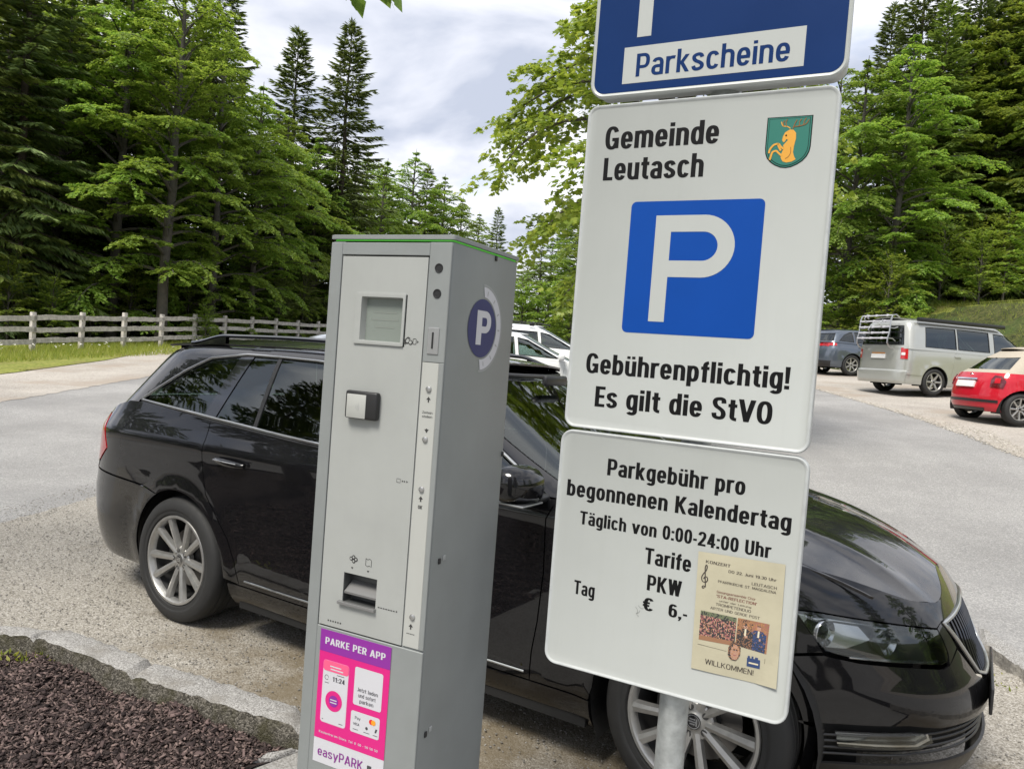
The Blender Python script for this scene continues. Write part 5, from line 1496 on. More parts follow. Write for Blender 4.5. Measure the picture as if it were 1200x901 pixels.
# front bumper: side to side, with openings for grille, intake and fog lamps cut by its outline
GW_T, GW_B = .352, .215
hl_bot = [(UXF(3.10), .606), (UXF(3.20), .588), (UYF(.55), .572), (UYF(.44), .556), (UYF(.405), .562)]
fa = arch_pts(WB, .315, RA, 48, -14, 12)
fb_r = [(UXF(2.985), .596)] + hl_bot + [(UYF(.325), .600), (UYF(.235), .500), (UYF(.17), .476), (UC, .468)]
fb_low = fa[::-1]
half = fb_r
low_r = [(UC, .375), (UYF(.50), .375), (UYF(.60), .392), (UYF(.80), .392), (UXF(3.08), .375), (UXF(3.06), .30)]
low_r2 = [(UXF(3.06), .205)]
bump = half + [(2 * UC - u, z) for u, z in half[::-1][1:]] + [(2 * UC - u, z) for u, z in fa] + [(2 * UC - WB - .345, .205)] + [(2 * UC - u, z) for u, z in low_r2] + [(2 * UC - u, z) for u, z in low_r[::-1]] + low_r[1:] + low_r2 + [(WB + .345, .205)] + fa[::-1]
fbm = lo('front_bumper', bump, BK, car, res=.035)
# lower lip and intake
lip = [(UXF(3.055), .262), (UYF(.6), .262), (UC, .262), (2 * UC - UYF(.6), .262), (2 * UC - UXF(3.055), .262), (2 * UC - UXF(3.055), .165), (UC, .165), (UXF(3.055), .165)]
lo('front_lip', lip, M['car_trim'], car, res=.05, lift=.004)
grl = lo('lower_intake', [(UXF(3.06), .268), (UC, .268), (2 * UC - UXF(3.06), .268), (2 * UC - UXF(3.07), .370), (2 * UC - UYF(.62), .388), (2 * UC - UYF(.5), .370), (UC, .370), (UYF(.5), .370), (UYF(.62), .388), (UXF(3.07), .370)], M['car_core'], car, res=.04, lift=-.045, lip=.0)
for zc in (.288, .310, .332, .352):
    P = [LO(np.array(u), np.array(zc)) for u in np.linspace(UXF(3.08), 2 * UC - UXF(3.08), 40)]
    trim_tube('intake_slat', [(p[0] - .018 if p[0] > 3.3 else p[0] - .01, p[1] * .99, p[2]) for p in P], .0045, M['car_trim'], grl)
# fog lamps
fg = [(UYF(.74), .318), (UYF(.56), .310), (UYF(.52), .330), (UYF(.53), .356), (UYF(.58), .362), (UYF(.745), .362)]
o = lo('fog_lamp', fg, M['lamp_in'], car, lift=-.012, res=.03); mir(o, car)
o2 = lo('fog_lamp_glass', [(u, z) for u, z in fg], M['lens'], o, lift=.0, res=.03, lip=.0, gap=.001)
# number plate holder at the front and plate
pb = MB(); pb.box((3.512, -.26, .385), (3.522, .26, .475), bev=.004)
pb.build('number_plate_holder', M['car_trim'], car)
# grille: dark pocket, slats, chrome frame
zg0, zg1 = .572, .760
gr = [(UYF(GW_T), .684), (UYF(GW_B), .506), (UYF(.14), .484), (UC, .478), (2 * UC - UYF(.14), .484), (2 * UC - UYF(GW_B), .506), (2 * UC - UYF(GW_T), .684), (2 * UC - UYF(.18), .698), (UC, .706), (UYF(.18), .698)]
gp = lo('grille', gr, M['car_core'], car, lift=-.04, gap=0, res=.04, lip=-.04)
for k in range(-9, 10):
    y = k * .034
    if abs(y) > .33: continue
    zt = np.interp(abs(y), [0, .18, .352], [.704, .696, .682]) ; zb = np.interp(abs(y), [0, .14, .215, .352], [.480, .486, .510, .676])
    P = []
    for z in np.linspace(zb, zt, 7):
        u = UYF(y) if y != 0 else UC
        q = LO(np.array(u), np.array(z)); P.append((q[0] - .008, (abs(q[1])) * (1 if y > 0 else -1), q[2]))
    MB().tube(P, .0052, 5).build('grille_slat', M['car_gloss'], gp, angle=60)
gl = [LO(np.array(u), np.array(z)) for u, z in densify(gr, .02)]
trim_tube('grille_frame', [(p[0] + .002, p[1], p[2]) for p in gl], .0075, M['satin'], car, closed=True, seg=8)
# headlamps: housing, projector rings, clear cover
hl = [(UXF(3.040), .738), (UXF(3.075), .665), (UXF(3.105), .616)] + [(u, z + .010) for u, z in hl_bot[1:]] + [(UYF(.392), .600), (UYF(.402), .672), (UYF(.50), .690), (UYF(.62), .712), (UXF(3.12), .735)]
hz = lo('headlamp', hl, M['lamp_dark'], car, lift=-.055, gap=.004, res=.035, lip=-.05)
lo('reflector_and_sky_glint', [(UXF(3.060), .722), (UXF(3.09), .655), (UXF(3.125), .622), (UYF(.70), .622), (UYF(.635), .655), (UYF(.66), .712)], M['lamp_in'], hz, lift=-.040, gap=0, res=.03, lip=.0)  # silver panel stands in for bright sky reflected on the lens
def lamp_pt(y, z, d=-.03):
    q = LO(np.array(UYF(y)), np.array(z)); return Vector((q[0] + d, q[1], q[2]))
for yy, rr, zz_ in ((.72, .044, .668), (.575, .042, .640)):
    c = lamp_pt(yy, zz_, -.045); mb = MB()
    mb.lathe([(0, .004), (rr * .55, .002), (rr * .62, -.012), (rr * .72, -.004), (rr, .012), (rr * 1.04, .008), (rr * 1.05, -.03)], axis='x', seg=28)
    b_ = mb.build('projector', M['lamp_in'], hz, angle=40); b_.location = c; b_.rotation_euler = (0, 0, R(-28))
P = [lamp_pt(y, np.interp(y, [.44, .72], [.574, .604]), -.014) for y in np.linspace(.70, .44, 18)]
trim_tube('daylight_strip', P, .0055, M['lamp_in'], hz)
P = [lamp_pt(y, np.interp(y, [.44, .72], [.664, .712]), -.03) for y in np.linspace(.74, .44, 12)]
trim_tube('lamp_bezel', P, .008, M['lamp_in'], hz)
hc = lo('headlamp_cover', hl, M['lens'], hz, lift=-.001, gap=.002, res=.03, lip=.006)
mir(hz, car)
# the piece between headlamp and grille
ip = [(UYF(.383), .712), (UYF(.370), .642), (UYF(.335), .642), (UYF(.262), .590), (UYF(.362), .742)]
o = lo('grille_cheek', [(UYF(.400), .674), (UYF(.390), .598), (UYF(.402), .562), (UYF(.327), .604), (UYF(.362), .688)], BK, body, gap=.001, res=.03); mir(o, body)
slam = []
for u in np.linspace(UXF(3.05), UC, 22): slam.append((float(u), float(ztop(np.array(u))) + .001))
slam_b = [(UYF(.10), .705), (UYF(.18), .702), (UYF(.358), .690), (UYF(.402), .676), (UYF(.50), .693), (UYF(.62), .715), (UXF(3.12), .738), (UXF(3.045), .741)]
slam_p = slam + [(UC, .709)] + slam_b
o = lo('nose_panel', slam_p, BK, body, gap=0, res=.03); mir(o, body)
# wheels
for x, s_ in ((0, -1), (WB, -1), (0, 1), (WB, 1)):
    wheel(car, x, s_ * ((.895 if x == 0 else .878) - .1025), s_, r=.318, rim_r=.222, w=.205, cap='arrow', steer=(R(-2) if x else 0))
# dark wells, floor and cabin
mb = MB()
mb.box((-.90, -.60, .18), (3.15, .55, .30), 0)
mb.box((.42, -.82, .16), (2.28, .82, .34), 0)
mb.box((-.88, -.60, .30), (-.42, .60, .62), 0); mb.box((3.05, -.45, .30), (3.28, .45, .55), 0)
for cx in (0, WB):
    for s_ in (-1, 1):
        V = []; n = 24
        for y in (s_ * .60, s_ * .83):
            for k in range(n + 1):
                a = math.pi * (k / n * 1.3 - .15); V.append((cx + .385 * math.cos(a), y, .315 + .385 * math.sin(a)))
        F = [(k, k + 1, n + 2 + k, n + 1 + k) for k in range(n)] + [tuple(range(n + 1))]
        mb.add(V, F)
mb.box((2.2, -.66, .5), (3.05, .66, .70), 0)
mb.box((-.85, -.72, .56), (-.05, .80, .62), 0)
mb.build('underbody', M['car_core'], car, smooth=False)
mb = MB()
mb.box((-.90, -.62, .62), (-.30, .62, .66), 0)
mb.box((-.36, -.66, .36), (.05, .66, .42), 0)
mb.box((.05, -.66, .36), (.50, .66, .50), 0, bev=.05)
mb.loft([[(.10 - t * .18 + dx, y, .46 + t * .62) for dx, y in ((-.07, -.62), (.07, -.62), (.07, .62), (-.07, .62))] for t in (0, .5, 1)])
for y in (-.38, 0, .38): mb.box((-.16, y - .12, 1.06), (-.06, y + .12, 1.21), 0, bev=.035, seg=3)
mb.build('rear_bench', M['cloth'], car)
seats(car, (1.02,), yw=.36, z0=.46, zh=.64, head=1.16)
mb = MB()
mb.loft([[(x, y, z) for x, z in ((1.72, .62), (1.70, .90), (1.78, .975), (2.05, .965), (2.28, .94), (2.28, .62))] for y in (-.74, -.5, 0, .5, .74)])
mb.box((1.66, .22, .88), (1.85, .54, .99), bev=.03)
mb.build('dashboard', mat('dashboard', (.02, .02, .021), .6), car)
mb = MB(); c = Vector((1.56, .37, .92))
pts = []
for k in range(28):
    a = 2 * math.pi * k / 28; pts.append((c.x + .07 * math.sin(a) * -.9, c.y + .18 * math.cos(a), c.z + .165 * math.sin(a)))
mb.tube(pts, .014, 8, closed=True); mb.tube([(c.x, c.y - .18, c.z), (c.x + .02, c.y, c.z - .01), (c.x, c.y + .18, c.z)], .016, 6)
mb.build('steering_wheel', M['car_trim'], car)
mb = MB(); mb.box((1.60, -.11, 1.345), (1.63, .11, 1.395), bev=.012); mb.build('inner_mirror', M['car_trim'], car)
# mirrors
def mirror(s_):
    mb = MB(); L = []
    for t, sx, szz in ((0, .35, .35), (.06, .75, .72), (.25, 1.0, 1.0), (.6, .98, .98), (.88, .86, .84), (1, .45, .5)):
        y = -.915 - t * .185
        ox = -.015 - .03 * t
        L.append([(2.055 + ox + sx * .085 * math.cos(R(a)) * (1.0 if math.cos(R(a)) > 0 else .55), y, 1.022 + t * .008 + szz * .070 * math.copysign(abs(math.sin(R(a))) ** .75, math.sin(R(a)))) for a in range(0, 360, 24)])
    mb.loft(L)
    mb.box((2.00, -.925, .955), (2.09, -.855, .985), 1, bev=.012)
    m = mb.build('side_mirror', [BK, M['car_trim']], car, angle=50)
    g = MB(); g.box((2.003, -1.085, .972), (2.006, -.935, 1.072), bev=.001)
    g.build('mirror_glass', M['chrome'], m)
    t_ = MB(); t_.box((1.985, -1.07, .958), (2.10, -.93, .966), bev=.003); t_.build('mirror_trim', M['satin'], m)
    return m
mm = mirror(-1); mir(mm, car)
# roof rails
def rail_pts():
    P = []
    for x in np.linspace(-.42, 1.30, 40):
        y = -.568 + .02 * (x < 0) * (abs(x) / .42) - .0
        zb = float(roof_fn(np.array(x), np.array(y))[2])
        k = min((x + .42) / .30, (1.30 - x) / .22, 1); k = max(k, 0); k = k * k * (3 - 2 * k)
        P.append((x, y, zb + .006 + .040 * k))
    return P
P = rail_pts(); L = []
for i, p in enumerate(P):
    w_, h_ = .016, .011
    L.append([(p[0], p[1] + w_ * math.cos(R(a)), p[2] + h_ * math.sin(R(a))) for a in range(0, 360, 45)])
mb = MB(); mb.loft(L)
for xa_, xb_ in ((-.42, -.12), (1.12, 1.30)):
    lo_ = [p for p in P if xa_ - .01 <= p[0] <= xb_ + .01]
    V = []; 
    for p in lo_:
        zb = float(roof_fn(np.array(p[0]), np.array(p[1]))[2]) - .004
        V += [(p[0], p[1] - .011, zb), (p[0], p[1] - .011, p[2]), (p[0], p[1] + .011, p[2]), (p[0], p[1] + .011, zb)]
    F = []
    for i in range(len(lo_) - 1):
        for k in range(3): F.append((i * 4 + k, i * 4 + k + 1, i * 4 + 5 + k, i * 4 + 4 + k))
    mb.add(V, F)
o = mb.build('roof_rail', M['car_gloss'], car, angle=50); mir(o, car)
# wipers
for y0_, y1_ in ((-.62, -.02), (.02, .60)):
    P = [ups(np.array(s_), np.array(z)) for s_, z in zip(np.linspace(float(UP.uf(y=abs(y0_))) if y0_ < 0 else 2 * UP.SF - float(UP.uf(y=abs(y0_))), float(UP.uf(y=abs(y1_))) if y1_ < 0 else 2 * UP.SF - float(UP.uf(y=abs(y1_))), 9), np.linspace(.99, 1.02, 9))]
    trim_tube('wiper', [(p[0] + .006, p[1], p[2] + .012) for p in P], .007, M['car_trim'], car)
# ------------------------------------------------------------------ the other parked cars, same way but coarser
def far_car(name, label, loc, yaw, S):
    """S holds the car's tables: see the calls below"""
    e = empty(name, loc, yaw)
    tag(e, label, S.get('cat', 'car'), S.get('group'))
    pt = S['paint']; WB_, r = S['wb'], S['r']; ar = S.get('arch', r + .045)
    LO_ = Outline(table(S['xf_lo']), table(S['xr_lo']), table(S['w_lo']), S.get('Lf', .9), S.get('Lr', .45), S.get('pf', (2.5, 2.6)), S.get('pr', (3, 3)), xm=S['xm'], xa=S['xa'],
                  bulge=(lambda x, z: sum(.016 * np.exp(-((np.hypot(x - c, z - r) - ar) / .05) ** 2) for c in (0, WB_))), barrel=lambda x: 1 - .02 * ((x - WB_ / 2) / 1.8) ** 2)
    zr_ = table(S['roof'])
    zmx, zb0 = S['z_edge'], S['z_belt']
    zpk = max(p[1] for p in S['roof'])
    UP_ = Outline(table(S['xf_up']), table(S['xr_up']), table(S['w_up']), S.get('LfU', .4), S.get('LrU', .35), (2.2, 3), S.get('prU', (3, 3)), barrel=lambda x: 1 - S.get('tuck', .03) * ((x - 1.0) / 1.6) ** 2 * (x < 1.0),
                  zmap=lambda x, z: z - (zpk - zr_(x)) * np.clip((z - zb0) / (zmx - zb0), 0, 1.1))
    L_ = lambda u, z: LO_(u, z); U_ = lambda u, z: UP_(u, z)
    ux = lambda x: S['xm'] + float(LO_.uf(x=x - S['xm'])) if x > S['xm'] else (S['xa'] - float(LO_.uf(x=S['xa'] - x, ref=1)) if x < S['xa'] else x)
    UC_ = S['xm'] + LO_.SF; UR_ = S['xa'] - LO_.SR
    uyr = lambda y: S['xa'] - float(LO_.uf(y=y, ref=1))
    uyf = lambda y: S['xm'] + float(LO_.uf(y=y))
    kw = dict(res=S.get('res', .09), ds=S.get('ds', .045))
    zbl = table(S['belt']); zl = S['z_low']
    dk = S['deck']; zdk = table(dk[0])
    def dz(x, y): return zdk(x) - dk[1] * (np.abs(y) / .85) ** 2.3
    def zt_(u):
        z = np.full(np.shape(u), .85)
        for _ in range(30):
            P = LO_(u, z); z = .5 * z + .5 * dz(P[..., 0], P[..., 1])
        return z
    hx0 = S['cowl']
    # side, one panel from the middle of the tail to the middle of the nose, doors cut out
    us_f = np.linspace(UC_, hx0, 26)
    top = [(float(u), float(zt_(np.array(u)))) for u in us_f] + [(x, float(zbl(x))) for x in np.linspace(hx0 - .06, S['xa'], 16)] + [(float(u), float(zbl(S['xa']))) for u in np.linspace(S['xa'] - .05, UR_, 8)]
    low = [(UR_, zl)] + [(-ar * .97, zl)] + [p for p in arch_pts(0, r, ar, 200, -20, 22) if p[1] > zl] + [(ar * .98, zl)] + [(WB_ - ar * .98, zl)] + [p for p in arch_pts(WB_, r, ar, 200, -20, 22) if p[1] > zl] + [(WB_ + ar * .98, zl), (UC_, zl)]
    body_ = empty('body', (0, 0, 0), 0, e)
    doors = S.get('doors', [])
    rear_holes = []
    b = panel('body_side', top + low, L_, LO_.out, pt, body_, gap=0, holes=[d for d in doors], **kw); mir(b, body_)
    for d in doors:
        o = panel('door', d, L_, LO_.out, pt, e, gap=.004, **kw); mir(o, e)
        hx = min(p[0] for p in d) + .13; hz_ = float(zbl(hx)) - .11; q = LO_(np.array(hx), np.array(hz_))
        h = MB(); h.box((hx - .09, q[1] - .03, hz_ - .012), (hx + .09, q[1] - .005, hz_ + .012), bev=.008); ho = h.build('handle', pt if not S.get('handle_black') else M['car_trim'], o)
    # cabin sides with window holes
    ap_ = [(float(UP_.xm(np.array(z))) + .20, z) for z in np.linspace(zmx, float(zbl(hx0)) - .01, 9)]
    rp_ = [(float(UP_.xa(np.array(z))) - S.get('d_wrap', .22), z) for z in np.linspace(float(zbl(S['xa'])), zmx, 8)]
    side = ap_ + [(x, float(zbl(x)) - .004) for x in np.linspace(hx0 - .1, S['xa'], 14)] + rp_
    cs2 = panel('cabin_side', side, U_, UP_.out, S.get('upper_paint', pt), body_, gap=0, holes=[w[0] for w in S['windows']], **kw); mir(cs2, body_)
    for w in S['windows']:
        o = panel('side_window', w[0], U_, UP_.out, w[1], e, gap=0, lift=-.006, lip=.003, **kw); mir(o, e)
        if S.get('frames'):
            P = [UP_(np.array(a), np.array(c)) for a, c in densify(w[0], .06)]
            f = trim_tube('window_seal', [(p[0], p[1] - .001, p[2]) for p in P], .009, M['car_trim'], o, closed=True)
    ups_ = lambda s_, z: UP_(UP_.xm(np.asarray(z, float)) + s_, z)
    upr_ = lambda s_, z: UP_(UP_.xa(np.asarray(z, float)) - s_, z)
    SFu, SRu = UP_.SF, UP_.SR
    zc_ = float(zbl(hx0)) - .02
    panel('windscreen', [(.205, zc_), (2 * SFu - .205, zc_), (2 * SFu - .205, zmx - .005), (.205, zmx - .005)], ups_, UP_.out, M['glass_clear'], e, gap=0, **kw)
    dw = S.get('d_wrap', .22)
    rw0, rw1, rws = S['rear_win']
    zb_ = float(zbl(S['xa']))
    back = panel('tailgate', [(dw, zb_), (2 * SRu - dw, zb_), (2 * SRu - dw, zmx), (dw, zmx)], upr_, UP_.out, S.get('upper_paint', pt), body_, gap=0, holes=[[(rws, rw0), (2 * SRu - rws, rw0), (2 * SRu - rws - .03, rw1), (rws + .03, rw1)]], **kw)
    o = panel('rear_window', [(rws, rw0), (2 * SRu - rws, rw0), (2 * SRu - rws - .03, rw1), (rws + .03, rw1)], upr_, UP_.out, S.get('rear_glass', M['glass_dark']), e, gap=0, lift=-.006, lip=.003, **kw)
    if S.get('frames'):
        P = [upr_(np.array(a), np.array(c)) for a, c in densify([(rws, rw0), (2 * SRu - rws, rw0), (2 * SRu - rws - .03, rw1), (rws + .03, rw1)], .05)]
        trim_tube('window_seal', [tuple(p) for p in P], .010, M['car_trim'], o, closed=True)
    # roof and bonnet
    ro = []
    for x in np.linspace(S['roof'][0][0], S['roof'][-1][0], 3): pass
    ed = []
    for s_ in np.linspace(0, SFu, 12): q = UP_(UP_.xm(np.array(zmx)) + s_, np.array(zmx)); ed.append((float(q[0]), float(q[1])))
    er = []
    for s_ in np.linspace(0, SRu, 12): q = UP_(UP_.xa(np.array(zmx)) - s_, np.array(zmx)); er.append((float(q[0]), float(q[1])))
    mid = []
    for x in np.linspace(er[0][0] + .1, ed[0][0] - .1, 10): q = UP_(np.array(x), np.array(zmx)); mid.append((float(q[0]), float(q[1])))
    half = er[::-1] + mid + ed
    wy = abs(mid[5][1]); zd = zpk - zmx
    rf_ = lambda x, y: np.stack([x, y, zr_(x) + .0 - zd * np.minimum(np.abs(y) / wy, 1.05) ** 2.4 - 0 * x], -1)
    zed = lambda x: zmx - (zpk - zr_(x))
    panel('roof', half + [(x, -y) for x, y in half[::-1][1:-1]], rf_, upw, S.get('roof_paint', pt), body_, gap=0, lip=.02, **kw)
    hd = []
    for u in np.linspace(hx0 - .02, UC_, 30): q = LO_(np.array(u), zt_(np.array(u))); hd.append((float(q[0]), float(q[1])))
    panel('bonnet', hd + [(x, -y) for x, y in hd[::-1][1:]], lambda x, y: np.stack([x, y, dz(x, y)], -1), upw, pt, e, gap=.003, lip=.02, **kw)
    # lamps, bumpers, plate
    for nm, poly, m_, sides, lift in S.get('extra', []):
        poly = [(ux(a[1]) if a[0] == 'x' else (uyr(a[1]) if a[0] == 'yr' else (uyf(a[1]) if a[0] == 'yf' else a[1])), z) for a, z in poly]
        o = panel(nm, poly, L_, LO_.out, m_, e, gap=0, lift=lift, res=.03, ds=.02, lip=lift + .004)
        if sides == 2: mir(o, e)
    for nm, poly, m_, sides, lift in S.get('extra_mid', []):      # across the tail: rectangles given by half widths
        half_ = [(uyr(y) if y > 0 else UR_, z) for y, z in poly]
        full_ = half_[:3] + [(2 * UR_ - half_[1][0], half_[1][1]), (2 * UR_ - half_[0][0], half_[0][1]), half_[3]]
        panel(nm, full_, L_, LO_.out, m_, e, gap=0, lift=lift, res=.035, ds=.03, lip=lift + .004)
    for nm, poly, m_, sides, lift in S.get('extra_up', []):
        o = panel(nm, poly, U_, UP_.out, m_, e, gap=0, lift=lift, res=.035, ds=.03, lip=lift + .004)
        if sides == 2: mir(o, e)
    for x, s_ in ((0, -1), (WB_, -1), (0, 1), (WB_, 1)):
        wheel(e, x, s_ * (S['w'] - .012 - .10), s_, r=r, rim_r=S.get('rim', r * .68), w=.20, spokes=S.get('spokes', 7), style=S.get('wstyle', 'plain'))
    mb = MB(); wy_ = S['w'] - .30
    mb.box((S['xr_lo'][0][1] + .35, -wy_, zl + .02), (S['xf_lo'][0][1] - .35, wy_, zl + .18))
    mb.box((ar + .05, -S['w'] + .06, zl + .02), (WB_ - ar - .05, S['w'] - .06, zl + .12))
    for cx in (0, WB_):
        for s_ in (-1, 1):
            V = []; n = 16
            for y in (s_ * (S['w'] - .33), s_ * (S['w'] - .05)):
                for k in range(n + 1):
                    a = math.pi * (k / n * 1.2 - .1); V.append((cx + (ar + .02) * math.cos(a), y, r + (ar + .02) * math.sin(a)))
            mb.add(V, [(k, k + 1, n + 2 + k, n + 1 + k) for k in range(n)] + [tuple(range(n + 1))])
    mb.build('underbody', M['car_core'], e, smooth=False)
    seats(e, (WB_ * .40,), yw=.36, z0=S.get('seat_z', .52), zh=.62, head=S.get('head_z', 1.22))
    mb = MB(); mb.box((.0, -.62, S.get('seat_z', .52) - .1), (.45, .62, S.get('seat_z', .52) + .06), bev=.05)
    mb.loft([[(.05 - t * .16 + dx, y, S.get('seat_z', .52) + t * .58) for dx, y in ((-.06, -.60), (.06, -.60), (.06, .60), (-.06, .60))] for t in (0, .5, 1)])
    mb.build('rear_bench', M['cloth'], e)
    mb = MB(); mb.box((hx0 - .45, -.66, zb0 - .30), (hx0 - .02, .66, zb0 - .03), bev=.06); mb.build('dashboard', M['car_trim'], e)
    for s_ in (-1, 1):
        mx, my, mz_ = S['mirror']
        mb = MB(); mb.box((mx - .06, min(s_ * my, s_ * (my + .2)), mz_ - .06), (mx + .07, max(s_ * my, s_ * (my + .2)), mz_ + .075), bev=.045, seg=3)
        mb.box((mx - .03, min(s_ * (my - .08), s_ * (my + .03)), mz_ - .06), (mx + .03, max(s_ * (my - .08), s_ * (my + .03)), mz_ - .025), bev=.008)
        mb.build('side_mirror', pt, e)
    e['_'] = 0
    del e['_']
    return e, LO_, UP_, upr_, rf_

M['silver_van'] = paint('silver_beige_paint', (.42, .43, .40), amount=.15, rough=.30, metal=.45)
M['car_red'] = paint('red_paint', (.46, .008, .022), amount=.05)
M['cream_top'] = mat('cream_fabric_roof', (.40, .355, .285), .75, var=.06, vscale=20)
M['grey_blue'] = paint('grey_blue_paint', (.085, .105, .135), amount=.08, rough=.3, metal=.5)
M['car_white'] = paint('white_paint', (.72, .73, .73), amount=.06)
M['car_silver'] = paint('silver_paint', (.45, .48, .52), amount=.06, rough=.28, metal=.6)
M['lamp_white'] = mat('reverse_lamp', (.7, .68, .66), .2, coat=1)
M['plate_amber'] = mat('amber_lens', (.7, .28, .04), .25, coat=1)
M['window_pale'] = glass('pale_window', (.42, .52, .50), base=.06)
def tz(x, y): return float(T(x, y)) + .008

# --- silver camper van
vh = math.atan2(.25, .968)
vx, vy = 10.62 - .80 * math.cos(vh + math.pi / 2) * -1, 19.59
van_o = (10.62 - .84 * math.sin(vh), 19.59 + .84 * math.cos(vh))
van_S = dict(cat='van', paint=M['silver_van'], wb=3.0, r=.335, arch=.395, w=.95, z_low=.24, z_belt=1.12, z_edge=1.865, res=.10, ds=.05,
    xm=3.1, xa=-.62, Lf=.85, Lr=.33,
    xf_lo=[(.2, 3.78), (.5, 3.86), (.8, 3.80), (1.0, 3.62), (1.2, 3.3)], xr_lo=[(.2, -.93), (.34, -.985), (.52, -.99), (.58, -.955), (.9, -.95), (1.2, -.935)],
    w_lo=[(.2, .90), (.32, .935), (.6, .948), (.85, .952), (1.0, .945), (1.12, .93)],
    xf_up=[(1.0, 3.55), (1.2, 3.2), (1.5, 2.75), (1.8, 2.32), (1.9, 2.2)], xr_up=[(1.0, -.95), (1.2, -.935), (1.5, -.895), (1.75, -.855), (1.88, -.80)],
    w_up=[(1.0, .948), (1.12, .930), (1.3, .893), (1.5, .850), (1.65, .812), (1.76, .775), (1.83, .725), (1.88, .66)],
    roof=[(-1.0, 1.915), (-.7, 1.94), (0, 1.955), (1, 1.955), (2, 1.94), (2.4, 1.90)], belt=[(-1, 1.12), (3.4, 1.12)], deck=([(3.0, 1.14), (3.4, 1.06), (3.7, .95), (3.9, .8)], .06), cowl=3.12,
    doors=[[(.55, .30), (.50, .55), (.55, 1.10), (1.68, 1.10), (1.68, .30)], [(1.72, .30), (1.72, 1.10), (2.86, 1.10), (2.86, .72), (2.60, .60), (2.56, .30)]],
    windows=[([(-.34, 1.20), (-.30, 1.70), (.60, 1.715), (.60, 1.20)], M['glass_dark']), ([(.66, 1.20), (.66, 1.715), (1.64, 1.71), (1.64, 1.20)], M['glass_dark']), ([(1.80, 1.18), (1.80, 1.70), (2.22, 1.69), (2.70, 1.38), (2.86, 1.18)], M['window_pale'])],
    rear_win=(1.22, 1.72, .30), LrU=.30, d_wrap=.20, frames=True, spokes=6, rim=.235, mirror=(2.75, .99, 1.22), seat_z=.82, head_z=1.52, tuck=.005,
    extra=[('tail_lamp', [(('yr', .74), .86), (('x', -.80), .86), (('x', -.80), 1.14), (('yr', .74), 1.14)], M['tail_red'], 2, .014),
           ('reverse_lamp', [(('yr', .76), .955), (('x', -.84), .955), (('x', -.84), 1.02), (('yr', .76), 1.02)], M['lamp_white'], 2, .022),
           ('side_trim', [(('x', -.40), .475), (('x', -.90), .475), (('x', -.90), .545), (('x', -.40), .545)], M['silver_van'], 2, .012)],
    extra_mid=[('rear_bumper', [(.88, .25), (.90, .56), (0, .56), (0, .25)], M['silver_van'], 1, .035), ('number_plate', [(.26, .86), (.26, .97), (0, .97), (0, .86)], M['plate_white'], 1, .026), ('plate_recess', [(.34, .84), (.34, 1.01), (0, 1.01), (0, .84)], M['silver_van'], 1, .006), ('plate_lamp', [(.24, .985), (.24, 1.005), (0, 1.005), (0, .985)], M['plate_amber'], 1, .028)])
van, vLO, vUP, vUPR, vRF = far_car('camper_van', 'silver camper van with rear bike carrier and black awning on its roof edge', (van_o[0], van_o[1], tz(*van_o) + .02), vh, van_S)
mb = MB(); mb.box((-.55, -.865, 1.835), (2.12, -.745, 1.935), bev=.02)
mb.build('awning', M['car_trim'], van)
# bike carrier on the tailgate
rack = empty('bike_carrier', van.location, vh)
tag(rack, 'white tubular bike carrier on the tailgate of the silver van', 'bike rack')
for y in (-.56, .56):
    mb = MB()
    mb.tube([(-.90, y, 1.90), (-1.00, y, 1.97), (-1.10, y, 1.95), (-1.14, y, 1.84), (-1.16, y, 1.50), (-1.20, y, 1.36), (-1.20, y, 1.24), (-1.12, y, 1.14), (-.99, y, 1.10)], .019, 8)
    mb.tube([(-1.20, y, 1.36), (-1.05, y, 1.36), (-.96, y, 1.30)], .015, 6)
    mb.tube([(-1.16, y, 1.62), (-1.02, y, 1.62), (-.92, y, 1.66)], .015, 6)
    mb.build('carrier_frame', M['satin'], rack)
for z, x in ((1.95, -1.08), (1.80, -1.15), (1.65, -1.16), (1.50, -1.165), (1.36, -1.20)):
    mb = MB(); mb.tube([(x, -.56, z), (x, .56, z)], .021 if z < 1.9 else .017, 8)
    for y in (-.35, .05, .35):
        mb.box((x - .03, y - .022, z - .03), (x + .03, y + .022, z + .03), bev=.008)
    mb.build('carrier_rail', M['poster_white'], rack)
for y, z in ((-.30, 1.72), (.10, 1.58), (.28, 1.86)):
    mb = MB(); mb.tube([(-1.17, y, z - .10), (-1.26, y, z), (-1.17, y, z + .12)], .012, 6); mb.build('bike_holder', M['satin'], rack)

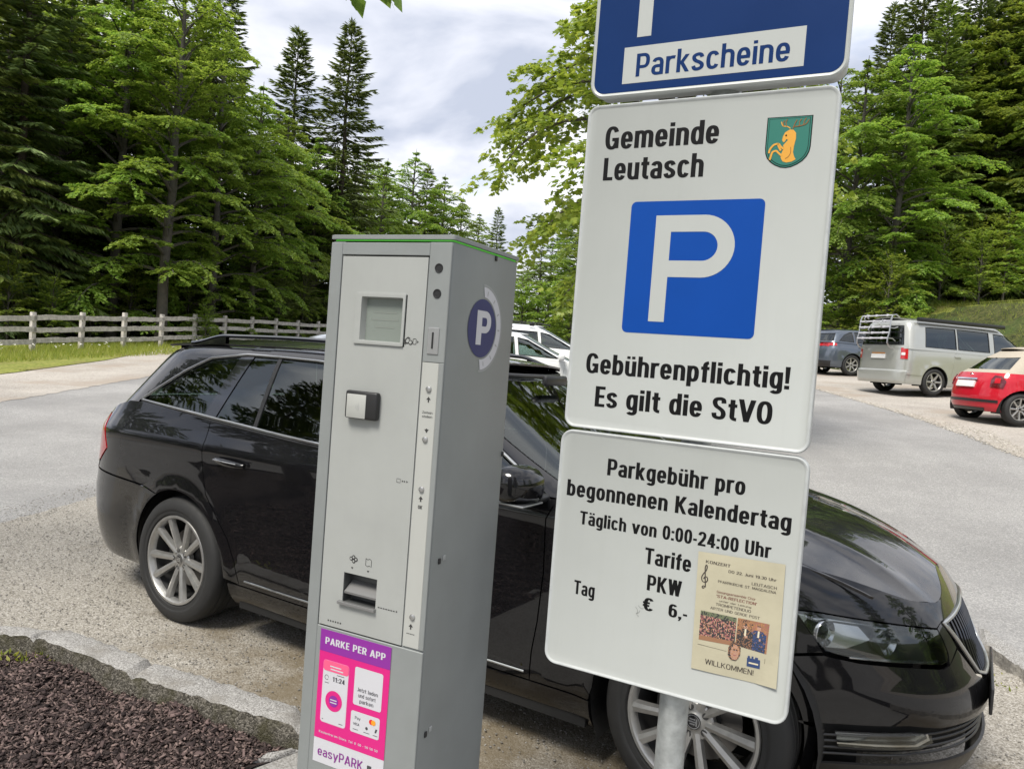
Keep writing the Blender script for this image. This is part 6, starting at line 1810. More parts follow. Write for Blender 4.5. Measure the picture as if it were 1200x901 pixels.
# --- small red convertible
fh = R(2.5)
fx = (9.32 - .70 * math.sin(fh), 14.20 + .70 * math.cos(fh))
fiat_S = dict(paint=M['car_red'], roof_paint=M['cream_top'], upper_paint=M['cream_top'], wb=2.30, r=.292, arch=.345, w=.81, z_low=.21, z_belt=.93, z_edge=1.42, res=.07, ds=.035,
    xm=2.15, xa=-.05, Lf=.75, Lr=.50, pr=(2.3, 2.5),
    xf_lo=[(.2, 2.78), (.45, 2.92), (.65, 2.90), (.85, 2.75), (1.0, 2.5)], xr_lo=[(.2, -.50), (.32, -.58), (.48, -.60), (.60, -.585), (.75, -.545), (.88, -.48), (.96, -.42)],
    w_lo=[(.2, .765), (.35, .80), (.55, .812), (.72, .808), (.84, .785), (.93, .745), (1.0, .71)],
    xf_up=[(.88, 2.25), (1.0, 2.0), (1.15, 1.72), (1.3, 1.42), (1.42, 1.18)], xr_up=[(.88, -.46), (.95, -.40), (1.05, -.29), (1.2, -.13), (1.32, .02), (1.42, .20)],
    w_up=[(.88, .770), (.93, .745), (1.05, .695), (1.2, .63), (1.32, .57), (1.38, .52), (1.43, .45)], prU=(2.4, 2.6), LrU=.42, LfU=.35,
    roof=[(-.2, 1.36), (.1, 1.425), (.5, 1.478), (.9, 1.486), (1.3, 1.455)], belt=[(-.6, .935), (2.2, .93)], deck=([(1.9, 1.02), (2.3, .93), (2.6, .82), (2.8, .68)], .05), cowl=2.02,
    doors=[[(.42, .28), (.36, .55), (.40, .92), (1.62, .92), (1.68, .6), (1.60, .28)]],
    windows=[([(.10, .985), (.20, 1.20), (.36, 1.32), (.50, 1.345), (.50, .985)], M['glass_dark']), ([(.56, .98), (.56, 1.36), (1.05, 1.35), (1.45, 1.14), (1.66, .98)], M['window_pale'])],
    rear_win=(1.03, 1.30, .28), d_wrap=.16, rear_glass=M['window_pale'], spokes=8, rim=.205, mirror=(1.55, .80, 1.0), seat_z=.42, head_z=1.10,
    extra=[('tail_lamp', [(('yr', .735), .66), (('yr', .575), .67), (('yr', .565), .80), (('yr', .60), .875), (('yr', .70), .865), (('yr', .75), .78)], M['tail_dark'], 2, .022),
           ('lamp_centre', [(('yr', .695), .735), (('yr', .625), .735), (('yr', .625), .825), (('yr', .695), .825)], M['car_red'], 2, .030)],
    extra_mid=[('bumper_strip', [(.70, .375), (.70, .425), (0, .43), (0, .38)], M['car_trim'], 1, .012), ('number_plate', [(.26, .645), (.26, .755), (0, .755), (0, .645)], M['plate_white'], 1, .035), ('boot_handle', [(.30, .775), (.30, .805), (0, .805), (0, .775)], M['chrome'], 1, .04), ('rear_skirt', [(.48, .215), (.50, .27), (0, .27), (0, .215)], M['car_trim'], 1, .008)])
red, rLO, rUP, rUPR, rRF = far_car('red_car', 'small red car with cream fabric roof at the right edge of the car park', (fx[0], fx[1], tz(*fx)), fh, fiat_S)
mb = MB(); q = rLO(np.array(-.05 - rLO.SR), np.array(.90)); mb.lathe([(0, 0), (.035, .002), (.04, .010)], axis='x', seg=16, org=(float(q[0]) - .012, 0, .875)); mb.build('round_badge', M['chrome'], red)

# --- grey blue suv and pale cars behind
def estate_S(**k):
    d = dict(paint=M['car_white'], wb=2.68, r=.325, w=.90, z_low=.24, z_belt=.98, z_edge=1.46, res=.10, ds=.05, xm=2.45, xa=-.42, Lf=1.0, Lr=.50,
        xf_lo=[(.2, 3.42), (.45, 3.52), (.62, 3.48), (.8, 3.28), (.95, 2.9), (1.05, 2.6)], xr_lo=[(.2, -.86), (.4, -.96), (.6, -.97), (.8, -.93), (1.0, -.86)],
        w_lo=[(.2, .83), (.35, .88), (.6, .903), (.82, .905), (.9, .89), (1.0, .855), (1.06, .83)],
        xf_up=[(.93, 2.45), (1.0, 2.32), (1.15, 2.02), (1.3, 1.72), (1.42, 1.48), (1.48, 1.34)], xr_up=[(.93, -.90), (1.1, -.84), (1.25, -.76), (1.4, -.66), (1.48, -.58)],
        w_up=[(.93, .875), (1.0, .852), (1.15, .79), (1.3, .715), (1.38, .67), (1.44, .615), (1.48, .55)],
        roof=[(-.7, 1.42), (-.3, 1.47), (.4, 1.505), (1.0, 1.505), (1.4, 1.48)], belt=[(-1, 1.05), (0, 1.01), (1, .99), (2.3, .97)], deck=([(2.2, 1.03), (2.6, .98), (3.0, .88), (3.3, .76), (3.5, .60)], .07), cowl=2.16,
        doors=[[(.20, .98), (.25, .72), (.44, .50), (.48, .30), (1.06, .30), (1.10, .97)], [(1.12, .97), (1.08, .30), (2.06, .30), (2.10, .95)]],
        windows=[([(-.50, 1.08), (-.28, 1.30), (-.05, 1.385), (.06, 1.39), (.06, 1.06)], M['glass_dark']), ([(.14, 1.055), (.14, 1.392), (1.04, 1.385), (1.08, 1.03)], M['glass_mid']), ([(1.16, 1.03), (1.12, 1.382), (1.34, 1.355), (1.65, 1.20), (1.98, 1.01)], M['window_pale'])],
        rear_win=(1.08, 1.36, .28), LrU=.45, d_wrap=.22, frames=True, mirror=(2.0, .90, 1.03),
        extra=[('tail_lamp', [(('x', -.90), .80), (('x', -.66), .84), (('x', -.66), .94), (('x', -.88), .98)], M['tail_red'], 2, .012), ('tail_lamp', [(('yr', .66), .82), (('yr', .36), .86), (('yr', .36), .92), (('yr', .70), .97)], M['tail_red'], 2, .012),
               ('headlamp', [(('x', 3.0), .72), (('x', 3.2), .66), (('yf', .55), .62), (('yf', .50), .70), (('x', 3.1), .78)], M['lamp_in'], 2, .01)],
        extra_mid=[('number_plate', [(.26, .72), (.26, .83), (0, .83), (0, .72)], M['plate_white'], 1, .012), ('bumper_trim', [(.80, .25), (.82, .44), (0, .46), (0, .25)], M['car_trim'], 1, .012)])
    d.update(k)
    return d
th = R(13)
tp = (11.56 - .80 * math.sin(th), 26.57 + .80 * math.cos(th))
suv_S = estate_S(paint=M['grey_blue'], z_edge=1.56, roof=[(-.7, 1.53), (-.3, 1.575), (.4, 1.61), (1.0, 1.61), (1.4, 1.58)], r=.35, belt=[(-1, 1.10), (0, 1.08), (1, 1.06), (2.3, 1.04)], z_belt=1.05,
    xf_up=[(1.0, 2.45), (1.08, 2.32), (1.22, 2.02), (1.37, 1.72), (1.50, 1.48), (1.58, 1.34)], xr_up=[(1.0, -.92), (1.16, -.86), (1.32, -.78), (1.48, -.68), (1.58, -.60)], w_up=[(1.0, .865), (1.07, .850), (1.22, .79), (1.38, .72), (1.47, .67), (1.53, .615), (1.58, .55)],
    windows=[([(-.50, 1.16), (-.28, 1.38), (-.05, 1.475), (.06, 1.48), (.06, 1.13)], M['glass_dark']), ([(.14, 1.125), (.14, 1.482), (1.04, 1.475), (1.08, 1.10)], M['glass_dark']), ([(1.16, 1.10), (1.12, 1.472), (1.34, 1.44), (1.65, 1.28), (1.98, 1.08)], M['glass_mid'])], rear_win=(1.15, 1.45, .28), head_z=1.28, seat_z=.6,
    extra=[('tail_lamp', [(('x', -.92), .93), (('x', -.62), .97), (('x', -.62), 1.05), (('x', -.90), 1.09)], M['tail_red'], 2, .012), ('tail_lamp', [(('yr', .70), .93), (('yr', .30), .98), (('yr', .30), 1.04), (('yr', .70), 1.08)], M['tail_red'], 2, .012)])
suv, *_x = far_car('grey_suv', 'dark grey blue suv parked to the left of the silver van', (tp[0], tp[1], tz(*tp)), th, suv_S)
wp = (-1.12, 15.6)
far_car('white_car', 'white car parked nose right directly behind the ticket machine', (wp[0], wp[1] + .8, tz(*wp) + .015), R(4), estate_S(group='pale cars in the row behind'))
bp_ = (-.55, 19.6)
wb2, a_, b_, c_, d_ = far_car('white_estate', 'white estate with black roof rails standing behind the other white car', (bp_[0], bp_[1], tz(*bp_) + .02), R(3), estate_S(group='pale cars in the row behind', z_edge=1.52, roof=[(-.7, 1.50), (-.3, 1.535), (.4, 1.565), (1.0, 1.565), (1.4, 1.54)]))
for s_ in (-1, 1):
    mb = MB(); P = [(x, s_ * .60, 1.555 + .045 * min(1, (x + .5) * 4, (1.35 - x) * 4)) for x in np.linspace(-.5, 1.35, 18)]
    mb.tube(P, .016, 6)
    for x in (-.2, .35, .9): mb.box((x - .06, s_ * .60 - .02, 1.52), (x + .06, s_ * .60 + .02, 1.60), bev=.01)
    mb.build('roof_rail', M['car_trim'], wb2)
cp_ = (-2.45, 21.6)
far_car('silver_hatchback', 'silver car facing left, its windscreen just showing left of the machine', (cp_[0], cp_[1], tz(*cp_) + .02), R(178), estate_S(paint=M['car_silver'], group='pale cars in the row behind'))
# ------------------------------------------------------------------ trees, shrubs, grass, fence
M['bark'] = mat('spruce_bark', (.075, .058, .045), .9, var=.4, vscale=7, bump=.8, bscale=18)
M['bark_grey'] = mat('beech_bark', (.085, .076, .064), .85, var=.35, vscale=5, bump=.5, bscale=14)
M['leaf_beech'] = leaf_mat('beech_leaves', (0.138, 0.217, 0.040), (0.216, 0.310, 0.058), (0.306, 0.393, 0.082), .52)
M['leaf_dark'] = leaf_mat('deep_green_leaves', (0.118, 0.192, 0.040), (0.186, 0.271, 0.056), (0.258, 0.340, 0.075), .5)  # a deeper green than the other beech leaves
M['leaf_spruce'] = leaf_mat('spruce_needles', (0.079, 0.121, 0.042), (0.134, 0.189, 0.058), (0.202, 0.260, 0.075), .30, .55)
M['leaf_fir'] = leaf_mat('young_spruce_needles', (0.101, 0.162, 0.038), (0.166, 0.242, 0.054), (0.234, 0.314, 0.072), .36, .5)
M['leaf_maple'] = leaf_mat('maple_leaves', (0.156, 0.257, 0.036), (0.246, 0.365, 0.055), (0.348, 0.450, 0.085), .5, .4)
M['leaf_silver'] = leaf_mat('willow_leaves', (0.120, 0.171, 0.055), (0.192, 0.239, 0.080), (0.276, 0.308, 0.120), .4)
M['grass_blade'] = leaf_mat('grass_blades', (.16, .21, .03), (.25, .30, .05), (.37, .37, .10), .45)
M['daisy'] = mat('flower_white', (.75, .74, .68), .6)
M['daisy_y'] = mat('flower_yellow', (.7, .5, .04), .6)

def unit(a): return a / (np.linalg.norm(a, axis=-1, keepdims=True) + 1e-9)

def leaf_cards(P, D, Nn, L, W, shape='diamond'):
    """one small face per leaf: P base, D direction, Nn normal"""
    D = unit(D); S = unit(np.cross(D, Nn)); L = np.asarray(L)[:, None]; W = np.asarray(W)[:, None]
    if shape == 'maple':
        o = [(0, 0), (.10, .34), (.30, .50), (.34, .26), (.62, .46), (.66, .20), (1.0, 0), (.66, -.20), (.62, -.46), (.34, -.26), (.30, -.50), (.10, -.34)]
    elif shape == 'blade':
        o = [(0, .5), (0, -.5), (1, 0)]
    else:
        o = [(0, 0), (.45, .5), (1, 0), (.45, -.5)]
    V = np.stack([P + D * (L * a) + S * (W * b) for a, b in o], 1)
    n = len(P); k = len(o)
    return V.reshape(-1, 3), np.arange(n * k).reshape(n, k)

class Tree:
    def __init__(s, seed): s.g = np.random.default_rng(seed); s.P = []; s.D = []; s.N = []; s.mb = MB()
    def spray(s, pts, n, spread, up=.9, droop=.15):
        """n leaves strung along a twig, alternately left and right"""
        g = s.g; pts = np.asarray(pts, float); m = len(pts) - 1
        t = g.random(n) ** .8 * m; i = np.minimum(t.astype(int), m - 1); f = (t - i)[:, None]
        p = pts[i] * (1 - f) + pts[i + 1] * f
        ax = unit(pts[i + 1] - pts[i])
        sd = unit(np.cross(ax, [0, 0, 1.0]) + 1e-6) * np.where(g.random(n) < .5, 1, -1)[:, None]
        d = ax * .7 + sd * g.uniform(.4, 1.1, (n, 1)); d[:, 2] -= droop + g.normal(0, .15, n)
        nn = np.stack([g.normal(0, .38, n), g.normal(0, .38, n), np.full(n, up)], 1)
        s.P.append(p + sd * g.uniform(0, spread, (n, 1)) + g.normal(0, spread * .35, (n, 3)) * [1, 1, .5]); s.D.append(d); s.N.append(nn)
    def leaves(s, L, W, mt, name, shape='diamond', jl=.3):
        P = np.concatenate(s.P); D = np.concatenate(s.D); N = np.concatenate(s.N); n = len(P)
        k = s.g.uniform(1 - jl, 1 + jl, n)
        V, F = leaf_cards(P, D, N, L * k, W * k, shape)
        return big_mesh(name, V, F, [mt])

def broadleaf(name, seed, H, Rr, zb, mt, L=.14, W=.095, limbs=46, dens=1.0, bark='bark_grey', rise=.35, droop=.25, shape='diamond', prof=None, lean=.02, trunk_r=None, spread=.10):
    t = Tree(seed); g = t.g
    tr = trunk_r or H * .0135
    path = []; x = y = 0
    for k in range(13):
        path.append((x, y, -.3 + (H * .97 + .3) * k / 12)); x += g.normal(0, H * lean * .12); y += g.normal(0, H * lean * .12)
    path = np.array(path)
    t.mb.tube(path, [tr * (1.35 if k == 0 else 1) * (1 - k / 12) ** .75 + .012 for k in range(13)], 9)
    prof = prof or (lambda q: np.sin(np.pi * min(1, .18 + q * .86)) ** .75)
    az = g.random() * 6.28
    for i in range(limbs):
        q = (i + g.random() * .8) / limbs
        z0 = zb + (H * .96 - zb) * q
        az += 2.4 + g.normal(0, .25)
        Lm = Rr * float(prof(q)) * g.uniform(.7, 1.12)
        b = np.array([np.interp(z0, path[:, 2], path[:, 0]), np.interp(z0, path[:, 2], path[:, 1]), z0])
        el = rise + .55 * q + g.normal(0, .12)
        d = np.array([np.cos(az) * np.cos(el), np.sin(az) * np.cos(el), np.sin(el)])
        pts = [b]; n = 7
        for k in range(n):
            d = unit(d + np.array([g.normal(0, .10), g.normal(0, .10), -droop * (.3 + k / n) + .02])); pts.append(pts[-1] + d * Lm / n)
        pts = np.array(pts)
        t.mb.tube(pts, [tr * .36 * (1 - q * .6) * (1 - k / n) + .008 for k in range(n + 1)], 5)
        nsub = max(4, int(Lm * 4.2))
        for j in range(nsub):
            s_ = .22 + .78 * (j + g.random()) / nsub; f = s_ * n; a = min(int(f), n - 1)
            p = pts[a] + (pts[a + 1] - pts[a]) * (f - a)
            ax = unit(pts[a + 1] - pts[a]); sd = unit(np.cross(ax, [0, 0, 1.0])) * (1 if j % 2 else -1)
            ll = (.35 + .55 * (1 - s_)) * min(Lm * .5, 1.5) * g.uniform(.7, 1.3) + .2
            dd = unit(ax * .75 + sd * g.uniform(.5, 1.1) + [0, 0, g.normal(-.02, .16)])
            sub = [p]
            for k in range(4): dd = unit(dd + [g.normal(0, .08), g.normal(0, .08), -droop * .35]); sub.append(sub[-1] + dd * ll / 4)
            t.spray(sub, max(6, int(ll * 46 * dens)), spread)
        t.spray(pts[n // 2:], int(30 * dens), spread * 1.2)
    cr = t.leaves(L, W, mt, name + '_leaves', shape)
    return t.mb, cr, bark

def spruce(name, seed, H, Rr, zb, mt, dens=1.0, bark='bark', droop=.22, tw=.30):
    t = Tree(seed); g = t.g; tr = H * .012
    t.mb.tube([(g.normal(0, .02), g.normal(0, .02), -.3 + (H + .3) * k / 10) for k in range(11)], [tr * (1.3 if k == 0 else 1) * (1 - k / 10) + .010 for k in range(11)], 8)
    z = zb
    while z < H - .15:
        q = (z - zb) / (H - zb)
        Lm0 = Rr * (1 - q) ** .82 + .12
        nb = int(g.integers(5, 8))
        a0 = g.random() * 6.28
        for k in range(nb):
            az = a0 + 6.28 * k / nb + g.normal(0, .22)
            Lm = Lm0 * g.uniform(.62, 1.15); el = -.12 + .75 * q ** 1.4 + g.normal(0, .08)
            d = np.array([np.cos(az) * np.cos(el), np.sin(az) * np.cos(el), np.sin(el)])
            pts = [np.array([0, 0, z + g.normal(0, .06)])]; n = 5
            for j in range(n):
                d = unit(d + [0, 0, (-droop if j < 3 else droop * .9) * (1 - q) * .8]); pts.append(pts[-1] + d * Lm / n)
            pts = np.array(pts)
            t.mb.tube(pts, [.022 * (1 - q * .7) * (1 - j / n) + .006 for j in range(n + 1)], 4)
            m = max(5, int(Lm * 30 * dens))
            u = (.10 + .90 * g.random(m) ** .85) * n; i = np.minimum(u.astype(int), n - 1); f = (u - i)[:, None]
            p = pts[i] * (1 - f) + pts[i + 1] * f; ax = unit(pts[i + 1] - pts[i])
            sd = unit(np.cross(ax, [0, 0, 1.0])) * np.where(g.random(m) < .5, 1, -1)[:, None]
            wd = np.minimum(.10 + .30 * (1 - u / n) * Lm, .65)[:, None]
            off = g.random((m, 1)) ** 1.3 * wd
            dd = ax * .8 + sd * g.uniform(.35, 1.0, (m, 1)); dd[:, 2] += -.28 - .25 * g.random(m) + .15 * q
            t.P.append(p + (ax * .5 + sd * .8) * off + np.stack([0 * off[:, 0], 0 * off[:, 0], -off[:, 0] * .30], 1)); t.D.append(dd)
            t.N.append(np.stack([g.normal(0, .5, m), g.normal(0, .5, m), np.full(m, .8)], 1))
        z += (.34 + .16 * (1 - q)) * g.uniform(.8, 1.2)
    m = 60; zz = H - .9 * g.random(m); a = g.random(m) * 6.28
    t.P.append(np.stack([0 * a, 0 * a, zz], 1)); t.D.append(np.stack([np.cos(a), np.sin(a), .9 + 0 * a], 1)); t.N.append(np.stack([g.normal(0, 1, m), g.normal(0, 1, m), g.normal(0, 1, m)], 1))
    cr = t.leaves(tw, .075, mt, name + '_needles')
    return t.mb, cr, bark

PROTO = {}
def proto(key, mbx, crown, bark):
    me_o = mbx.build('trunk', M[bark], None, angle=60)
    PROTO[key] = (me_o.data, crown); bpy.data.objects.remove(me_o)
def plant(key, name, x, y, rz, sc, label, cat='tree', group=None, z=None, parts=('trunk', 'crown'), sz_=None):
    e = empty(name, (x, y, (float(T(x, y)) if z is None else z) - .03), rz)
    e.scale = (sc, sc, sz_ or sc)
    tag(e, label, cat, group)
    a, b = PROTO[key]
    link(parts[0], a, e); link(parts[1], b, e)
    return e
proto('beech_a', *broadleaf('beech_a', 11, 15, 4.1, .7, M['leaf_beech'], L=.125, W=.085, limbs=70, dens=1.7))
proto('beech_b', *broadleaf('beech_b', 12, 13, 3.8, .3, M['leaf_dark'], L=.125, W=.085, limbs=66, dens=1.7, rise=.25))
proto('beech_c', *broadleaf('beech_c', 15, 16, 3.5, 2.2, M['leaf_beech'], L=.125, W=.085, limbs=62, dens=1.7, rise=.5))
proto('spruce_a', *spruce('spruce_a', 21, 19, 3.5, 1.0, M['leaf_spruce'], 2.4, tw=.34))
proto('spruce_b', *spruce('spruce_b', 22, 17, 3.7, .4, M['leaf_fir'], 2.2, droop=.3, tw=.34))
proto('spruce_c', *spruce('spruce_c', 27, 18.6, 3.3, 1.4, M['leaf_spruce'], 2.3, droop=.28, tw=.36))
proto('shrub', *broadleaf('shrub', 31, 2.4, 1.2, .15, M['leaf_beech'], L=.10, W=.065, limbs=26, dens=1.3, rise=.75, droop=.2, prof=lambda q: .55 + .45 * math.sin(math.pi * (.25 + .6 * q)), trunk_r=.03, spread=.08))
proto('willow', *broadleaf('willow', 32, 4.6, 1.7, .3, M['leaf_silver'], L=.13, W=.035, limbs=34, dens=1.5, rise=.9, droop=.2, trunk_r=.05, spread=.09))

def wx(px, d):
    """where the line of sight of a picture column meets the depth d (the picture is 1200 wide), at eye level"""
    X = (px - 600) / 903.0; r = _r * X + _fw + _u * (-(400 - 450.5) / 903.0)
    return r.x * d / r.y
rg = random.Random(5)
SPR = 'dark spruce with drooping branches in the forest edge behind the wooden fence'
BEE = 'light green beech in the forest edge behind the wooden fence'
SHD = 'deep green low-branched beech in the forest edge behind the wooden fence'
GL = 'trees of the forest behind the fence'
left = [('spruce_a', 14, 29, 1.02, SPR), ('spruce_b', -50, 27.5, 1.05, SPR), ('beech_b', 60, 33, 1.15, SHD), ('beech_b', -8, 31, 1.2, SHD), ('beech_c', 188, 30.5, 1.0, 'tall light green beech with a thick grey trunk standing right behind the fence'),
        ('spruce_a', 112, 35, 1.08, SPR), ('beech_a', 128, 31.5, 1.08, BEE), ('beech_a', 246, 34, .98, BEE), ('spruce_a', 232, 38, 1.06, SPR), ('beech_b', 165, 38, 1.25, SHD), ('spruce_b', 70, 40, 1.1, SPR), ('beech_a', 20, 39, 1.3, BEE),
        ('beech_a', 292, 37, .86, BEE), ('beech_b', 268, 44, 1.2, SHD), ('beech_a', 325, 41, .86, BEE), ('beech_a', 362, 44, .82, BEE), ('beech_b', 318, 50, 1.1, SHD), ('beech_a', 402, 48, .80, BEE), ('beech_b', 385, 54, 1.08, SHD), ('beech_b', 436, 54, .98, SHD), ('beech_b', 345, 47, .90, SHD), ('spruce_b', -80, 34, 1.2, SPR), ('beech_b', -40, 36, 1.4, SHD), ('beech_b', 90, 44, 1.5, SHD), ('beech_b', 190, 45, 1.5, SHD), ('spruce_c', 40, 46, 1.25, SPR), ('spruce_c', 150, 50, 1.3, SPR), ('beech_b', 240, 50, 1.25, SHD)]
for k, px, d, s_, lb in left:
    plant(k, 'spruce_tree' if 'spruce' in k else 'beech_tree', wx(px, d), d, rg.uniform(0, 6.28), s_, lb, 'tree', None if 'thick' in lb else GL)
plant('spruce_c', 'spruce_tree', wx(327, 46), 46, 1.0, 1.15, 'left and paler of two slim tall spruces standing against the open sky', group='two tall spruces against the sky', sz_=.99)
plant('spruce_a', 'spruce_tree', wx(388, 45.5), 45.5, 3.3, 1.18, 'right and darker of two slim tall spruces standing against the open sky', group='two tall spruces against the sky', sz_=.99)
FAR = 'green tree of the distant wood edge behind the ticket machine and signs'
for k, px, d, s_ in [('beech_a', 470, 62, 1.08), ('beech_b', 442, 60, 1.14), ('spruce_b', 488, 68, .92), ('beech_a', 508, 70, 1.06), ('beech_b', 532, 76, 1.16), ('spruce_b', 573, 92, .96), ('beech_a', 553, 84, 1.0), ('beech_b', 415, 66, 1.3), ('beech_a', 490, 84, 1.0), ('beech_b', 520, 92, 1.15), ('beech_b', 575, 88, .80), ('beech_b', 590, 96, .80), ('spruce_a', 500, 88, .95), ('beech_a', 612, 100, .82), ('beech_b', 640, 84, .95), ('beech_a', 668, 78, 1.05), ('spruce_b', 655, 96, 1.0), ('beech_a', 700, 70, 1.1), ('beech_b', 628, 70, .75)]:
    plant(k, 'far_tree', wx(px, d), d, rg.uniform(0, 6.28), s_, FAR, 'tree', 'trees of the distant wood edge')
RB = 'light green beech in the forest on the right above the grassy bank'
RS = 'dark spruce in the forest on the right above the grassy bank'
GR = 'trees of the forest on the right'
for k, px, d, s_, lb in [('beech_b', 985, 34, 1.0, 'deep green beech at the forest corner just right of the signs'), ('beech_a', 1035, 33, .86, RB), ('beech_c', 1092, 38, .92, RB), ('beech_a', 1150, 38, 1.05, RB), ('beech_b', 1200, 39, 1.3, 'deep green beech in the forest on the right above the grassy bank'), ('spruce_a', 1045, 39, .98, RS), ('spruce_a', 1112, 39, .98, RS), ('spruce_b', 1075, 37, .85, RS), ('beech_a', 1242, 36, 1.25, RB), ('spruce_b', 1180, 38, 1.1, RS), ('beech_a', 955, 42, .95, RB), ('spruce_a', 1012, 45, .92, RS), ('beech_b', 930, 46, 1.0, 'deep green beech in the forest on the right above the grassy bank'), ('spruce_a', 1160, 44, 1.15, RS), ('spruce_a', 1215, 42, 1.2, RS), ('beech_b', 1130, 40, 1.1, 'deep green beech in the forest on the right above the grassy bank')]:
    plant(k, 'spruce_tree' if 'spruce' in k else 'beech_tree', wx(px, d), d, rg.uniform(0, 6.28), s_, lb, 'tree', GR)
for k, px, d, s_ in [('beech_a', 730, 62, 1.1), ('beech_b', 775, 56, 1.2), ('spruce_b', 815, 56, 1.0), ('beech_a', 850, 52, 1.05), ('spruce_a', 880, 54, 1.0), ('beech_b', 905, 48, 1.15)]:
    plant(k, 'spruce_tree' if 'spruce' in k else 'beech_tree', wx(px, d), d, rg.uniform(0, 6.28), s_, FAR, 'tree', 'trees of the distant wood edge')
# trees behind the photographer: they show as dark reflections in the car's glass and paint
for k, x, y, s_ in [('beech_b', -9, -21, .8), ('spruce_b', 1, -24, .75), ('beech_b', 11, -21, .8), ('spruce_a', -13.5, 3.2, .62), ('beech_b', -14.5, -1.0, .95), ('spruce_b', -13.8, 6.6, .68), ('beech_b', -17, -6, 1.1), ('spruce_a', -16.5, 1.2, .85), ('spruce_b', 18, -8, .8), ('beech_b', 20, 0, .85)]:
    plant(k, 'spruce_tree' if 'spruce' in k else 'beech_tree', x, y, rg.uniform(0, 6.28), s_, 'dark tree mirrored in the side windows of the black estate car', 'tree', 'trees mirrored in the car', z=0)
# shrubs
SHL = 'light green shrub growing along the wooden fence'
for px, d, s_ in [(8, 27, 1.0), (60, 28, .8), (105, 30, .9), (150, 31.5, 1.0), (218, 34, 1.2), (262, 37, 1.3), (300, 40, 1.4), (285, 37.5, .9), (240, 31, .55), (345, 45, 1.4)]:
    plant('shrub', 'shrub', wx(px, d), d, rg.uniform(0, 6), s_, SHL, 'shrub', 'shrubs along the fence', parts=('stem', 'foliage'))
plant('willow', 'willow_bush', wx(352, 41), 41, .4, 1.0, 'pale grey-green bush behind the fence, left of the ticket machine', 'bush', parts=('stem', 'foliage'))
plant('willow', 'willow_bush', wx(325, 39), 39, 2.4, .75, 'pale grey-green bush behind the fence, left of the ticket machine', 'bush', parts=('stem', 'foliage'))
for o in bpy.data.objects:
    if o.name.startswith('willow_bush'): o['group'] = 'pale bushes behind the fence'
for px, d, s_, lb in [(1066, 27.5, .75, 'light green shrub on the bank just behind the silver van'), (1142, 31, 1.0, 'pale leafy shrub at the top of the grassy bank'), (1199, 31, 1.2, 'leafy shrub on the bank at the right edge of the view')]:
    plant('shrub', 'shrub', wx(px, d), d, rg.uniform(0, 6), s_, lb, 'shrub', parts=('stem', 'foliage'))
for px, d, s_ in [(980, 33, 1.3), (1010, 32, 1.2), (1035, 31, 1.2), (1095, 35, 1.3), (1170, 35, 1.3), (1215, 34, 1.3), (1125, 36, 1.2)]:
    plant('shrub', 'shrub', wx(px, d), d, rg.uniform(0, 6), s_, 'dark shady shrub under the forest trees on the right', 'shrub', 'shrubs under the right forest', parts=('stem', 'foliage'))
for px, d, s_ in [(20, 30, 1.3), (75, 32, 1.2), (130, 33.5, 1.3), (185, 36, 1.4), (230, 38, 1.4), (280, 42, 1.5), (610, 62, 1.8), (640, 60, 1.8), (668, 58, 1.9), (695, 56, 1.8)]:
    lf = px < 500
    plant('shrub', 'shrub', wx(px, d), d, rg.uniform(0, 6), s_, 'shady undergrowth shrub between the trunks behind the fence' if lf else 'bright shrub at the end of the road between machine and signs', 'shrub', 'undergrowth behind the fence' if lf else 'shrubs at the end of the road', parts=('stem', 'foliage'))

# the maple behind the signs, near enough to show its leaves
proto('maple', *broadleaf('maple', 44, 8.6, 2.65, 2.5, M['leaf_maple'], L=.088, W=.094, limbs=56, dens=1.5, rise=.35, droop=.34, shape='maple', trunk_r=.13, spread=.12, bark='bark_grey'))
sheet('planting_bed', [(1.95 + .95 * math.cos(k * .42), 11.2 + .95 * math.sin(k * .42)) for k in range(15)], M['forest_floor'], .02, .15, jag=.03)
plant('maple', 'maple_tree', 1.95, 11.2, 1.2, 1.0, 'bright green maple standing behind the parking signs', 'tree')
# a near tree just outside the picture whose leaf tips hang into the top edge
t = Tree(71)
t.mb.tube([(-4.7, 2.6, -.3), (-4.6, 2.62, 1.5), (-4.55, 2.7, 3.0), (-4.5, 2.75, 4.4), (-4.4, 2.8, 6)], [.16, .14, .12, .09, .03], 10)
t.mb.tube([(-4.55, 2.7, 3.3), (-3.6, 3.2, 3.9), (-2.5, 3.9, 4.05), (-1.6, 4.3, 3.92), (-1.05, 4.45, 3.60)], [.06, .045, .03, .018, .006], 7)
t.mb.tube([(-4.52, 2.75, 4.0), (-5.4, 2.0, 4.8), (-6, 1.4, 5.2)], [.05, .03, .01], 6)
t.spray([(-1.35, 4.38, 3.76), (-1.20, 4.42, 3.60), (-1.02, 4.46, 3.44)], 26, .05, up=.3, droop=.7)
t.spray([(-1.10, 4.44, 3.60), (-.93, 4.46, 3.54), (-.80, 4.46, 3.45)], 10, .03, up=.3, droop=.7)
t.spray([(-2.4, 3.95, 4.15), (-1.9, 4.2, 4.1), (-1.4, 4.35, 3.95)], 120, .2)
t.spray([(-3.8, 3.1, 4.0), (-3.0, 3.6, 4.2), (-2.4, 3.95, 4.2)], 200, .35)
for k in range(10):
    a = k * .63; t.spray([(-4.4, 2.7, 4.5 + k * .15), (-4.4 + math.cos(a) * .9, 2.5 + math.sin(a) * .8, 5.0 + k * .12), (-4.4 + math.cos(a) * 1.8, 2.5 + math.sin(a) * 1.3, 5.0 + k * .1)], 90, .2)
e = empty('overhanging_tree', (-4.7, 2.6, -.08))
tag(e, 'leafy tree whose leaf tips hang into the top edge of the view', 'tree')
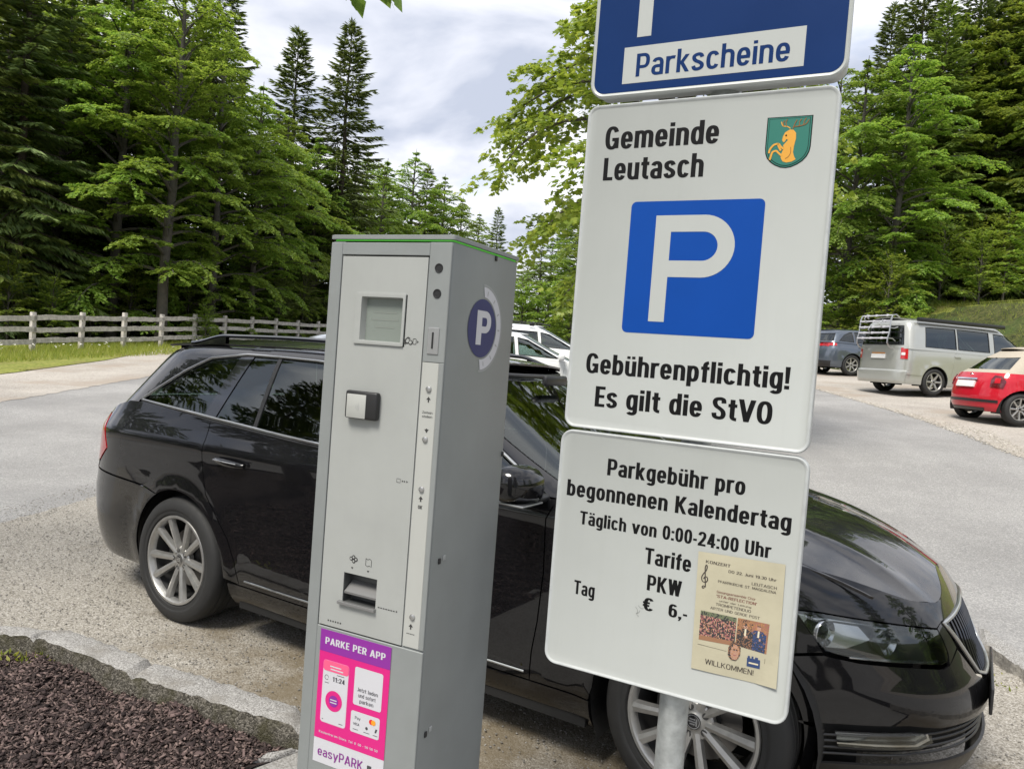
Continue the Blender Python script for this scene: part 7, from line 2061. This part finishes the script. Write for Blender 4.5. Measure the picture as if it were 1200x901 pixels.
tk = t.mb.build('trunk', M['bark_grey'], e, angle=60); tk.location = (4.7, -2.6, .08)
cw = link('crown', t.leaves(.105, .075, M['leaf_dark'], 'overhanging_leaves'), e); cw.location = (4.7, -2.6, .08)

# fence: split posts with three rails
M['fence_wood'] = mat('fence_wood', (.47, .44, .405), .85, var=.3, vscale=9, bump=.5, bscale=40)
FP = [(-15.0 + .547 * i, 24.0 + 1.71 * i) for i in range(-5, 13)]
fence = empty('wooden_fence', (FP[0][0], FP[0][1], float(T(*FP[0]))))
tag(fence, 'weathered wooden fence with three rails along the left edge of the car park', 'fence')
def rel(p): return (p[0] - fence.location.x, p[1] - fence.location.y, p[2] - fence.location.z)
rf = random.Random(9)
fd = math.atan2(1.71, .547)
for i, (x, y) in enumerate(FP):
    z = float(T(x, y)); h = 1.20 + rf.uniform(-.02, .03)
    mb = MB(); mb.box((-.075, -.06, -.2), (.075, .06, h + .05), bev=.014, seg=2)
    o = mb.build('post', M['fence_wood'], fence); o.location = rel((x, y, z)); o.rotation_euler = (rf.uniform(-.015, .015), rf.uniform(-.015, .015), fd)
for i in range(len(FP) - 1):
    (xa, ya), (xb, yb) = FP[i], FP[i + 1]
    za, zb = float(T(xa, ya)), float(T(xb, yb))
    nx_, ny_ = math.sin(fd) * .072, -math.cos(fd) * .072
    for zz in (1.06, .70, .34):
        mb = MB(); L = []
        for k in range(9):
            u = -.03 + 1.06 * k / 8
            c = (xa + (xb - xa) * u + nx_, ya + (yb - ya) * u + ny_, za + (zb - za) * u + zz + rf.uniform(-.010, .010) + .02 * math.sin(i * 2.1 + zz * 9))
            hh = .078 + rf.uniform(-.006, .006); tt = .018
            L.append([rel((c[0] + nx_ / .072 * a, c[1] + ny_ / .072 * a, c[2] + b)) for a, b in ((-tt, -hh), (tt, -hh), (tt, hh), (-tt, hh))])
        mb.loft(L); mb.build('rail', M['fence_wood'], fence, angle=50)

# grass on the verge and the bank, flowers
def blades(name, pts, L, W, mt, seed, lean=.45, lab=None):
    g = np.random.default_rng(seed); n = len(pts)
    z = T(pts[:, 0], pts[:, 1])
    P = np.stack([pts[:, 0], pts[:, 1], z - .01], 1)
    D = np.stack([g.normal(0, lean, n), g.normal(0, lean, n), np.ones(n)], 1)
    N = np.stack([g.normal(0, 1, n), g.normal(0, 1, n), g.normal(0, .2, n)], 1)
    V, F = leaf_cards(P, D, N, L * g.uniform(.4, 1.5, n), W * g.uniform(.7, 1.3, n), 'blade')
    return tag(link(name, big_mesh(name, V, F, [mt])), kind='stuff')
g = np.random.default_rng(77)
n = 34000; v = g.random(n); w_ = g.normal(0, 1, n)
px_ = -15.0 + .547 * (v * 22 - 8); py_ = 24.0 + 1.71 * (v * 22 - 8)
off = g.uniform(-1.6, 3.2, n)
blades('grass', np.stack([px_ + .95 * off, py_ - .30 * off], 1), .24, .018, M['grass_blade'], 1)
n = 11000
q = np.stack([g.uniform(14.2, 24, n), g.uniform(14, 36, n)], 1)
bk = q[:, 0] - 14.6 + .16 * (q[:, 1] - 18); q = q[(bk > -.5) & (bk < 7)]
blades('bank_grass', q, .24, .022, M['grass_blade'], 2)
m = 70; v = g.random(m); off = g.uniform(.1, 2.2, m)
q = np.stack([-15.0 + .547 * (v * 12 - 3) + .95 * off, 24.0 + 1.71 * (v * 12 - 3) - .30 * off], 1)
P = np.stack([q[:, 0], q[:, 1], T(q[:, 0], q[:, 1]) + g.uniform(.15, .42, m)], 1)
V, F = leaf_cards(np.repeat(P, 3, 0), np.stack([np.cos(np.arange(3 * m) * 2.1), np.sin(np.arange(3 * m) * 2.1), g.normal(.2, .5, 3 * m)], 1), g.normal(0, 1, (3 * m, 3)), np.full(3 * m, .045), np.full(3 * m, .04))
tag(link('wildflowers', big_mesh('wildflowers', V, F, [M['daisy']])), kind='stuff')

# bark chips in the bed, loose stones on the gravel, weeds along the kerb
def chips(name, n, poly, z, mt, seed, Ls, Ws, hgt, zfn=None, nrm=.35, kind='stuff'):
    g = np.random.default_rng(seed); A = np.array(poly)
    P = g.uniform(A.min(0), A.max(0), (n * 3, 2)); P = P[in_poly(P, A)][:n]; n = len(P)
    a = g.random(n) * 6.28; L = g.uniform(*Ls, n); W = g.uniform(*Ws, n); H = np.minimum(W * .35, hgt)
    Z = (zfn(P[:, 0], P[:, 1]) if zfn else 0 * a) + z + g.uniform(-.002, .010, n)
    N = unit(np.stack([g.normal(0, nrm, n), g.normal(0, nrm, n), np.ones(n)], 1))
    D = unit(np.cross(N, np.stack([np.cos(a), np.sin(a), 0 * a], 1))); S = np.cross(N, D)
    C = np.stack([P[:, 0], P[:, 1], Z], 1)
    V = []
    for k in (-1, 1):
        for i, j in ((-1, -.7), (.8, -1), (1, .8), (-.7, 1)):
            V.append(C + D * (L * i / 2)[:, None] + S * (W * j / 2)[:, None] + N * (H * k / 2)[:, None])
    V = np.stack(V, 1).reshape(-1, 3)
    q = np.array([(3, 2, 1, 0), (4, 5, 6, 7), (0, 1, 5, 4), (1, 2, 6, 5), (2, 3, 7, 6), (3, 0, 4, 7)])
    F = (np.arange(n)[:, None, None] * 8 + q[None]).reshape(-1, 4)
    return tag(link(name, big_mesh(name, V, F, [mt])), kind=kind)
def chip_mat(name, cs, rough=.85):
    m = leaf_mat(name, *cs, transl=0.0, rough=rough); return m
M['chip'] = chip_mat('bark_chip', ((.018, .012, .0115), (.056, .038, .035), (.19, .135, .122)))
M['pebble'] = chip_mat('loose_stone', ((.19, .178, .158), (.27, .256, .23), (.36, .345, .32)))
bed = [(-3.9, 3.9), (-2.35, 3.60), (-2.06, 3.50), (-1.51, 3.22), (-1.20, 3.07), (-.74, 2.90), (-.86, 2.66), (-1.9, .6), (-4.4, .6)]
near_bed = [(-2.9, 3.62), (-2.35, 3.58), (-2.06, 3.48), (-1.51, 3.20), (-1.20, 3.05), (-.75, 2.88), (-.86, 2.66), (-1.35, 1.7), (-2.4, 2.2)]
mz_fn = lambda x, y: .016 * np.sin(x * 9) * np.sin(y * 8 + x * 3) + .008 * np.sin(x * 31 + y * 17)
chips('bark_mulch', 22000, near_bed, MULCH_Z + .004, M['chip'], 3, (.007, .030), (.004, .011), .006, mz_fn, .5)
M['pale_pebble'] = chip_mat('pale_stone', ((.29, .265, .23), (.38, .345, .305), (.49, .455, .41)))
spill = [(8.45, 13.4), (8.25, 15.2), (8.4, 18.2), (8.5, 21.4), (8.3, 21.4), (8.15, 18.2), (7.95, 15.2), (7.62, 12.93), (7.22, 11.0), (7.5, 10.8)]
chips('spilled_gravel', 2200, spill, .002, M['pale_pebble'], 16, (.012, .035), (.012, .03), .012, T, .3)
chips('spilled_gravel_near', 1300, [(-3.8, 8), (-3.9, 5), (-3.95, 3.95), (-3.45, 3.95), (-3.45, 8)], .006, M['pebble'], 17, (.004, .012), (.004, .010), .005, None, .3)
chips('bark_mulch_far', 7000, bed, MULCH_Z + .004, M['chip'], 4, (.018, .05), (.008, .02), .008, mz_fn, .5)
bay = [(-3.6, 6.0), (-3.6, 3.95), (-2.6, 3.76), (-2.32, 3.62), (-1.98, 3.6), (-1.49, 3.36), (-1.15, 3.22), (-.754, 3.03), (.2, 2.7), (2.68, 1.7), (2.68, 5.0), (0, 6.5)]
chips('loose_gravel', 13000, bay, .006, M['pebble'], 6, (.003, .012), (.003, .009), .005, None, .3)
g = np.random.default_rng(8)
W_ = []
for cx, cy, m in [(-2.16, 3.44, 24), (-2.05, 3.45, 30), (-2.25, 3.47, 18), (2.62, 3.85, 40), (2.61, 3.6, 30), (2.60, 3.2, 24), (2.60, 4.1, 20), (-.25, 2.74, 16), (-.40, 2.80, 10)]:
    W_.append(np.stack([g.normal(cx, .035, m), g.normal(cy, .05, m)], 1))
W_ = np.concatenate(W_)
n = len(W_); zz = np.where((W_[:, 0] < -1) , MULCH_Z + .005, .006)
V, F = leaf_cards(np.stack([W_[:, 0], W_[:, 1], zz], 1), np.stack([g.normal(0, .8, n), g.normal(0, .8, n), np.full(n, .7)], 1), g.normal(0, 1, (n, 3)), g.uniform(.02, .05, n), g.uniform(.008, .016, n))
tag(link('weeds', big_mesh('weeds', V, F, [M['grass_blade']])), kind='stuff')
